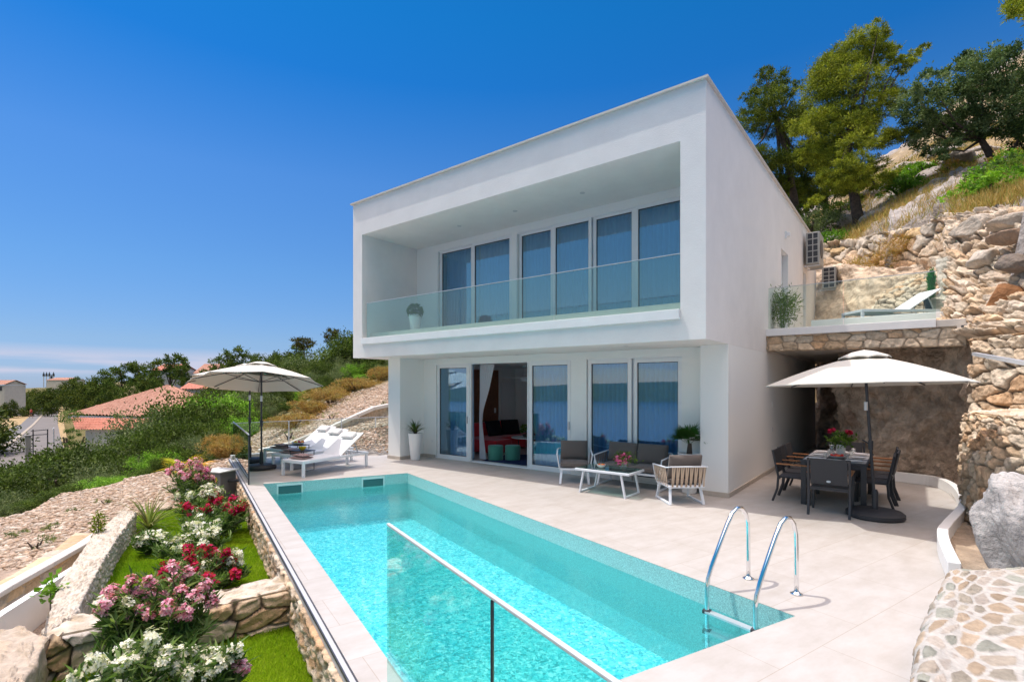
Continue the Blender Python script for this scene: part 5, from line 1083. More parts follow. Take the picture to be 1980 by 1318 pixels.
b = MB(); b.box(-.35, -.3, 0, .35, .3, .05); b.box(-.33, -.28, -.38, -.29, -.24, 0); b.box(.29, -.28, -.38, .33, -.24, 0); b.box(-.33, .24, -.38, -.29, .28, 0); b.box(.29, .24, -.38, .33, .28, 0)
o = b.build('terrace_table', M['blueframe'], bevel=.005); o.location = (.45, 6.2, 3.50); tag(o, 'low pale blue table beside the plunge pool on the raised terrace', 'table')
# ================================================================== INTERIOR FURNITURE
pf = gz(956, 887)
sf = thing('corner_sofa', 'red corner sofa inside the open doorway', 'sofa', (-7.4, 2.4, .012))
b = MB(); b.box(-8.2, 1.55, .07, -6.65, 2.3, .44); under(b.build('chaise', M['red'], bevel=.05), sf)
b = MB(); b.box(-8.2, 2.305, .07, -7.2, 4.2, .43); b.box(-7.195, 3.3, .07, -5.7, 4.2, .43); under(b.build('seat', M['red'], bevel=.05), sf)
b = MB(); b.box(-8.25, 1.7, .435, -7.98, 4.2, .84); under(b.build('backrest', M['red'], bevel=.05), sf)
for i, (x, y, rz_) in enumerate(((-7.72, 2.75, 1.45), (-7.62, 3.45, 1.1))):
    b = MB(); b.cushion((0, 0, .23), (.60, .48, .17), rot(0, R(68)), n=8, puff=.6); o = b.build('cushion', M['black'], smooth=True); o.location = (x, y, .44); o.rotation_euler = (0, 0, rz_); tag(o, ('left', 'right')[i]+' black cushion on the red corner sofa', 'cushion')
b = MB(); b.prism([gz(925, 893, 0)[:2], gz(985, 900, 0)[:2], (-2.6, 2.2), (-4.2, 3.6), (-6.6, 2.0)], .013, .024); tag(b.build('rug', M['navy']), 'navy blue rug under the poufs inside the doorway', 'rug')
for i, px in enumerate((956, 989)):
    p = gz(px, 888, .03); b = MB(); b.lathe([(.2, .0), (.205, .02), (.205, .36), (.19, .38), (.05, .385)], (0, 0, 0), 28); o = b.build('pouf', M['green_velvet'], smooth=True); o.location = (p[0], p[1]+.05, .026); tag(o, ('left', 'right')[i]+' green velvet pouf in front of the red sofa', 'pouf')
p = gz(1010, 880, .02); t = thing('round_table', 'round white table with dark legs beside the red sofa', 'table', (p[0], p[1]+.3, .026)); b = MB(); b.lathe([(.48, .47), (.5, .48), (.5, .495)], (0, 0, 0), 36); b.build('table_top', M['china'], t)
b = MB(); 
for k in range(4): a = k*1.57+.4; b.tube([(math.cos(a)*.3, math.sin(a)*.3, 0), (math.cos(a)*.3, math.sin(a)*.3, .47)], .012, 6)
b.build('leg_frame', M['dark'], t); tp = (p[0]-.1, p[1]+.3, .523)
t = thing('potted_plant', 'small bonsai-like plant on the round white table indoors', 'potted plant', tp); b = MB(); b.lathe([(.07, 0), (.1, .06), (.09, .06)], (0, 0, 0), 16); b.build('pot', M['bark'], t); foliage('leaves', [((0, 0, .28), (.13, .12, .06)), ((-.1, 0, .16), (.09, .08, .04)), ((.1, 0, .2), (.08, .08, .04))], 600, BUSH, .04, .025, M['leaf'], t, 9, clump=.4, per=10); b = MB(); b.tube([(0, 0, .04), (.03, 0, .14), (0, 0, .26)], .012, 6); b.build('stem', M['bark'], t)
p = dep(1014, 722, 15.4); t = thing('ceiling_fan', 'white ceiling fan hanging in the living room', 'ceiling fan', (p[0], p[1], 2.6)); b = MB(); b.lathe([(.07, -.05), (.07, 0)], (0, 0, 0), 16); b.lathe([(.018, -.3), (.018, -.05)], (0, 0, 0), 8); b.lathe([(.12, -.48), (.14, -.42), (.14, -.34), (.06, -.3)], (0, 0, 0), 20); b.build('motor', M['paintwhite'], t, smooth=True, angle=40)
for k in range(4): b = MB(); b.obox((math.cos(k*1.57+.3)*.4, math.sin(k*1.57+.3)*.4, -.37), (.6, .13, .01), rot(k*1.57+.3, .15)); b.build('blade', M['paintwhite'], t)
# ================================================================== GARDEN BEDS (camera-left)
LZ = -.5
def g5(px, py, z=LZ): q_ = gz(px, py, z); return (q_[0], q_[1])
M['lawn'] = pm('lawn_soil', (.07, .13, .015), .95, var=.4, scale=12, bump=.6, bscale=60)
up_poly = [g5(165, 1195), g5(200, 1110), g5(230, 1050), g5(262, 1000), g5(330, 985), g5(400, 978), g5(476, 985), g5(505, 1050), g5(545, 1130), g5(420, 1165), g5(300, 1190)]
lo_poly = [g5(60, 1345), g5(88, 1300), g5(300, 1270), g5(577, 1208), (-.3, Lc(-.3)-.05), (2.4, Lc(2.4)-.05), (2.4, -11.5), (-3.1, -11.5)]
for nm_, poly in (('lawn', up_poly), ('lawn', lo_poly)):
    b = MB(); b.prism(poly, -.56, -.5); tag(b.build(nm_, M['lawn']), kind='structure')
def inpoly(P, poly):
    x, y = P[:, 0], P[:, 1]; r = np.zeros(len(P), bool); n = len(poly); j = n-1
    for i in range(n):
        xi, yi = poly[i]; xj, yj = poly[j]; c = ((yi > y) != (yj > y)) & (x < (xj-xi)*(y-yi)/(yj-yi+1e-12)+xi); r ^= c; j = i
    return r
def grass(name, poly, n, hgt, cols, seed, z=LZ):
    rg = np.random.default_rng(seed); A = np.array(poly); lo_, hi_ = A.min(0), A.max(0); P = rg.uniform(lo_, hi_, (n, 2)); P = P[inpoly(P, poly)]; m = len(P)
    a = rg.uniform(0, 6.28, m); h = hgt*rg.uniform(.5, 1.15, m); w_ = .0045*rg.uniform(.7, 1.4, m); s = np.stack([np.cos(a), np.sin(a)], 1)*w_[:, None]; l = rg.normal(size=(m, 2))*(h*.45)[:, None]
    V = np.zeros((m, 3, 3)); V[:, 0, :2] = P-s; V[:, 1, :2] = P+s; V[:, 2, :2] = P+l; V[:, :, 2] = z; V[:, 2, 2] = z+h
    t = fbm(P[:, 0]*1.2, P[:, 1]*1.2, seed, 4)*.7+rg.uniform(0, .3, m); c0, c1 = np.array(cols[0]), np.array(cols[1]); C = (c0*(1-t[:, None])+c1*t[:, None])*rg.uniform(.7, 1.25, m)[:, None]
    return npmesh(name, V.reshape(-1, 3), np.arange(3*m).reshape(m, 3), M['leaf'], None, np.repeat(C, 3, 0))
GR = [(.14, .31, .01), (.42, .54, .03)]
tag(grass('lawn_grass', up_poly, 190000, .045, GR, 1), 'short bright green lawn grass in the upper garden bed', 'grass', kind='stuff')
vis = [g5(60, 1345), g5(88, 1300), g5(300, 1270), g5(577, 1208), (-.3, Lc(-.3)-.05), (1.2, Lc(1.2)-.05), (.4, -9.6), (-3, -9.6)]
tag(grass('lawn_grass', vis, 230000, .045, GR, 2), 'short bright green lawn grass in the lower garden bed', 'grass', kind='stuff')
def A3(px, py, z): q_ = gz(px, py, z); return np.array([q_[0], q_[1], z])
def drop(p, dz, push=None):
    r = np.array(p, float); r[2] -= dz
    if push is not None: r[:2] += push
    return r
ZT = -.14
# left wall of upper bed: broad rough-mortared top
inn = [A3(143, 1190, ZT), A3(190, 1098, ZT), A3(225, 1040, ZT), A3(262, 990, ZT)]; out_ = [A3(84, 1222, ZT), A3(118, 1122, ZT), A3(183, 1030, ZT), A3(238, 985, ZT)]
wallthing(sheet('garden_wall', [[drop(p, .7) for p in out_], [drop(p, .02) for p in out_], inn, [drop(p, .42) for p in inn]], 'stone', M['stonefine'], (.13, .07), .010, .020, [(.52, .44, .35), (.46, .38, .29), (.56, .49, .40)], (.55, .49, .41), 81, gap=.5, tiltc=.9, mortar=.35, rough=1.6, linear=True, skirt=.05, flip=True), 'low garden wall with a rough pebbly top along the left of the upper lawn', 'garden wall')
# cross wall between beds
fr_ = [A3(84, 1236, ZT), A3(200, 1212, ZT), A3(330, 1190, ZT), A3(450, 1165, ZT), A3(579, 1136, ZT)]; bk_ = [A3(92, 1195, ZT), A3(210, 1180, ZT), A3(330, 1160, ZT), A3(440, 1138, ZT), A3(537, 1114, ZT)]
wallthing(sheet('garden_wall_top', [[drop(p, .02) for p in fr_], [p+np.array([0, 0, .02]) for p in bk_], [drop(p, .4) for p in bk_]], 'stone', M['stonefine'], (.2, .13), .012, .03, [(.54, .45, .34), (.48, .39, .28), (.58, .50, .40)], (.56, .49, .40), 83, gap=.5, tiltc=.9, mortar=.35, rough=1.6, linear=True, skirt=.05), 'rough mortared top of the cross wall between the two lawns', 'wall top')
bt_ = [drop(p, .45) for p in fr_]
wallthing(sheet('garden_wall', [bt_, [drop(p, .23) for p in fr_], [drop(p, .0) for p in fr_]], 'stone', M['stonefine'], (.30, .16), .011, .085, [(.60, .46, .31), (.52, .36, .22), (.64, .53, .41), (.48, .34, .20), (.58, .52, .46)], (.11, .08, .06), 92, gap=.13, tiltc=.5, linear=True, skirt=.1), 'cross wall of big honey coloured blocks between the two lawns', 'garden wall')
# lower-left sloping slab wall
tl = [A3(-60, 1230, ZT), A3(-60, 1400, ZT)]; 
wallthing(sheet('garden_wall', [[A3(-90, 1420, ZT), A3(-90, 1290, ZT), A3(-60, 1236, ZT)], [A3(-10, 1390, ZT), A3(30, 1270, ZT), A3(40, 1213, ZT)], [A3(22, 1345, ZT), A3(62, 1290, ZT), A3(86, 1236, ZT)], [drop(A3(22, 1345, ZT), .5), drop(A3(62, 1290, ZT), .5), drop(A3(86, 1236, ZT), .5)]], 'stone', M['stonefine'], (.5, .3), .012, .03, [(.48, .39, .30), (.44, .35, .26)], (.46, .38, .30), 86, gap=.4, tiltc=.6, mortar=.4, rough=1.5, linear=True, skirt=.05, flip=True), 'broad garden wall slab at the bottom left corner of the picture', 'garden wall')
# white retaining wall and clad wall of the outside stair
b = MB(); wt = [A3(-80, 1240, -.42), A3(0, 1186, -.42), A3(60, 1148, -.42), A3(120, 1110, -.42), A3(172, 1078, -.42)]
for p, q_ in zip(wt[:-1], wt[1:]): b.bar(p-np.array([0, 0, .28]), q_-np.array([0, 0, .28]), .09, .56)
tag(b.build('white_wall', M['paintwhite']), 'thin smooth white wall rising beside the rough garden wall at the lower left', 'garden wall')
cb = [A3(-80, 1235, -.75), A3(0, 1195, -.75), A3(90, 1140, -.75), A3(180, 1078, -.75), A3(215, 1040, -.70)]; ctp = [A3(-80, 1190, -.45), A3(0, 1142, -.45), A3(85, 1095, -.45), A3(150, 1058, -.45), A3(192, 1030, -.45)]
wallthing(sheet('clad_wall', [cb, ctp], 'stone', M['stonefine'], (.32, .2), .014, .02, [(.62, .45, .27), (.56, .44, .30), (.66, .52, .36), (.50, .42, .33)], (.55, .50, .42), 88, gap=.07, rough=.6, linear=True, jit=.95), 'low wall clad in honey coloured crazy paving at the lower left', 'clad wall')
b = MB()
for p, q_ in zip(ctp[:-1], ctp[1:]): b.bar(p+np.array([-.03, .05, .01]), q_+np.array([-.03, .05, .01]), .15, .07)
tag(b.build('wall_coping', M['coping'], bevel=.015), 'pale coping along the top of the crazy paving wall at the lower left', 'wall coping')
# clad ramp wall behind the deck
rt = [(500, 872, 16.4), (560, 858, 16.8), (640, 826, 17.2), (690, 803, 17.6), (722, 789, 17.9), (752, 783, 18.2), (775, 783, 18.4)]
top = [P_(*a) for a in rt]; bot = [np.array([p[0], p[1], -.35]) for p in top]
wallthing(sheet('ramp_wall', [bot, top], 'stone', M['stone'], (.42, .34), .03, .03, [(.60, .46, .32), (.66, .55, .42), (.50, .42, .32)], (.52, .42, .30), 89, gap=.08, linear=True, flip=False), 'stone clad ramp wall rising behind the glass left of the villa', 'ramp wall')
b = MB()
for p, q_ in zip(top[:-1], top[1:]): b.bar(p, q_, .3, .12)
tag(b.build('ramp_coping', M['coping'], bevel=.02), 'pale sloping coping of the ramp wall left of the villa', 'wall coping')
# ---- scree stones
def scree(name, zones, n, smin, smax, seed, label):
    rg = np.random.default_rng(seed); bm = bmesh.new(); bmesh.ops.create_icosphere(bm, subdivisions=1, radius=1); BV = np.array([v.co[:] for v in bm.verts]); BF = np.array([[v.index for v in f.verts] for f in bm.faces]); bm.free()
    Vs = []; Fs = []; Cs = []; k = 0
    for (p0, p1, d0, d1, wgt) in zones:
        m = int(n*wgt); px = rg.uniform(p0, p1, m); D = rg.uniform(d0, d1, m); z = gnd_z(px, D); x = CAM[0]+D*(FW[0]+RT[0]*(px-PX)/F); y = CAM[1]+D*(FW[1]+RT[1]*(px-PX)/F)
        for i in range(m):
            a = smin*(smax/smin)**(rg.random()**2.2); sc = np.array([a*rg.uniform(.8, 1.5), a*rg.uniform(.6, 1.1), a*rg.uniform(.3, .7)])
            V = BV*rg.uniform(.75, 1.15, (len(BV), 1))*sc; c, s = math.cos(6.28*rg.random()), 0; s = math.sqrt(1-c*c); V = V @ np.array([[c, -s, 0], [s, c, 0], [0, 0, 1]]); e = rg.uniform(-.4, .4); V = V @ np.array([[1, 0, 0], [0, math.cos(e), -math.sin(e)], [0, math.sin(e), math.cos(e)]])
            Vs.append(V+[x[i], y[i], z[i]+a*.1]); Fs.append(BF+k); k += len(BV); Cs.append(np.tile(np.array([(.52, .41, .31), (.47, .35, .26), (.58, .49, .40), (.42, .30, .21)][rg.integers(0, 4)])*rg.uniform(.8, 1.15), (len(BV), 1)))
    return tag(npmesh(name, np.concatenate(Vs), np.concatenate(Fs), M['screem'], None, np.concatenate(Cs)), label, 'scree', kind='stuff')
M['screem'] = pm('scree_stone', (.5, .4, .3), .9, attr=True, var=.2, scale=12, spec=.15)
scree('scree_stones', [(-150, 250, 8.2, 15.5, .38), (240, 470, 9.5, 17, .34), (470, 770, 14.8, 24, .5)], 34000, .012, .08, 5, 'loose pale limestone scree on the slope below the terrace')
# ---- shrubs, generic plants
def shrub(name, label, cat, px, D, w_, h, cols, n, seed, leaf=(.07, .035), group=None, mat='leaf', z=None, blobs=None):
    p = ground_at(px, D); z0 = p.z-.08 if z is None else z; t = thing(name, label, cat, (p.x, p.y, z0), 0, group)
    rg = random.Random(seed); B = blobs or [((rg.uniform(-.3, .3)*w_, rg.uniform(-.3, .3)*w_, h*rg.uniform(.35, .68)), (w_*rg.uniform(.26, .4), w_*rg.uniform(.26, .4), h*rg.uniform(.26, .38))) for _ in range(6)]
    foliage('foliage', B, n, cols, leaf[0], leaf[1], M[mat], t, seed, clump=.32, per=34, shell=.45)
    b = MB(); 
    for k in range(3): a = k*2.1+seed; b.tube([(0, 0, -.3), (math.cos(a)*w_*.08, math.sin(a)*w_*.08, h*.3), (math.cos(a)*w_*.22, math.sin(a)*w_*.22, h*.65)], [.05*w_, .035*w_, .015*w_], 6)
    b.build('stem', M['bark'], t); return t
protos = []
kinds = [('dense dark green maquis shrub on the slope', [(.035, .055, .012), (.075, .115, .022), (.13, .18, .035)], (.10, .055)), ('fresh light green shrub on the slope', LIME, (.11, .06)), ('grey green olive-leaved shrub on the slope', GREY, (.10, .032)), ('mid green rounded shrub on the slope', [(.035, .06, .014), (.09, .14, .025), (.17, .24, .045)], (.10, .05))]
for i, (lab, cols, lf) in enumerate(kinds):
    protos.append([shrub('shrub', lab, 'shrub', 0, 30, 3.0, 2.4, cols, 9000, 40+i, (lf[0]*1.1, lf[1]*1.25), lab.replace(' shrub', ' shrubs').replace('the slope', 'the left slope'), mat='leafdull')])
used = [False]*4
def put(kind, px, D, s, sz=1., dz=0, label=None):
    src = protos[kind][0]
    if not used[kind]: o = src; used[kind] = True
    else: o = dup(src)
    p = ground_at(px, D); o.location = (p.x, p.y, p.z-.15+dz); o.scale = (s, s, s*sz); o.rotation_euler = (0, 0, (px*7.3+D*3.1) % 6.28)
    if label: o['label'] = label
    return o
rs_ = random.Random(12); REC = []; KL = ['dark green shrub', 'light green shrub', 'grey green shrub', 'mid green shrub']
# (px, picture row of the top, depth, width factor, kind)
SH = [(-90, 900, 22, 1.3, 0), (-60, 950, 15.5, 1.2, 2), (-25, 925, 17.5, 1.1, 3), (15, 935, 16, 1.0, 2), (5, 900, 21, 1.2, 0), (45, 905, 18, 1.1, 0), (55, 893, 22, 1.0, 3), (85, 885, 19, 1.1, 3), (100, 872, 23, 1.0, 0), (120, 880, 18.5, 1.0, 2), (150, 855, 20.5, 1.0, 0), (140, 930, 16.2, 1.1, 3),
      (185, 862, 22, 1.0, 3), (180, 905, 17.5, 1.0, 2), (205, 940, 16.3, 1.0, 1), (215, 885, 20, 1.1, 0), (240, 868, 22, 1.0, 3), (250, 915, 17.8, 1.0, 1), (265, 830, 24, 1.0, 2), (270, 875, 20, 1.0, 2), (300, 815, 24, 1.0, 3), (300, 870, 19, 1.0, 1), (325, 775, 26, .9, 2), (335, 850, 20, .9, 3), (350, 760, 28, .9, 3),
      (345, 815, 23, .9, 0), (375, 775, 27, .9, 0), (375, 830, 21, .9, 2), (395, 800, 24, .9, 3), (405, 770, 30, .9, 1), (420, 758, 32, .9, 1), (430, 790, 27, .9, 0), (450, 760, 30, .9, 1), (470, 755, 33, .9, 2), (460, 800, 25, .9, 1), (430, 835, 20, .8, 3), (495, 745, 34, 1.0, 2), (500, 790, 27, .9, 3), (530, 735, 36, 1.0, 0), (525, 780, 28, .9, 2),
      (560, 728, 37, 1.0, 3), (560, 775, 28, .9, 0), (590, 745, 33, 1.0, 1), (610, 712, 40, 1.0, 2), (620, 745, 32, 1.0, 3), (640, 700, 42, 1.0, 0), (655, 735, 33, 1.0, 2), (675, 695, 40, 1.0, 2), (675, 725, 34, 1.0, 1), (700, 705, 38, 1.0, 1), (720, 700, 42, 1.0, 3), (735, 710, 36, 1.0, 1), (760, 690, 42, 1.0, 2), (700, 738, 31, .9, 1), (650, 765, 27, .8, 3),
      (740, 730, 34, .9, 0), (400, 745, 42, 1.0, 3), (440, 738, 46, 1.0, 0), (480, 728, 48, 1.0, 3), (540, 715, 50, 1.0, 2), (600, 700, 50, 1.0, 0), (545, 682, 56, 1.0, 0), (575, 676, 54, 1.0, 3), (605, 680, 52, 1.0, 2), (628, 688, 50, .9, 3), (655, 680, 48, .8, 2), (680, 645, 50, 1.0, 3), (700, 640, 52, 1.0, 0), (665, 712, 34, 1.0, 2), (690, 700, 34, 1.0, 1), (720, 695, 34, 1.0, 3), (745, 700, 33, 1.0, 2), (640, 725, 33, 1.0, 0), (615, 735, 31, 1.0, 3), (615, 772, 27, .8, 3), (690, 752, 28, .8, 2), (725, 745, 29, .8, 3), (590, 782, 25, .7, 2), (665, 758, 30, .9, 0), (750, 738, 30, .9, 1), (640, 740, 38, 1.0, 1), (20, 965, 14.8, .9, 2), (-30, 985, 14.3, .9, 3), (95, 945, 15.8, 1.0, 0), (60, 960, 15.2, .9, 3), (285, 900, 17.8, .9, 3), (325, 880, 17.6, .8, 0)]
for (px, yt, D, wf, k) in SH:
    px += rs_.uniform(-4, 4); zt = H-(yt-PY)*D/F; hh = max(.5, zt-float(gnd_z(px, D)[0])+.15); s_ = min(hh/2.45, 3.2); o_ = put(k, px, D, max(s_, .42)*wf*.95, s_/(max(s_, .42)*wf*.95)); REC.append((o_, px, D, KL[k]))
for i, (px, D, w_, h, lab) in enumerate([(640, 23.0, 2.0, .8, 'dry golden shrub above the scree, right of the parasol canopy'), (600, 21.5, 1.4, .7, 'dry yellow shrub above the scree under the parasol tip'), (430, 18.5, 1.3, 1.0, 'dry reddish brown shrub left of the glass panel at the pool end'), (690, 24.5, 1.8, .6, 'dry ochre shrub near the dark cover beside the villa'), (735, 26, 1.4, .9, 'dry rusty shrub at the villa corner'), (665, 25, 1.6, .5, 'wide straw coloured shrub at the upper edge of the scree'), (570, 20, 1.8, .7, 'straw coloured shrub behind the parasol pole'), (455, 17.2, 1.2, .6, 'low dry brown shrub behind the far pool corner')]):
    shrub('dry_shrub', lab, 'shrub', px, D, w_, h, DRY, 5200, 90+i, (.11, .022), None)
# small weeds on scree
for i, (px, D, h, lab) in enumerate([(205, 12.2, .28, 'small grey green weed on the scree above the yucca'), (150, 11.8, .2, 'tiny green weed on the scree left of the yucca'), (70, 9.2, .35, 'straggly green weed above the crazy paving wall'), (100, 10.5, .2, 'small olive weed on the open scree at the left'), (30, 10.5, .22, 'low weed on the scree near the left edge'), (745, 19, .5, 'small green bush on the scree beside the villa pillar'), (560, 17.6, .5, 'green weeds growing behind the glass balustrade'), (640, 19, .4, 'yellowish weeds on the scree behind the glass')]):
    shrub('weed', lab, 'plant', px, D, h*1.6, h, GREY+[(.16, .20, .05)], 260, 130+i, (.07, .012), None)
ZN = [(-1e9, 30, 'at the left edge of the picture'), (30, 110, 'beside the near end of the road'), (110, 240, 'in front of the big tiled roof'), (240, 345, 'below the right half of the big tiled roof'), (345, 440, 'above the yellow palm'), (440, 545, 'behind the left parasols'), (545, 640, 'under the right tip of the front parasol'), (640, 700, 'between the parasols and the villa'), (700, 1e9, 'right beside the villa pillar')]
def relabel(items, rows, tail=''):
    '''items: (object, px, depth, base label); writes a label for each that says where it stands'''
    bins = {}
    for o, px, D, lab in items:
        z_ = next(n for a, c, n in ZN if a <= px < c); r_ = next(n for d, n in rows if D < d); bins.setdefault((lab, r_, z_), []).append((px, D, o))
    for (lab, r_, z_), L_ in bins.items():
        L_.sort(key=lambda t: t[0]); n = len(L_)
        for i, (_, _, o) in enumerate(L_): o['label'] = lab+' '+z_+', '+r_+('' if n == 1 else (', left one', ', right one')[i] if n == 2 else (', left one', ', middle one', ', right one')[i] if n == 3 else ', '+('first', 'second', 'third', 'fourth', 'fifth', 'sixth')[min(i, 5)]+' from left')
relabel(REC, [(18.2, 'front row'), (21.5, 'second row'), (26, 'third row'), (34, 'fourth row'), (1e9, 'back row')])
# ---- far pines (prototypes of unit size, copies share meshes)
def tree_proto(label, blobs, cols, n, trunk, seed, leaf=(.085, .03), group=None, name='pine_tree', barkm='bark', r0=.028):
    t = thing(name, label, 'tree', (0, 0, 0), 0, group); foliage('crown', blobs, n, cols, leaf[0], leaf[1], M['leafdull'], t, seed, clump=.30, per=30, shell=.4)
    b = MB(); b.tube(trunk, [r0, r0*.75, r0*.45][:len(trunk)] if len(trunk) <= 3 else [r0*(1-.8*i/(len(trunk)-1)) for i in range(len(trunk))], 7)
    m_ = Vector(trunk[1]); rg = random.Random(seed)
    for (c, r) in blobs[:5]: b.tube([m_, (m_+Vector(c))/2+Vector((0, 0, -.03)), c], [r0*.45, r0*.3, r0*.1], 5)
    b.build('trunk', M[barkm], t); return t
def blob(x, y, z, r, rz=None): return ((x, y, z), (r, r, rz or r*.8))
TP = [tree_proto('round crowned dark pine beyond the tiled roofs', [blob(0, 0, .62, .27, .22), blob(-.16, .05, .5, .19, .14), blob(.17, -.05, .52, .2, .15), blob(.02, .1, .82, .17, .13), blob(0, -.14, .42, .18, .12)], PINED+[(.10, .13, .03)], 3400, [(0, 0, -.1), (.01, 0, .3), (0, 0, .75)], 201, (.05, .02), 'round pines beyond the roofs'),
      tree_proto('loose pine with layered crown beyond the tiled roofs', [blob(-.1, 0, .78, .17, .1), blob(.12, .03, .88, .16, .1), blob(.2, 0, .62, .14, .08), blob(-.2, -.05, .55, .14, .08), blob(0, .05, .66, .13, .09)], PINED+[(.09, .12, .025)], 2300, [(0, 0, -.1), (.05, 0, .35), (.0, 0, .8)], 202, (.05, .018), 'layered pines beyond the roofs'),
      tree_proto('broad bushy pine of the wood along the road', [blob(0, 0, .45, .38, .25), blob(-.3, .05, .35, .25, .2), blob(.3, -.05, .38, .27, .22), blob(.05, .15, .66, .25, .18), blob(-.08, -.2, .25, .3, .2)], [(.025, .045, .012), (.06, .09, .016), (.13, .155, .025)], 5200, [(0, 0, -.1), (0, 0, .2), (0, 0, .6)], 203, (.05, .022), 'bushy pines along the road'),
      tree_proto('umbrella pine standing out on the skyline', [blob(0, 0, .88, .26, .09), blob(.12, .02, .80, .15, .05), blob(-.1, 0, .84, .17, .07)], [(.06, .05, .015), (.10, .09, .02), (.06, .09, .02)], 1500, [(0, 0, -.1), (-.03, 0, .4), (0, 0, .85)], 204, (.045, .016), 'umbrella pines on the skyline')]
tused = [False]*4
def tput(k, px, ytop, ybot, D, wscale=1., label=None):
    """ytop/ybot: crown top and foot as seen; foot on ground"""
    o = TP[k] if not tused[k] else dup(TP[k]); tused[k] = True
    p = ground_at(px, D); ztop = H-(ytop-PY)*D/F; h = max(ztop-p.z, .5); o.location = (p.x, p.y, p.z); o.scale = (h*wscale, h*wscale, h); o.rotation_euler = (0, 0, (px*3.7) % 6.28)
    if label: o['label'] = label
    return o
TR = [(2, -85, 765, 44, 1.5), (2, -50, 758, 44, 1.1), (2, 20, 765, 95, .8), (2, 58, 775, 100, .9), (2, 40, 752, 110, 1.2), (2, 85, 742, 120, 1.2), (2, 110, 735, 130, 1.1), (2, 70, 745, 140, 1.3),
      (2, 150, 722, 110, .9), (2, 128, 745, 122, .8), (2, 175, 715, 95, .9), (0, 150, 726, 125, .9), (0, 200, 712, 90, .9), (1, 233, 700, 95, .9), (0, 215, 730, 80, .7), (1, 268, 698, 92, .9), (0, 290, 700, 88, .8), (1, 326, 682, 85, 1.0), (1, 352, 697, 82, .8),
      (0, 250, 735, 75, .7), (0, 300, 728, 78, .7), (2, 205, 742, 72, .7), (2, 165, 755, 80, .6), (0, 428, 673, 78, .8), (0, 468, 667, 80, .9), (2, 470, 690, 72, .7), (0, 505, 682, 70, .8), (0, 530, 678, 72, .9), (2, 548, 672, 68, .8), (0, 565, 664, 70, .9), (3, 588, 651, 66, .9, 'umbrella pine on the skyline, the wider left one of two'), (3, 641, 634, 64, .55, 'small umbrella pine standing alone against the sky left of the villa'),
      (2, 600, 690, 60, .8), (2, 640, 682, 58, .8), (0, 672, 668, 56, .8), (2, 690, 655, 58, .8), (0, 715, 645, 60, .8), (2, 740, 650, 56, .9), (2, 575, 700, 60, .7), (2, 620, 700, 52, .8), (2, 520, 705, 62, .7), (2, 450, 715, 66, .7), (1, 400, 712, 85, .6), (0, 382, 715, 86, .6), (2, 100, 765, 100, .8), (2, 230, 755, 66, .6), (2, 660, 705, 50, .8), (2, 705, 700, 48, .8), (2, 745, 700, 46, .8), (2, -70, 760, 90, 1.4)]
REC = [(tput(a[0], a[1], a[2], 0, a[3], a[4]), a[1], a[3], ('round pine', 'layered pine', 'bushy pine', 'umbrella pine')[a[0]]) for a in TR]
relabel(REC, [(50, 'near'), (64, 'middle distance'), (82, 'far'), (105, 'farther'), (1e9, 'farthest')])
for (o_, _, _, _), a in zip(REC, TR):
    if len(a) > 5: o_['label'] = a[5]
# leaning tree by the road bend
shrub('thin_tree', 'thin leaning tree at the roof corner of the big tiled house', 'tree', 138, 36, 3.2, 4.4, BUSH[:2], 1500, 301, (.12, .05), None, blobs=[((-.2, 0, 4.3), (.9, .8, .4)), ((.9, 0, 3.3), (.5, .5, .3)), ((-.9, 0, 2.6), (.6, .5, .35))])
# ---- houses beyond
M['tilesroof'] = None
def rooftile(name, c1, c2):
    m, N, L, o = newmat(name); b = N.new('ShaderNodeBsdfPrincipled'); b.inputs['Roughness'].default_value = .85; L.new(b.outputs[0], o.inputs[0])
    tcn = N.new('ShaderNodeTexCoord'); mpn = N.new('ShaderNodeMapping'); L.new(tcn.outputs['Object'], mpn.inputs[0])
    n = N.new('ShaderNodeTexNoise'); n.inputs['Scale'].default_value = 3.5; n.inputs['Detail'].default_value = 8; n.inputs['Roughness'].default_value = .8; L.new(mpn.outputs[0], n.inputs['Vector'])
    mr = N.new('ShaderNodeMapRange'); mr.inputs['From Min'].default_value = .35; mr.inputs['From Max'].default_value = .65; L.new(n.outputs[0], mr.inputs[0])
    mx = N.new('ShaderNodeMixRGB'); L.new(mr.outputs[0], mx.inputs[0]); mx.inputs[1].default_value = (*c1, 1); mx.inputs[2].default_value = (*c2, 1); L.new(mx.outputs[0], b.inputs['Base Color']); return m
M['tile_a'] = rooftile('clay_tiles', (.27, .11, .065), (.47, .26, .185)); M['tile_b'] = rooftile('red_clay_tiles', (.40, .12, .075), (.52, .22, .15))
M['ridge'] = pm('ridge_tiles', (.52, .24, .15), .85, var=.3, scale=4)
M['wallcream'] = pm('cream_render', (.62, .58, .52), .9, var=.1, scale=2); M['wallgrey'] = pm('grey_render', (.42, .44, .48), .9, var=.1, scale=2)
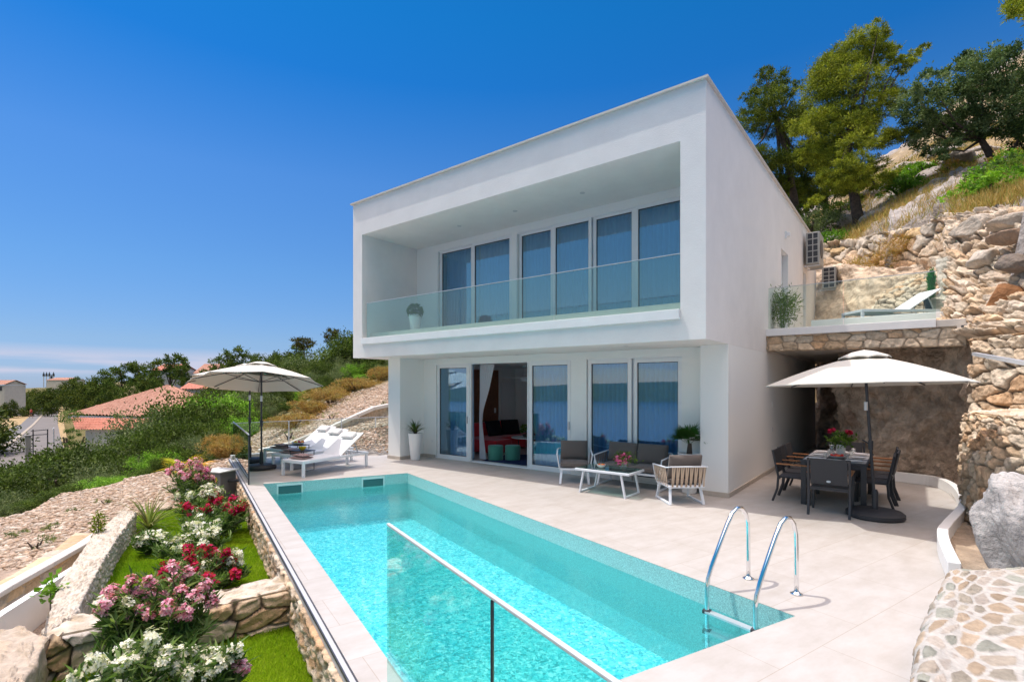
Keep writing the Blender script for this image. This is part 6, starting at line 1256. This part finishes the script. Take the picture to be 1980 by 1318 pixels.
def tiled(poly4, name, mat, parent, pitch=.24, course=.38, amp=.05):
    """poly4: eaves-left, eaves-right, top-right, top-left world points; rows of half-round tiles as real relief"""
    a, b_, c, d = [np.array(p, float) for p in poly4]; wl = np.linalg.norm(b_-a); hl = np.linalg.norm((d+c)/2-(a+b_)/2); nu = int(min(900, wl/pitch*6)); nv = int(min(160, hl/course*4))+1
    u = np.linspace(0, 1, nu)[None, :, None]; v = np.linspace(0, 1, nv)[:, None, None]; P = (a*(1-u)+b_*u)*(1-v)+(d*(1-u)+c*u)*v; Nn = np.cross(b_-a, d-a); Nn /= np.linalg.norm(Nn)
    X_ = (P-a)@((b_-a)/wl); S = v[..., 0]*hl/course; h = amp*np.abs(np.sin(X_/pitch*math.pi))+.045*(1-np.mod(S, 1.)); P = P+Nn*h[..., None]
    idx = np.arange(nu*nv).reshape(nv, nu); q = np.stack([idx[:-1, :-1], idx[:-1, 1:], idx[1:, 1:], idx[1:, :-1]], -1).reshape(-1, 4); return npmesh(name, P.reshape(-1, 3), q, mat, parent)
def Q(px, py, D): return dep(px, py, D)
# main tiled house: hipped roof
th = thing('tiled_house', 'house with a big hipped clay tile roof and a lower lean-to roof beside the road', 'house', (0, 0, 0))
eL, eR, ap, ap2 = Q(134, 802, 40), Q(420, 812, 31), Q(325, 746, 46), Q(333, 748, 46)
eR = Q(440, 812, 36)
tiled([eL, eR, ap2, ap], 'roof', M['tile_a'], th, .34, .55, .12)
rr2 = Q(432, 783, 50); tiled([eR, rr2, ap2, ap2], 'roof', M['tile_a'], th, .26, .40, .06)
b = MB(); b.tube([eL, ap], .12, 6); b.tube([ap2, eR], .12, 6); b.tube([ap2, rr2], .12, 6); b.build('ridge', M['ridge'], th)
b = MB(); b.bar(eL-np.array([0, 0, .12]), eR-np.array([0, 0, .12]), .15, .2); b.build('fascia', M['wallgrey'], th)
l0, l1, l2, l3 = Q(148, 832, 37), Q(300, 832, 33.5), Q(305, 811, 35.2), Q(140, 808, 39)
tiled([l0, l1, l2, l3], 'lean_to_roof', M['tile_b'], th, .34, .5, .12)
b = MB()
def wallq(p, q_, zb, off=.35):
    p = np.array(p); q_ = np.array(q_); d = (q_-p)/np.linalg.norm(q_-p); n_ = np.array([-d[1], d[0], 0])*off; p = p+n_+d*.4; q_ = q_+n_-d*.3; b.prism([(p[0], p[1]), (q_[0], q_[1]), (q_[0]+n_[0], q_[1]+n_[1]), (p[0]+n_[0], p[1]+n_[1])], zb, [p[2]-.02, q_[2]-.02, q_[2]-.02, p[2]-.02])
wallq(l0, l1, -6); wallq(eL+(eR-eL)*.32, eR, -6, .9); b.build('wall', M['wallcream'], th)
def gable_house(label, cL, cR, zr, ze, zb, dpt, wall, tilem, D, name='tiled_house', win=()):
    """front eaves seen between pixel columns cL..cR at depth D; ze/zr eaves/ridge picture rows"""
    t = thing(name, label, 'house', tuple(Q((cL+cR)/2, ze, D))); L0 = np.array(t.location)
    e0, e1 = Q(cL, ze, D), Q(cR, ze, D); back = np.array([FW[0], FW[1], 0])*dpt; zrid = H-(zr-PY)*(D+dpt/2)/F; r0, r1 = e0+back/2, e1+back/2; r0[2] = r1[2] = zrid; b0, b1 = e0+back, e1+back
    tiled([e0-L0, e1-L0, r1-L0, r0-L0], 'roof', M[tilem], t, .3, .45, .07); tiled([b1-L0, b0-L0, r0-L0, r1-L0], 'roof', M[tilem], t, .3, .45, .07)
    m = MB(); ov = (e1-e0)/np.linalg.norm(e1-e0)*.25; i0, i1 = e0+ov, e1-ov; bf = np.array([FW[0], FW[1], 0])*.3
    m.prism([(i0+bf-L0)[:2], (i1+bf-L0)[:2], (i1+back-bf-L0)[:2], (i0+back-bf-L0)[:2]], zb-L0[2], e0[2]-.03-L0[2]); rr0, rr1 = r0+ov-L0, r1-ov-L0
    m.add([i0+bf-L0, i0+back-bf-L0, rr0-[0, 0, .1]], [(0, 1, 2)]); m.add([i1+bf-L0, i1+back-bf-L0, rr1-[0, 0, .1]], [(0, 1, 2)]); m.build('wall', M[wall], t)
    for (px, py, w_, h_) in win:
        q_ = Q(px, py, D)+bf-np.array([FW[0], FW[1], 0])*.03-L0; m = MB(); m.obox(q_, (w_, .06, h_), rot(math.atan2(RT[1], RT[0]))); m.build('window', M['dark'], t)
    return t
gable_house('small red roofed house just right of the big hipped roof', 345, 402, 733, 753, -3, 5, 'wallgrey', 'tile_b', 50)
gable_house('house with a bright red tiled roof above the parasol canopy', 437, 492, 710, 722, -1, 6, 'wallcream', 'tile_b', 58)
gable_house('house with an orange gable roof between the two groups of pines', 372, 412, 704, 722, 0, 8, 'wallcream', 'tile_a', 105)
gable_house('grey walled house with a red gable half hidden by the layered pines', 290, 336, 704, 716, 0, 8, 'wallgrey', 'tile_b', 100)
gable_house('house with a dark ridge peeking over the front parasol', 520, 575, 702, 720, 0, 7, 'wallgrey', 'tile_a', 52)
gable_house('cream house with small windows and a low tiled roof at the left edge', -50, 8, 735, 744, -5, 5, 'wallcream', 'tile_a', 100, win=((-4, 751, 1.0, .8), (-25, 751, 1.0, .8)))
gable_house('far pale house below the antenna towers', 88, 128, 730, 735, 0, 10, 'wallcream', 'tile_a', 210)
# antenna poles
for i, px in enumerate((84.5, 90, 95.5, 99.5, 103.5)):
    q_ = Q(px, 733, 230); top_ = H-((719 if i != 3 else 724)-PY)*230/F; t = thing('antenna_mast', ('leftmost antenna mast of the far cluster', 'second antenna mast from the left in the far cluster', 'middle antenna mast of the far cluster', 'short antenna mast between two taller ones', 'rightmost antenna mast of the far cluster')[i], 'antenna mast', (q_[0], q_[1], q_[2]-4), 0, 'antenna masts on the far hill')
    b = MB(); b.tube([(0, 0, 0), (0, 0, top_-q_[2]+4)], .16, 6); b.build('pole', M['steel'], t); hh = top_-q_[2]+4
    b = MB()
    for k in range(4): a = k*1.57; b.box(math.cos(a)*.25-.12, math.sin(a)*.25-.12, hh-1.5-.5*(k % 2), math.cos(a)*.25+.12, math.sin(a)*.25+.12, hh-.1-.7*(k % 2))
    b.build('antenna_panels', M['dark'], t)
# road things
M['concrete'] = pm('grey_concrete', (.32, .30, .28), .9, var=.2, scale=4)
b = MB(); q_ = Q(54, 843, 26); b.box(-.1, -.1, -2.6, .1, .1, 0); b.obox((0, 0, .03), (.26, .26, .06)); o = b.build('gate_post', M['concrete'], bevel=.01); o.location = q_; tag(o, 'square concrete post in the shrubs beside the road', 'post')
t = thing('metal_railing', 'thin metal railing beside the road right of the concrete post', 'railing', tuple(Q(92, 868, 30)))
b = MB(); L0 = np.array(t.location)
for px in (64, 92): b.tube([Q(px, 872, 30)-L0-np.array([0, 0, .5]), Q(px, 830, 30)-L0], .03, 6)
b.tube([Q(60, 833, 30)-L0, Q(93, 830, 30)-L0], .025, 6); b.tube([Q(60, 841, 30)-L0, Q(93, 839, 30)-L0], .025, 6); b.build('bars', M['dark'], t)
t = thing('road_sign', 'small white road sign on a thin pole at the far end of the road', 'road sign', tuple(Q(86, 783, 150))); b = MB(); b.tube([(0, 0, -.3), (0, 0, 1.7)], .05, 6); b.build('pole', M['steel'], t); b = MB(); b.obox((0, 0, 1.5), (.8, .05, .7), rot(math.atan2(RT[1], RT[0]))); b.build('sign_board', M['china'], t)
t = thing('street_lamp', 'slim pole with a small white head beside the road near the tiled house', 'street lamp', tuple(Q(104, 862, 33))); b = MB(); b.tube([(0, 0, -1.5), (0, 0, 1.1)], .03, 6); b.build('pole', M['steel'], t); b = MB(); b.box(-.15, -.04, 1.1, .1, .04, 1.16); b.build('lamp_head', M['china'], t)
# person walking on the pavement
def person(loc, rz):
    bm = bmesh.new(); J = {'pel': (0, 0, .92, .13), 'ch': (0, 0, 1.28, .15), 'nk': (0, 0, 1.48, .055), 'hd': (0, .02, 1.62, .10), 'ls': (-.17, 0, 1.40, .055), 'le': (-.22, -.04, 1.14, .042), 'lh': (-.22, .08, .90, .032), 'rs': (.17, 0, 1.40, .055), 're': (.22, .03, 1.14, .042), 'rh': (.23, -.05, .90, .032), 'll': (-.09, 0, .86, .09), 'lk': (-.1, .12, .48, .06), 'la': (-.1, .16, .08, .04), 'lt': (-.1, .28, .03, .035), 'rl': (.09, 0, .86, .09), 'rk': (.1, -.02, .48, .06), 'ra': (.1, -.22, .12, .04), 'rt': (.1, -.12, .03, .035)}
    ks = list(J); vs = {k: bm.verts.new(J[k][:3]) for k in ks}
    for a, c in (('pel', 'ch'), ('ch', 'nk'), ('nk', 'hd'), ('ch', 'ls'), ('ls', 'le'), ('le', 'lh'), ('ch', 'rs'), ('rs', 're'), ('re', 'rh'), ('pel', 'll'), ('ll', 'lk'), ('lk', 'la'), ('la', 'lt'), ('pel', 'rl'), ('rl', 'rk'), ('rk', 'ra'), ('ra', 'rt')): bm.edges.new((vs[a], vs[c]))
    me = bpy.data.meshes.new('body'); bm.to_mesh(me); bm.free(); o = bpy.data.objects.new('person', me); COL.objects.link(o); o.location = loc; o.rotation_euler = (0, 0, rz)
    o.modifiers.new('skin', 'SKIN'); sv = me.skin_vertices[0].data if me.skin_vertices else None
    if sv:
        for i, k in enumerate(ks): sv[i].radius = (J[k][3], J[k][3]); sv[i].use_root = (k == 'pel')
    o.modifiers.new('sub', 'SUBSURF').levels = 1
    me.materials.append(pm('skin', (.5, .3, .2), .6)); tag(o, 'person in a red top and dark shorts walking along the pavement', 'person')
    b = MB(); b.lathe([(.15, .98), (.17, 1.1), (.185, 1.32), (.14, 1.44), (.07, 1.49)], (0, 0, 0), 14); c = b.build('red_top', pm('red_shirt', (.5, .05, .04), .9), o, smooth=True); c.scale = (1.15, .85, 1)
    b = MB(); b.lathe([(.17, .72), (.17, .9), (.155, .99)], (0, 0, 0), 14); c = b.build('shorts', M['dark'], o, smooth=True); c.scale = (1.1, .85, 1)
    b = MB(); b.lathe([(.085, 1.62), (.105, 1.68), (.08, 1.74), (.01, 1.76)], (0, .01, 0), 12); b.build('hair', M['bark'], o, smooth=True)
D_ = F*(H+3.95)/(808-PY); q_ = Q(60, 808, D_); person((q_[0], q_[1], -3.94), 2.2)
# dark cover on the scree beside the villa
t = thing('sun_shelter', 'dark flat canopy on thin white legs at the top of the scree beside the villa', 'shade canopy', tuple(Q(745, 752, 27)))
b = MB(); b.obox((0, 0, 0), (2.6, 1.8, .06), rot(.6, R(-4), R(-6))); b.build('canopy', M['dark'], t); b = MB(); b.tube([(-1.0, -.4, 0), (-1.1, -.45, -.7)], .025, 6); b.build('leg', M['paintwhite'], t); b = MB(); b.tube([(.9, .5, 0), (1.0, .5, -.8)], .025, 6); b.build('leg', M['paintwhite'], t)
# ================================================================== GARDEN PLANTS
def oleander(label, x, y, w_, h, flowers, nclu, seed, csize=.028, crad=.05, nfl=14, z=LZ, nleaf=900, leaf=(.15, .022), dirt=True):
    t = thing('oleander', label, 'flowering shrub', (x, y, z), 0, 'oleanders in the garden beds'); rg = random.Random(seed); b = MB(); tips = []; LP = []; LD = []
    ns = int(22+w_*22)
    for k in range(ns):
        a = rg.uniform(0, 6.283); r = math.sqrt(rg.random())*w_/2; hh = h*rg.uniform(.45, 1.15)*(1-.30*(r/(w_/2))**2); tip = Vector((math.cos(a)*r, math.sin(a)*r, hh)); midp = Vector((math.cos(a)*r*.45, math.sin(a)*r*.45, hh*.55)); b.tube([(0, 0, 0), midp, tip], [.008, .006, .003], 5); tips.append(tip)
        m = max(8, nleaf//ns)
        for j in range(m):
            f = rg.uniform(.25, 1.0); p = midp.lerp(tip, (f-.45)/.55) if f > .45 else Vector((0, 0, 0)).lerp(midp, f/.45); d = Vector((rg.uniform(-1, 1), rg.uniform(-1, 1), rg.uniform(.1, 1.1))); LP.append(p); LD.append(d)
    b.build('stems', M['barkpale'], t); n = len(LP); rgn = np.random.default_rng(seed); cols = np.array([(.07, .13, .035), (.13, .21, .06), (.22, .30, .11)])[rgn.integers(0, 3, n)]*rgn.uniform(.75, 1.2, n)[:, None]
    V, q, C = cards(np.array([tuple(p) for p in LP]), np.array([tuple(d) for d in LD]), leaf[0]*rgn.uniform(.6, 1.15, n), leaf[1]*rgn.uniform(.8, 1.2, n), cols, rgn, .25); npmesh('leaves', V, q, M['leaf'], t, C)
    tips.sort(key=lambda v: -v.z); i = 0
    for fi, (cols_, share) in enumerate(flowers):
        m = max(1, int(nclu*share)); cs = [tuple(tips[(i+k) % len(tips)]*rg.uniform(.93, 1.03)) for k in range(m)]; i += m; blossoms('blossoms', cs, crad, nfl, cols_, csize, t, seed+fi)
    return t
def gp_(px, py): q_ = gz(px, py, LZ); return q_[0], q_[1]
OL = [('front white oleander at the bottom edge of the picture', 245, 1440, .80, .56, [(WHITE, .9), (PINK, .1)], 24, 1),
      ('white oleander with a pink spray beside the lower lawn', 400, 1400, .62, .50, [(WHITE, .8), (PINK, .2)], 16, 2),
      ('tall pink oleander with long leaves in front of the cross wall', 330, 1290, .85, .66, [(PINK, 1.)], 20, 3),
      ('pale pink oleander leaning over the left garden wall', 240, 1300, .55, .62, [(PINK, .8), (WHITE, .2)], 12, 13),
      ('crimson oleander in the middle of the upper bed', 370, 1165, 1.15, .52, [(REDF, .85), (PINK, .15)], 26, 4),
      ('white oleander edging the right side of the upper bed', 425, 1140, .8, .34, [(WHITE, 1.)], 14, 5),
      ('small white oleander at the left of the upper bed', 285, 1075, .45, .28, [(WHITE, 1.)], 7, 6),
      ('white oleander behind the crimson one in the upper bed', 375, 1090, 1.1, .42, [(WHITE, .9), (REDF, .1)], 20, 7),
      ('long leaved green oleander with a few red blooms in the upper bed', 410, 1050, 1.2, .52, [(REDF, .7), (WHITE, .3)], 12, 8),
      ('red oleander on the right of the upper bed near the pool wall', 450, 1030, .6, .42, [(REDF, 1.)], 7, 9),
      ('creamy white oleander beside the pump unit', 385, 1005, 1.1, .50, [(WHITE, .75), (REDF, .25)], 16, 10),
      ('farthest pink oleander in front of the yellow palm', 370, 995, 1.2, .85, [(PINK, 1.)], 18, 11),
      ('deep pink oleander next to the pump unit', 388, 992, .8, .62, [(MAG, .3), (PINK, .7)], 12, 12)]
for (lab, px, py, w_, h, fl, nc, sd) in OL:
    x, y = gp_(px, py); oleander(lab, x, y, w_*.84, h*1.22, fl, int(nc*1.2), 500+sd, nleaf=int(1100+w_*1100), csize=.036 if py < 1200 else .028, nfl=24 if py < 1200 else 34, crad=.075 if py < 1200 else .062)
x, y = gp_(287, 1028); t = thing('garden_yucca', 'spiky variegated cordyline at the top of the left garden wall', 'plant', (x, y, LZ)); fan_leaves('leaves', 110, .72, .026, [(.16, .19, .05), (.30, .30, .12), (.12, .16, .04)], M['leaf'], t, 8, up=.62, droop=.55, spread=1.2, base=(0, 0, .06))
p = ground_at(362, 13.4); t = thing('yellow_palm', 'small palm with bright yellow dried fronds at the top of the garden', 'palm', (p.x, p.y, p.z-.1)); palm_fronds('fronds', 12, .85, [(.62, .38, .02), (.55, .40, .03), (.30, .33, .03)], M['leaf'], t, 5, base=(-.05, 0, .55), fan=13, up=.62, stalk=.35); palm_fronds('fronds', 9, .6, [(.55, .36, .03), (.5, .3, .02)], M['leaf'], t, 7, base=(.55, .1, .25), fan=11, up=.7, stalk=.3); b = MB(); b.tube([(0, 0, 0), (-.02, 0, .3), (-.05, 0, .56)], [.14, .12, .06], 10); b.build('trunk', M['bark'], t)
# young trees at lower left
q_ = gz(97, 1212, -.55); t = thing('fig_sapling', 'young fig sapling on a thin stem in front of the white wall', 'sapling', tuple(q_)); b = MB(); b.tube([(0, 0, 0), (.01, 0, .25), (0, 0, .42)], [.006, .005, .003], 6); b.build('stem', M['bark'], t)
foliage('leaves', [((0, 0, .40), (.09, .09, .09))], 60, LIME[:2]+BUSH[1:2], .075, .06, M['leaf'], t, 3, clump=.7, per=6)
q_ = gz(190, 1048, -.3); t = thing('young_shrub', 'small upright yellow green shrub behind the left garden wall', 'shrub', tuple(q_)); b = MB(); b.tube([(0, 0, 0), (0, 0, .35)], .006, 6); b.build('stem', M['bark'], t); foliage('leaves', [((0, 0, .22), (.07, .07, .2))], 320, [(.12, .18, .02), (.26, .28, .03)], .055, .02, M['leaf'], t, 3, clump=.5, per=8)
# pump unit
q_ = gz(424, 968, LZ); t = thing('pool_pump_unit', 'grey pool heat pump cabinet with a yellow label beside the oleanders', 'pump unit', (q_[0], q_[1], -.55), R(20))
b = MB(); b.box(-.25, -.2, 0, .25, .2, .70); b.build('cabinet', pm('pump_grey', (.20, .19, .20), .5), t, bevel=.01); b = MB(); b.box(-.30, -.25, .702, .30, .25, .73); b.build('lid', M['paintwhite'], t, bevel=.006)
b = MB(); b.box(.06, -.206, .48, .16, -.2, .60); b.build('label', M['yellow'], t); b = MB()
for k in range(9): b.box(-.22+.028*k, -.208, .06, -.205+.028*k, -.201, .66)
b.build('louvres', M['dark'], t); b = MB(); b.tube([(.25, 0, .5), (.5, .12, .5), (.62, .2, .45)], .03, 8); b.tube([(.25, -.1, .2), (.5, 0, .2), (.6, .1, .1)], .03, 8); b.build('pipes', M['dark'], t)
for i, (px, py, s, lab) in enumerate(((455, 985, .3, 'pale rounded stone at the top corner of the upper lawn beside the pool wall'), (430, 992, .2, 'small pale stone left of the lawn corner'), (318, 985, .22, 'pale stone edging the top of the upper lawn near the yucca'))):
    q_ = gz(px, py, LZ); tag(boulder('garden_stone', (q_[0], q_[1], LZ+s*.25), (s, s*.7, s*.45), M['rock'], [(.62, .52, .42), (.52, .40, .30)], 700+i, sub=3), lab, 'stone')
# spiky plant tips close to the camera
q_ = dep(1203, 1400, 1.75); t = thing('agave_tips', 'tips of spiky green leaves in front of the steel rail at the bottom edge', 'plant', (q_[0], q_[1], .45)); fan_leaves('leaves', 16, .50, .02, [(.12, .17, .06), (.2, .25, .12)], M['leaf'], t, 3, up=.85, droop=.25, spread=.5)
# ================================================================== RIGHT HILL TREES
def big_tree(name, label, D, foot, blobs, cols, n, leaf, trunk, seed, barkm='bark', r0=.2, mat='leaf', per=44, clump=.3, shell=.35, dj=1.2, cat='tree', pads=1, pw=1.):
    base = dep(foot[0], foot[1], D); t = thing(name, label, cat, tuple(base)); rg = random.Random(seed); B = []
    for (px, py, r) in blobs:
        dd = D+rg.uniform(-dj, dj); c = dep(px, py, dd)-base; rr = r*D/F
        for q in range(pads): B.append((tuple(c+np.array([rg.uniform(-.45, .45), rg.uniform(-.45, .45), rg.uniform(-.6, .6)])*rr*(pads > 1)), (rr*pw, rr*pw, rr*(.85 if pads == 1 else .36))))
    foliage('crown', B, n, cols, leaf[0], leaf[1], M[mat], t, seed, clump=clump, per=per, shell=shell)
    tp = [dep(px, py, D)-base for (px, py) in trunk]; tp[0] = tp[0]-np.array([0, 0, .5]); k = len(tp); b = MB(); b.tube([tuple(p) for p in tp], [r0*(1-.75*i/(k-1)) for i in range(k)], 10)
    j = tp[min(2, k-1)]
    for (c, r) in B[::(7 if pads > 1 else 2)]:
        c = np.array(c); s_ = tp[min(k-1, max(1, int(k*.6)))]; mid = (s_+c)/2-np.array([0, 0, .12*np.linalg.norm(c-s_)]); b.tube([tuple(s_), tuple(mid), tuple(c)], [r0*.32, r0*.2, r0*.05], 6)
    b.build('trunk', M[barkm], t, smooth=True); return t
big_tree('pine_tree', 'tall bright green pine with a leaning trunk on the slope behind the villa', 20.5, (1666, 436), [(1700, 58, 20), (1690, 85, 32), (1650, 110, 45), (1600, 115, 32), (1580, 135, 20), (1640, 155, 60), (1700, 130, 38), (1735, 125, 20), (1600, 180, 52), (1670, 205, 50), (1720, 190, 35), (1590, 235, 50), (1650, 255, 52), (1700, 250, 38), (1600, 290, 42), (1650, 310, 40), (1640, 345, 42), (1690, 335, 36), (1600, 340, 32), (1770, 110, 16), (1790, 98, 14), (1750, 135, 18), (1575, 385, 16), (1620, 370, 30), (1555, 300, 26), (1740, 270, 24), (1560, 260, 24), (1655, 370, 26)],
         PINE, 95000, (.13, .026), [(1668, 440), (1655, 400), (1648, 355), (1640, 280), (1650, 200), (1680, 120)], 801, r0=.23, clump=.26, per=50, shell=.45, mat='leafdull', pads=3, pw=.80)
big_tree('pine_tree', 'dark green cone shaped pine directly above the villa roof edge', 24, (1545, 440), [(1478, 140, 20), (1480, 175, 34), (1465, 205, 32), (1505, 190, 36), (1530, 175, 22), (1450, 245, 34), (1500, 240, 45), (1540, 225, 38), (1480, 290, 45), (1535, 290, 45), (1520, 345, 42), (1555, 370, 34), (1545, 410, 26), (1500, 320, 40), (1440, 290, 36), (1470, 340, 40), (1510, 385, 36), (1560, 330, 34), (1455, 200, 20), (1515, 160, 18), (1575, 300, 36), (1590, 360, 34), (1570, 250, 28), (1530, 420, 24)],
         [(.05, .08, .014), (.11, .15, .02), (.20, .23, .03)], 60000, (.14, .030), [(1545, 445), (1535, 380), (1520, 300), (1500, 220), (1485, 160)], 802, r0=.2, clump=.26, per=50, shell=.45, mat='leafdull', pads=3, pw=.82)
big_tree('olive_tree', 'grey green holm oak with a crooked trunk on the upper slope at the right', 18.5, (1928, 345), [(1800, 165, 30), (1850, 150, 40), (1900, 140, 42), (1950, 135, 42), (1780, 200, 40), (1830, 205, 50), (1890, 200, 52), (1950, 195, 50), (1775, 245, 34), (1810, 260, 42), (1860, 245, 40), (1920, 235, 35), (1830, 290, 22), (1965, 235, 35), (1990, 160, 40), (1800, 290, 14), (1865, 115, 16), (1935, 105, 14)],
         [(.04, .07, .02), (.08, .13, .04), (.15, .21, .07), (.25, .31, .15)], 42000, (.10, .045), [(1928, 345), (1925, 318), (1912, 295), (1897, 270), (1900, 240), (1880, 200)], 803, barkm='bark', r0=.17, mat='leafdull', clump=.22, per=50, shell=.55)
big_tree('olive_tree', 'thin dark tree leaning at the right edge of the picture beside the holm oak', 18.0, (1945, 335), [(1985, 270, 26), (2000, 240, 34), (1992, 305, 20)], [(.03, .055, .02), (.07, .11, .03)], 5000, (.10, .045), [(1945, 338), (1955, 300), (1970, 268), (1985, 235)], 804, r0=.09)
big_tree('pine_branch', 'tip of an overhanging pine branch in the top right corner', 9.0, (2120, 20), [(1965, 8, 24), (1990, 0, 34), (2040, -5, 45), (1985, 26, 16)], PINE, 5000, (.09, .018), [(2120, 20), (2060, 5), (2000, 5), (1970, 8)], 805, r0=.05, dj=.3, cat='branch')
big_tree('pine_tree', 'dark bushy pine filling the gap between the two pines above the roof edge', 27, (1600, 430), [(1590, 230, 34), (1560, 290, 44), (1600, 320, 44), (1580, 380, 40), (1545, 350, 36), (1620, 270, 36), (1535, 240, 34)], [(.03, .05, .012), (.075, .105, .018), (.15, .18, .03)], 26000, (.17, .036), [(1600, 440), (1595, 380), (1585, 300), (1580, 240)], 806, r0=.18, mat='leafdull', clump=.26, pads=2, pw=.8)
gb_ = 'bushes on the rocky slope'
for i, (px, D, w_, h, cols, lab, n) in enumerate([(1560, 22, 2.4, 1.9, GREY+PINED[:1], 'dark leafy bush against the villa roof edge', 4200), (1590, 20.3, 1.9, 1.0, LIME[:2], 'bright green bush just above the air conditioners', 3000), (1745, 20.5, 1.9, .9, LIME[:2]+BUSH[1:2], 'low bright green bush on the rocks between pine and oak', 3200), (1790, 22, 1.4, .8, LIME[:2], 'small bright green bush below the holm oak crown', 2000),
                                                      (1905, 14.2, 1.5, .8, LIME, 'bright green clump of weeds above the rubble bank', 1800), (1940, 15.5, 1.8, .7, BUSH, 'dark low bush around the foot of the holm oak', 2000), (1620, 24, 2.0, 1.0, BUSH, 'dark bush left of the pine trunk', 2400), (1700, 25, 2.4, 1.2, PINE[:3], 'dull green bush on the ridge behind the pine trunk', 2600), (1850, 20, 1.6, .6, LIME[:1]+DRY[:1], 'sparse bush on the rocks right of the pine', 1200), (1975, 16, 1.5, .9, LIME+DRY[:1], 'yellow green bush at the right edge below the oak', 1600)]):
    shrub('bush', lab, 'bush', px, D, w_, h, cols, n, 330+i, (.10, .05), gb_)
# dry grass tufts on the hill
rg = np.random.default_rng(9); m = 26000; px = rg.uniform(1560, 2080, m); D = 12*np.exp(rg.uniform(0, math.log(2.6), m)); front = np.interp(px, [1560, 1640, 1720, 1850, 1980, 2080], [20.3, 18.3, 16.2, 13, 10, 9]); k_ = D > front; px, D = px[k_], D[k_]
x = CAM[0]+D*(FW[0]+RT[0]*(px-PX)/F); y = CAM[1]+D*(FW[1]+RT[1]*(px-PX)/F); z = gnd_z(px, D); dens = fbm(x*.35, y*.35, 41, 4); k_ = dens > .40; x, y, z, D = x[k_], y[k_], z[k_], D[k_]; P = np.stack([x, y, z-.03], 1); P = np.repeat(P, 3, 0)+rg.normal(size=(len(P)*3, 3))*[.12, .12, 0]
d = rg.normal(size=(len(P), 3))*.35+[0, 0, 1]; C = np.array([(.50, .33, .10), (.58, .42, .17), (.42, .27, .08), (.30, .30, .07)])[rg.integers(0, 4, len(P))]*rg.uniform(.8, 1.2, len(P))[:, None]
V, q, C = cards(P, d, rg.uniform(.15, .42, len(P)), .016, C, rg); tag(npmesh('dry_grass', V, q, M['leafdull'], None, C), 'golden dry grass covering the slope above the stone walls', 'grass', kind='stuff')
# dry grass in the wall
for i, (px, py, D, s, lab) in enumerate([(1715, 500, 15.9, .5, 'rusty dry tuft growing out of the long dry stone wall'), (1660, 515, 16.9, .4, 'ochre dry tuft low on the long dry stone wall'), (1740, 470, 15.4, .45, 'yellow green tuft near the top of the long dry stone wall')]):
    q_ = dep(px, py, D-.1); t = thing('dry_tuft', lab, 'plant', tuple(q_)); foliage('leaves', [((0, 0, 0), (s, s*.5, s*.6))], 900, [(.42, .20, .05), (.5, .33, .10), (.35, .30, .08)], .14, .014, M['leafdull'], t, 60+i, clump=.6, per=10, shell=.2)
# loose rocks on the slope
for i, (px, D, s) in enumerate([(1620, 20.5, .7), (1650, 21.5, .6), (1690, 20, .5), (1760, 20.5, .55), (1800, 21.5, .8), (1830, 22, .7), (1860, 20.5, .75), (1720, 23.5, .7), (1780, 24.5, .8), (1885, 22, .7), (1600, 22, .7), (1810, 19, .45), (1670, 26, .8), (1750, 27, .9), (1840, 25, .9), (1900, 25, .9)]):
    q_ = ground_at(px, D); o = boulder('slope_rock', (0, 0, 0), (s*1.3, s, s*.45), M['greyrock'], [(.46, .41, .36), (.32, .28, .24)], 900+i, sub=4, rough=.6); o.location = q_; o.rotation_euler = (.1, .25, i*1.3); RR_ = globals().setdefault('RR_', []); RR_.append((px, D, o)); tag(o, 'grey rock', 'rock', 'grey limestone rocks on the slope')

RR_.sort(key=lambda t: t[0])
for i, (px, D, o) in enumerate(RR_):
    side = 'left of the pine trunk' if px < 1655 else 'between the pine and the holm oak' if px < 1800 else 'below the holm oak crown' if px < 1870 else 'beside the holm oak trunk'
    row = 'low on the slope' if D < 20.8 else 'halfway up the slope' if D < 23 else 'high on the slope'
    o['label'] = 'grey rock '+row+' '+side
from collections import Counter
cn_ = Counter(o['label'] for _, _, o in RR_); sn_ = {}
for px, D, o in RR_:
    l = o['label']
    if cn_[l] > 1: k = sn_.get(l, 0); sn_[l] = k+1; o['label'] = l+', '+(('left one', 'right one') if cn_[l] == 2 else ('left one', 'middle one', 'right one', 'last one'))[k]
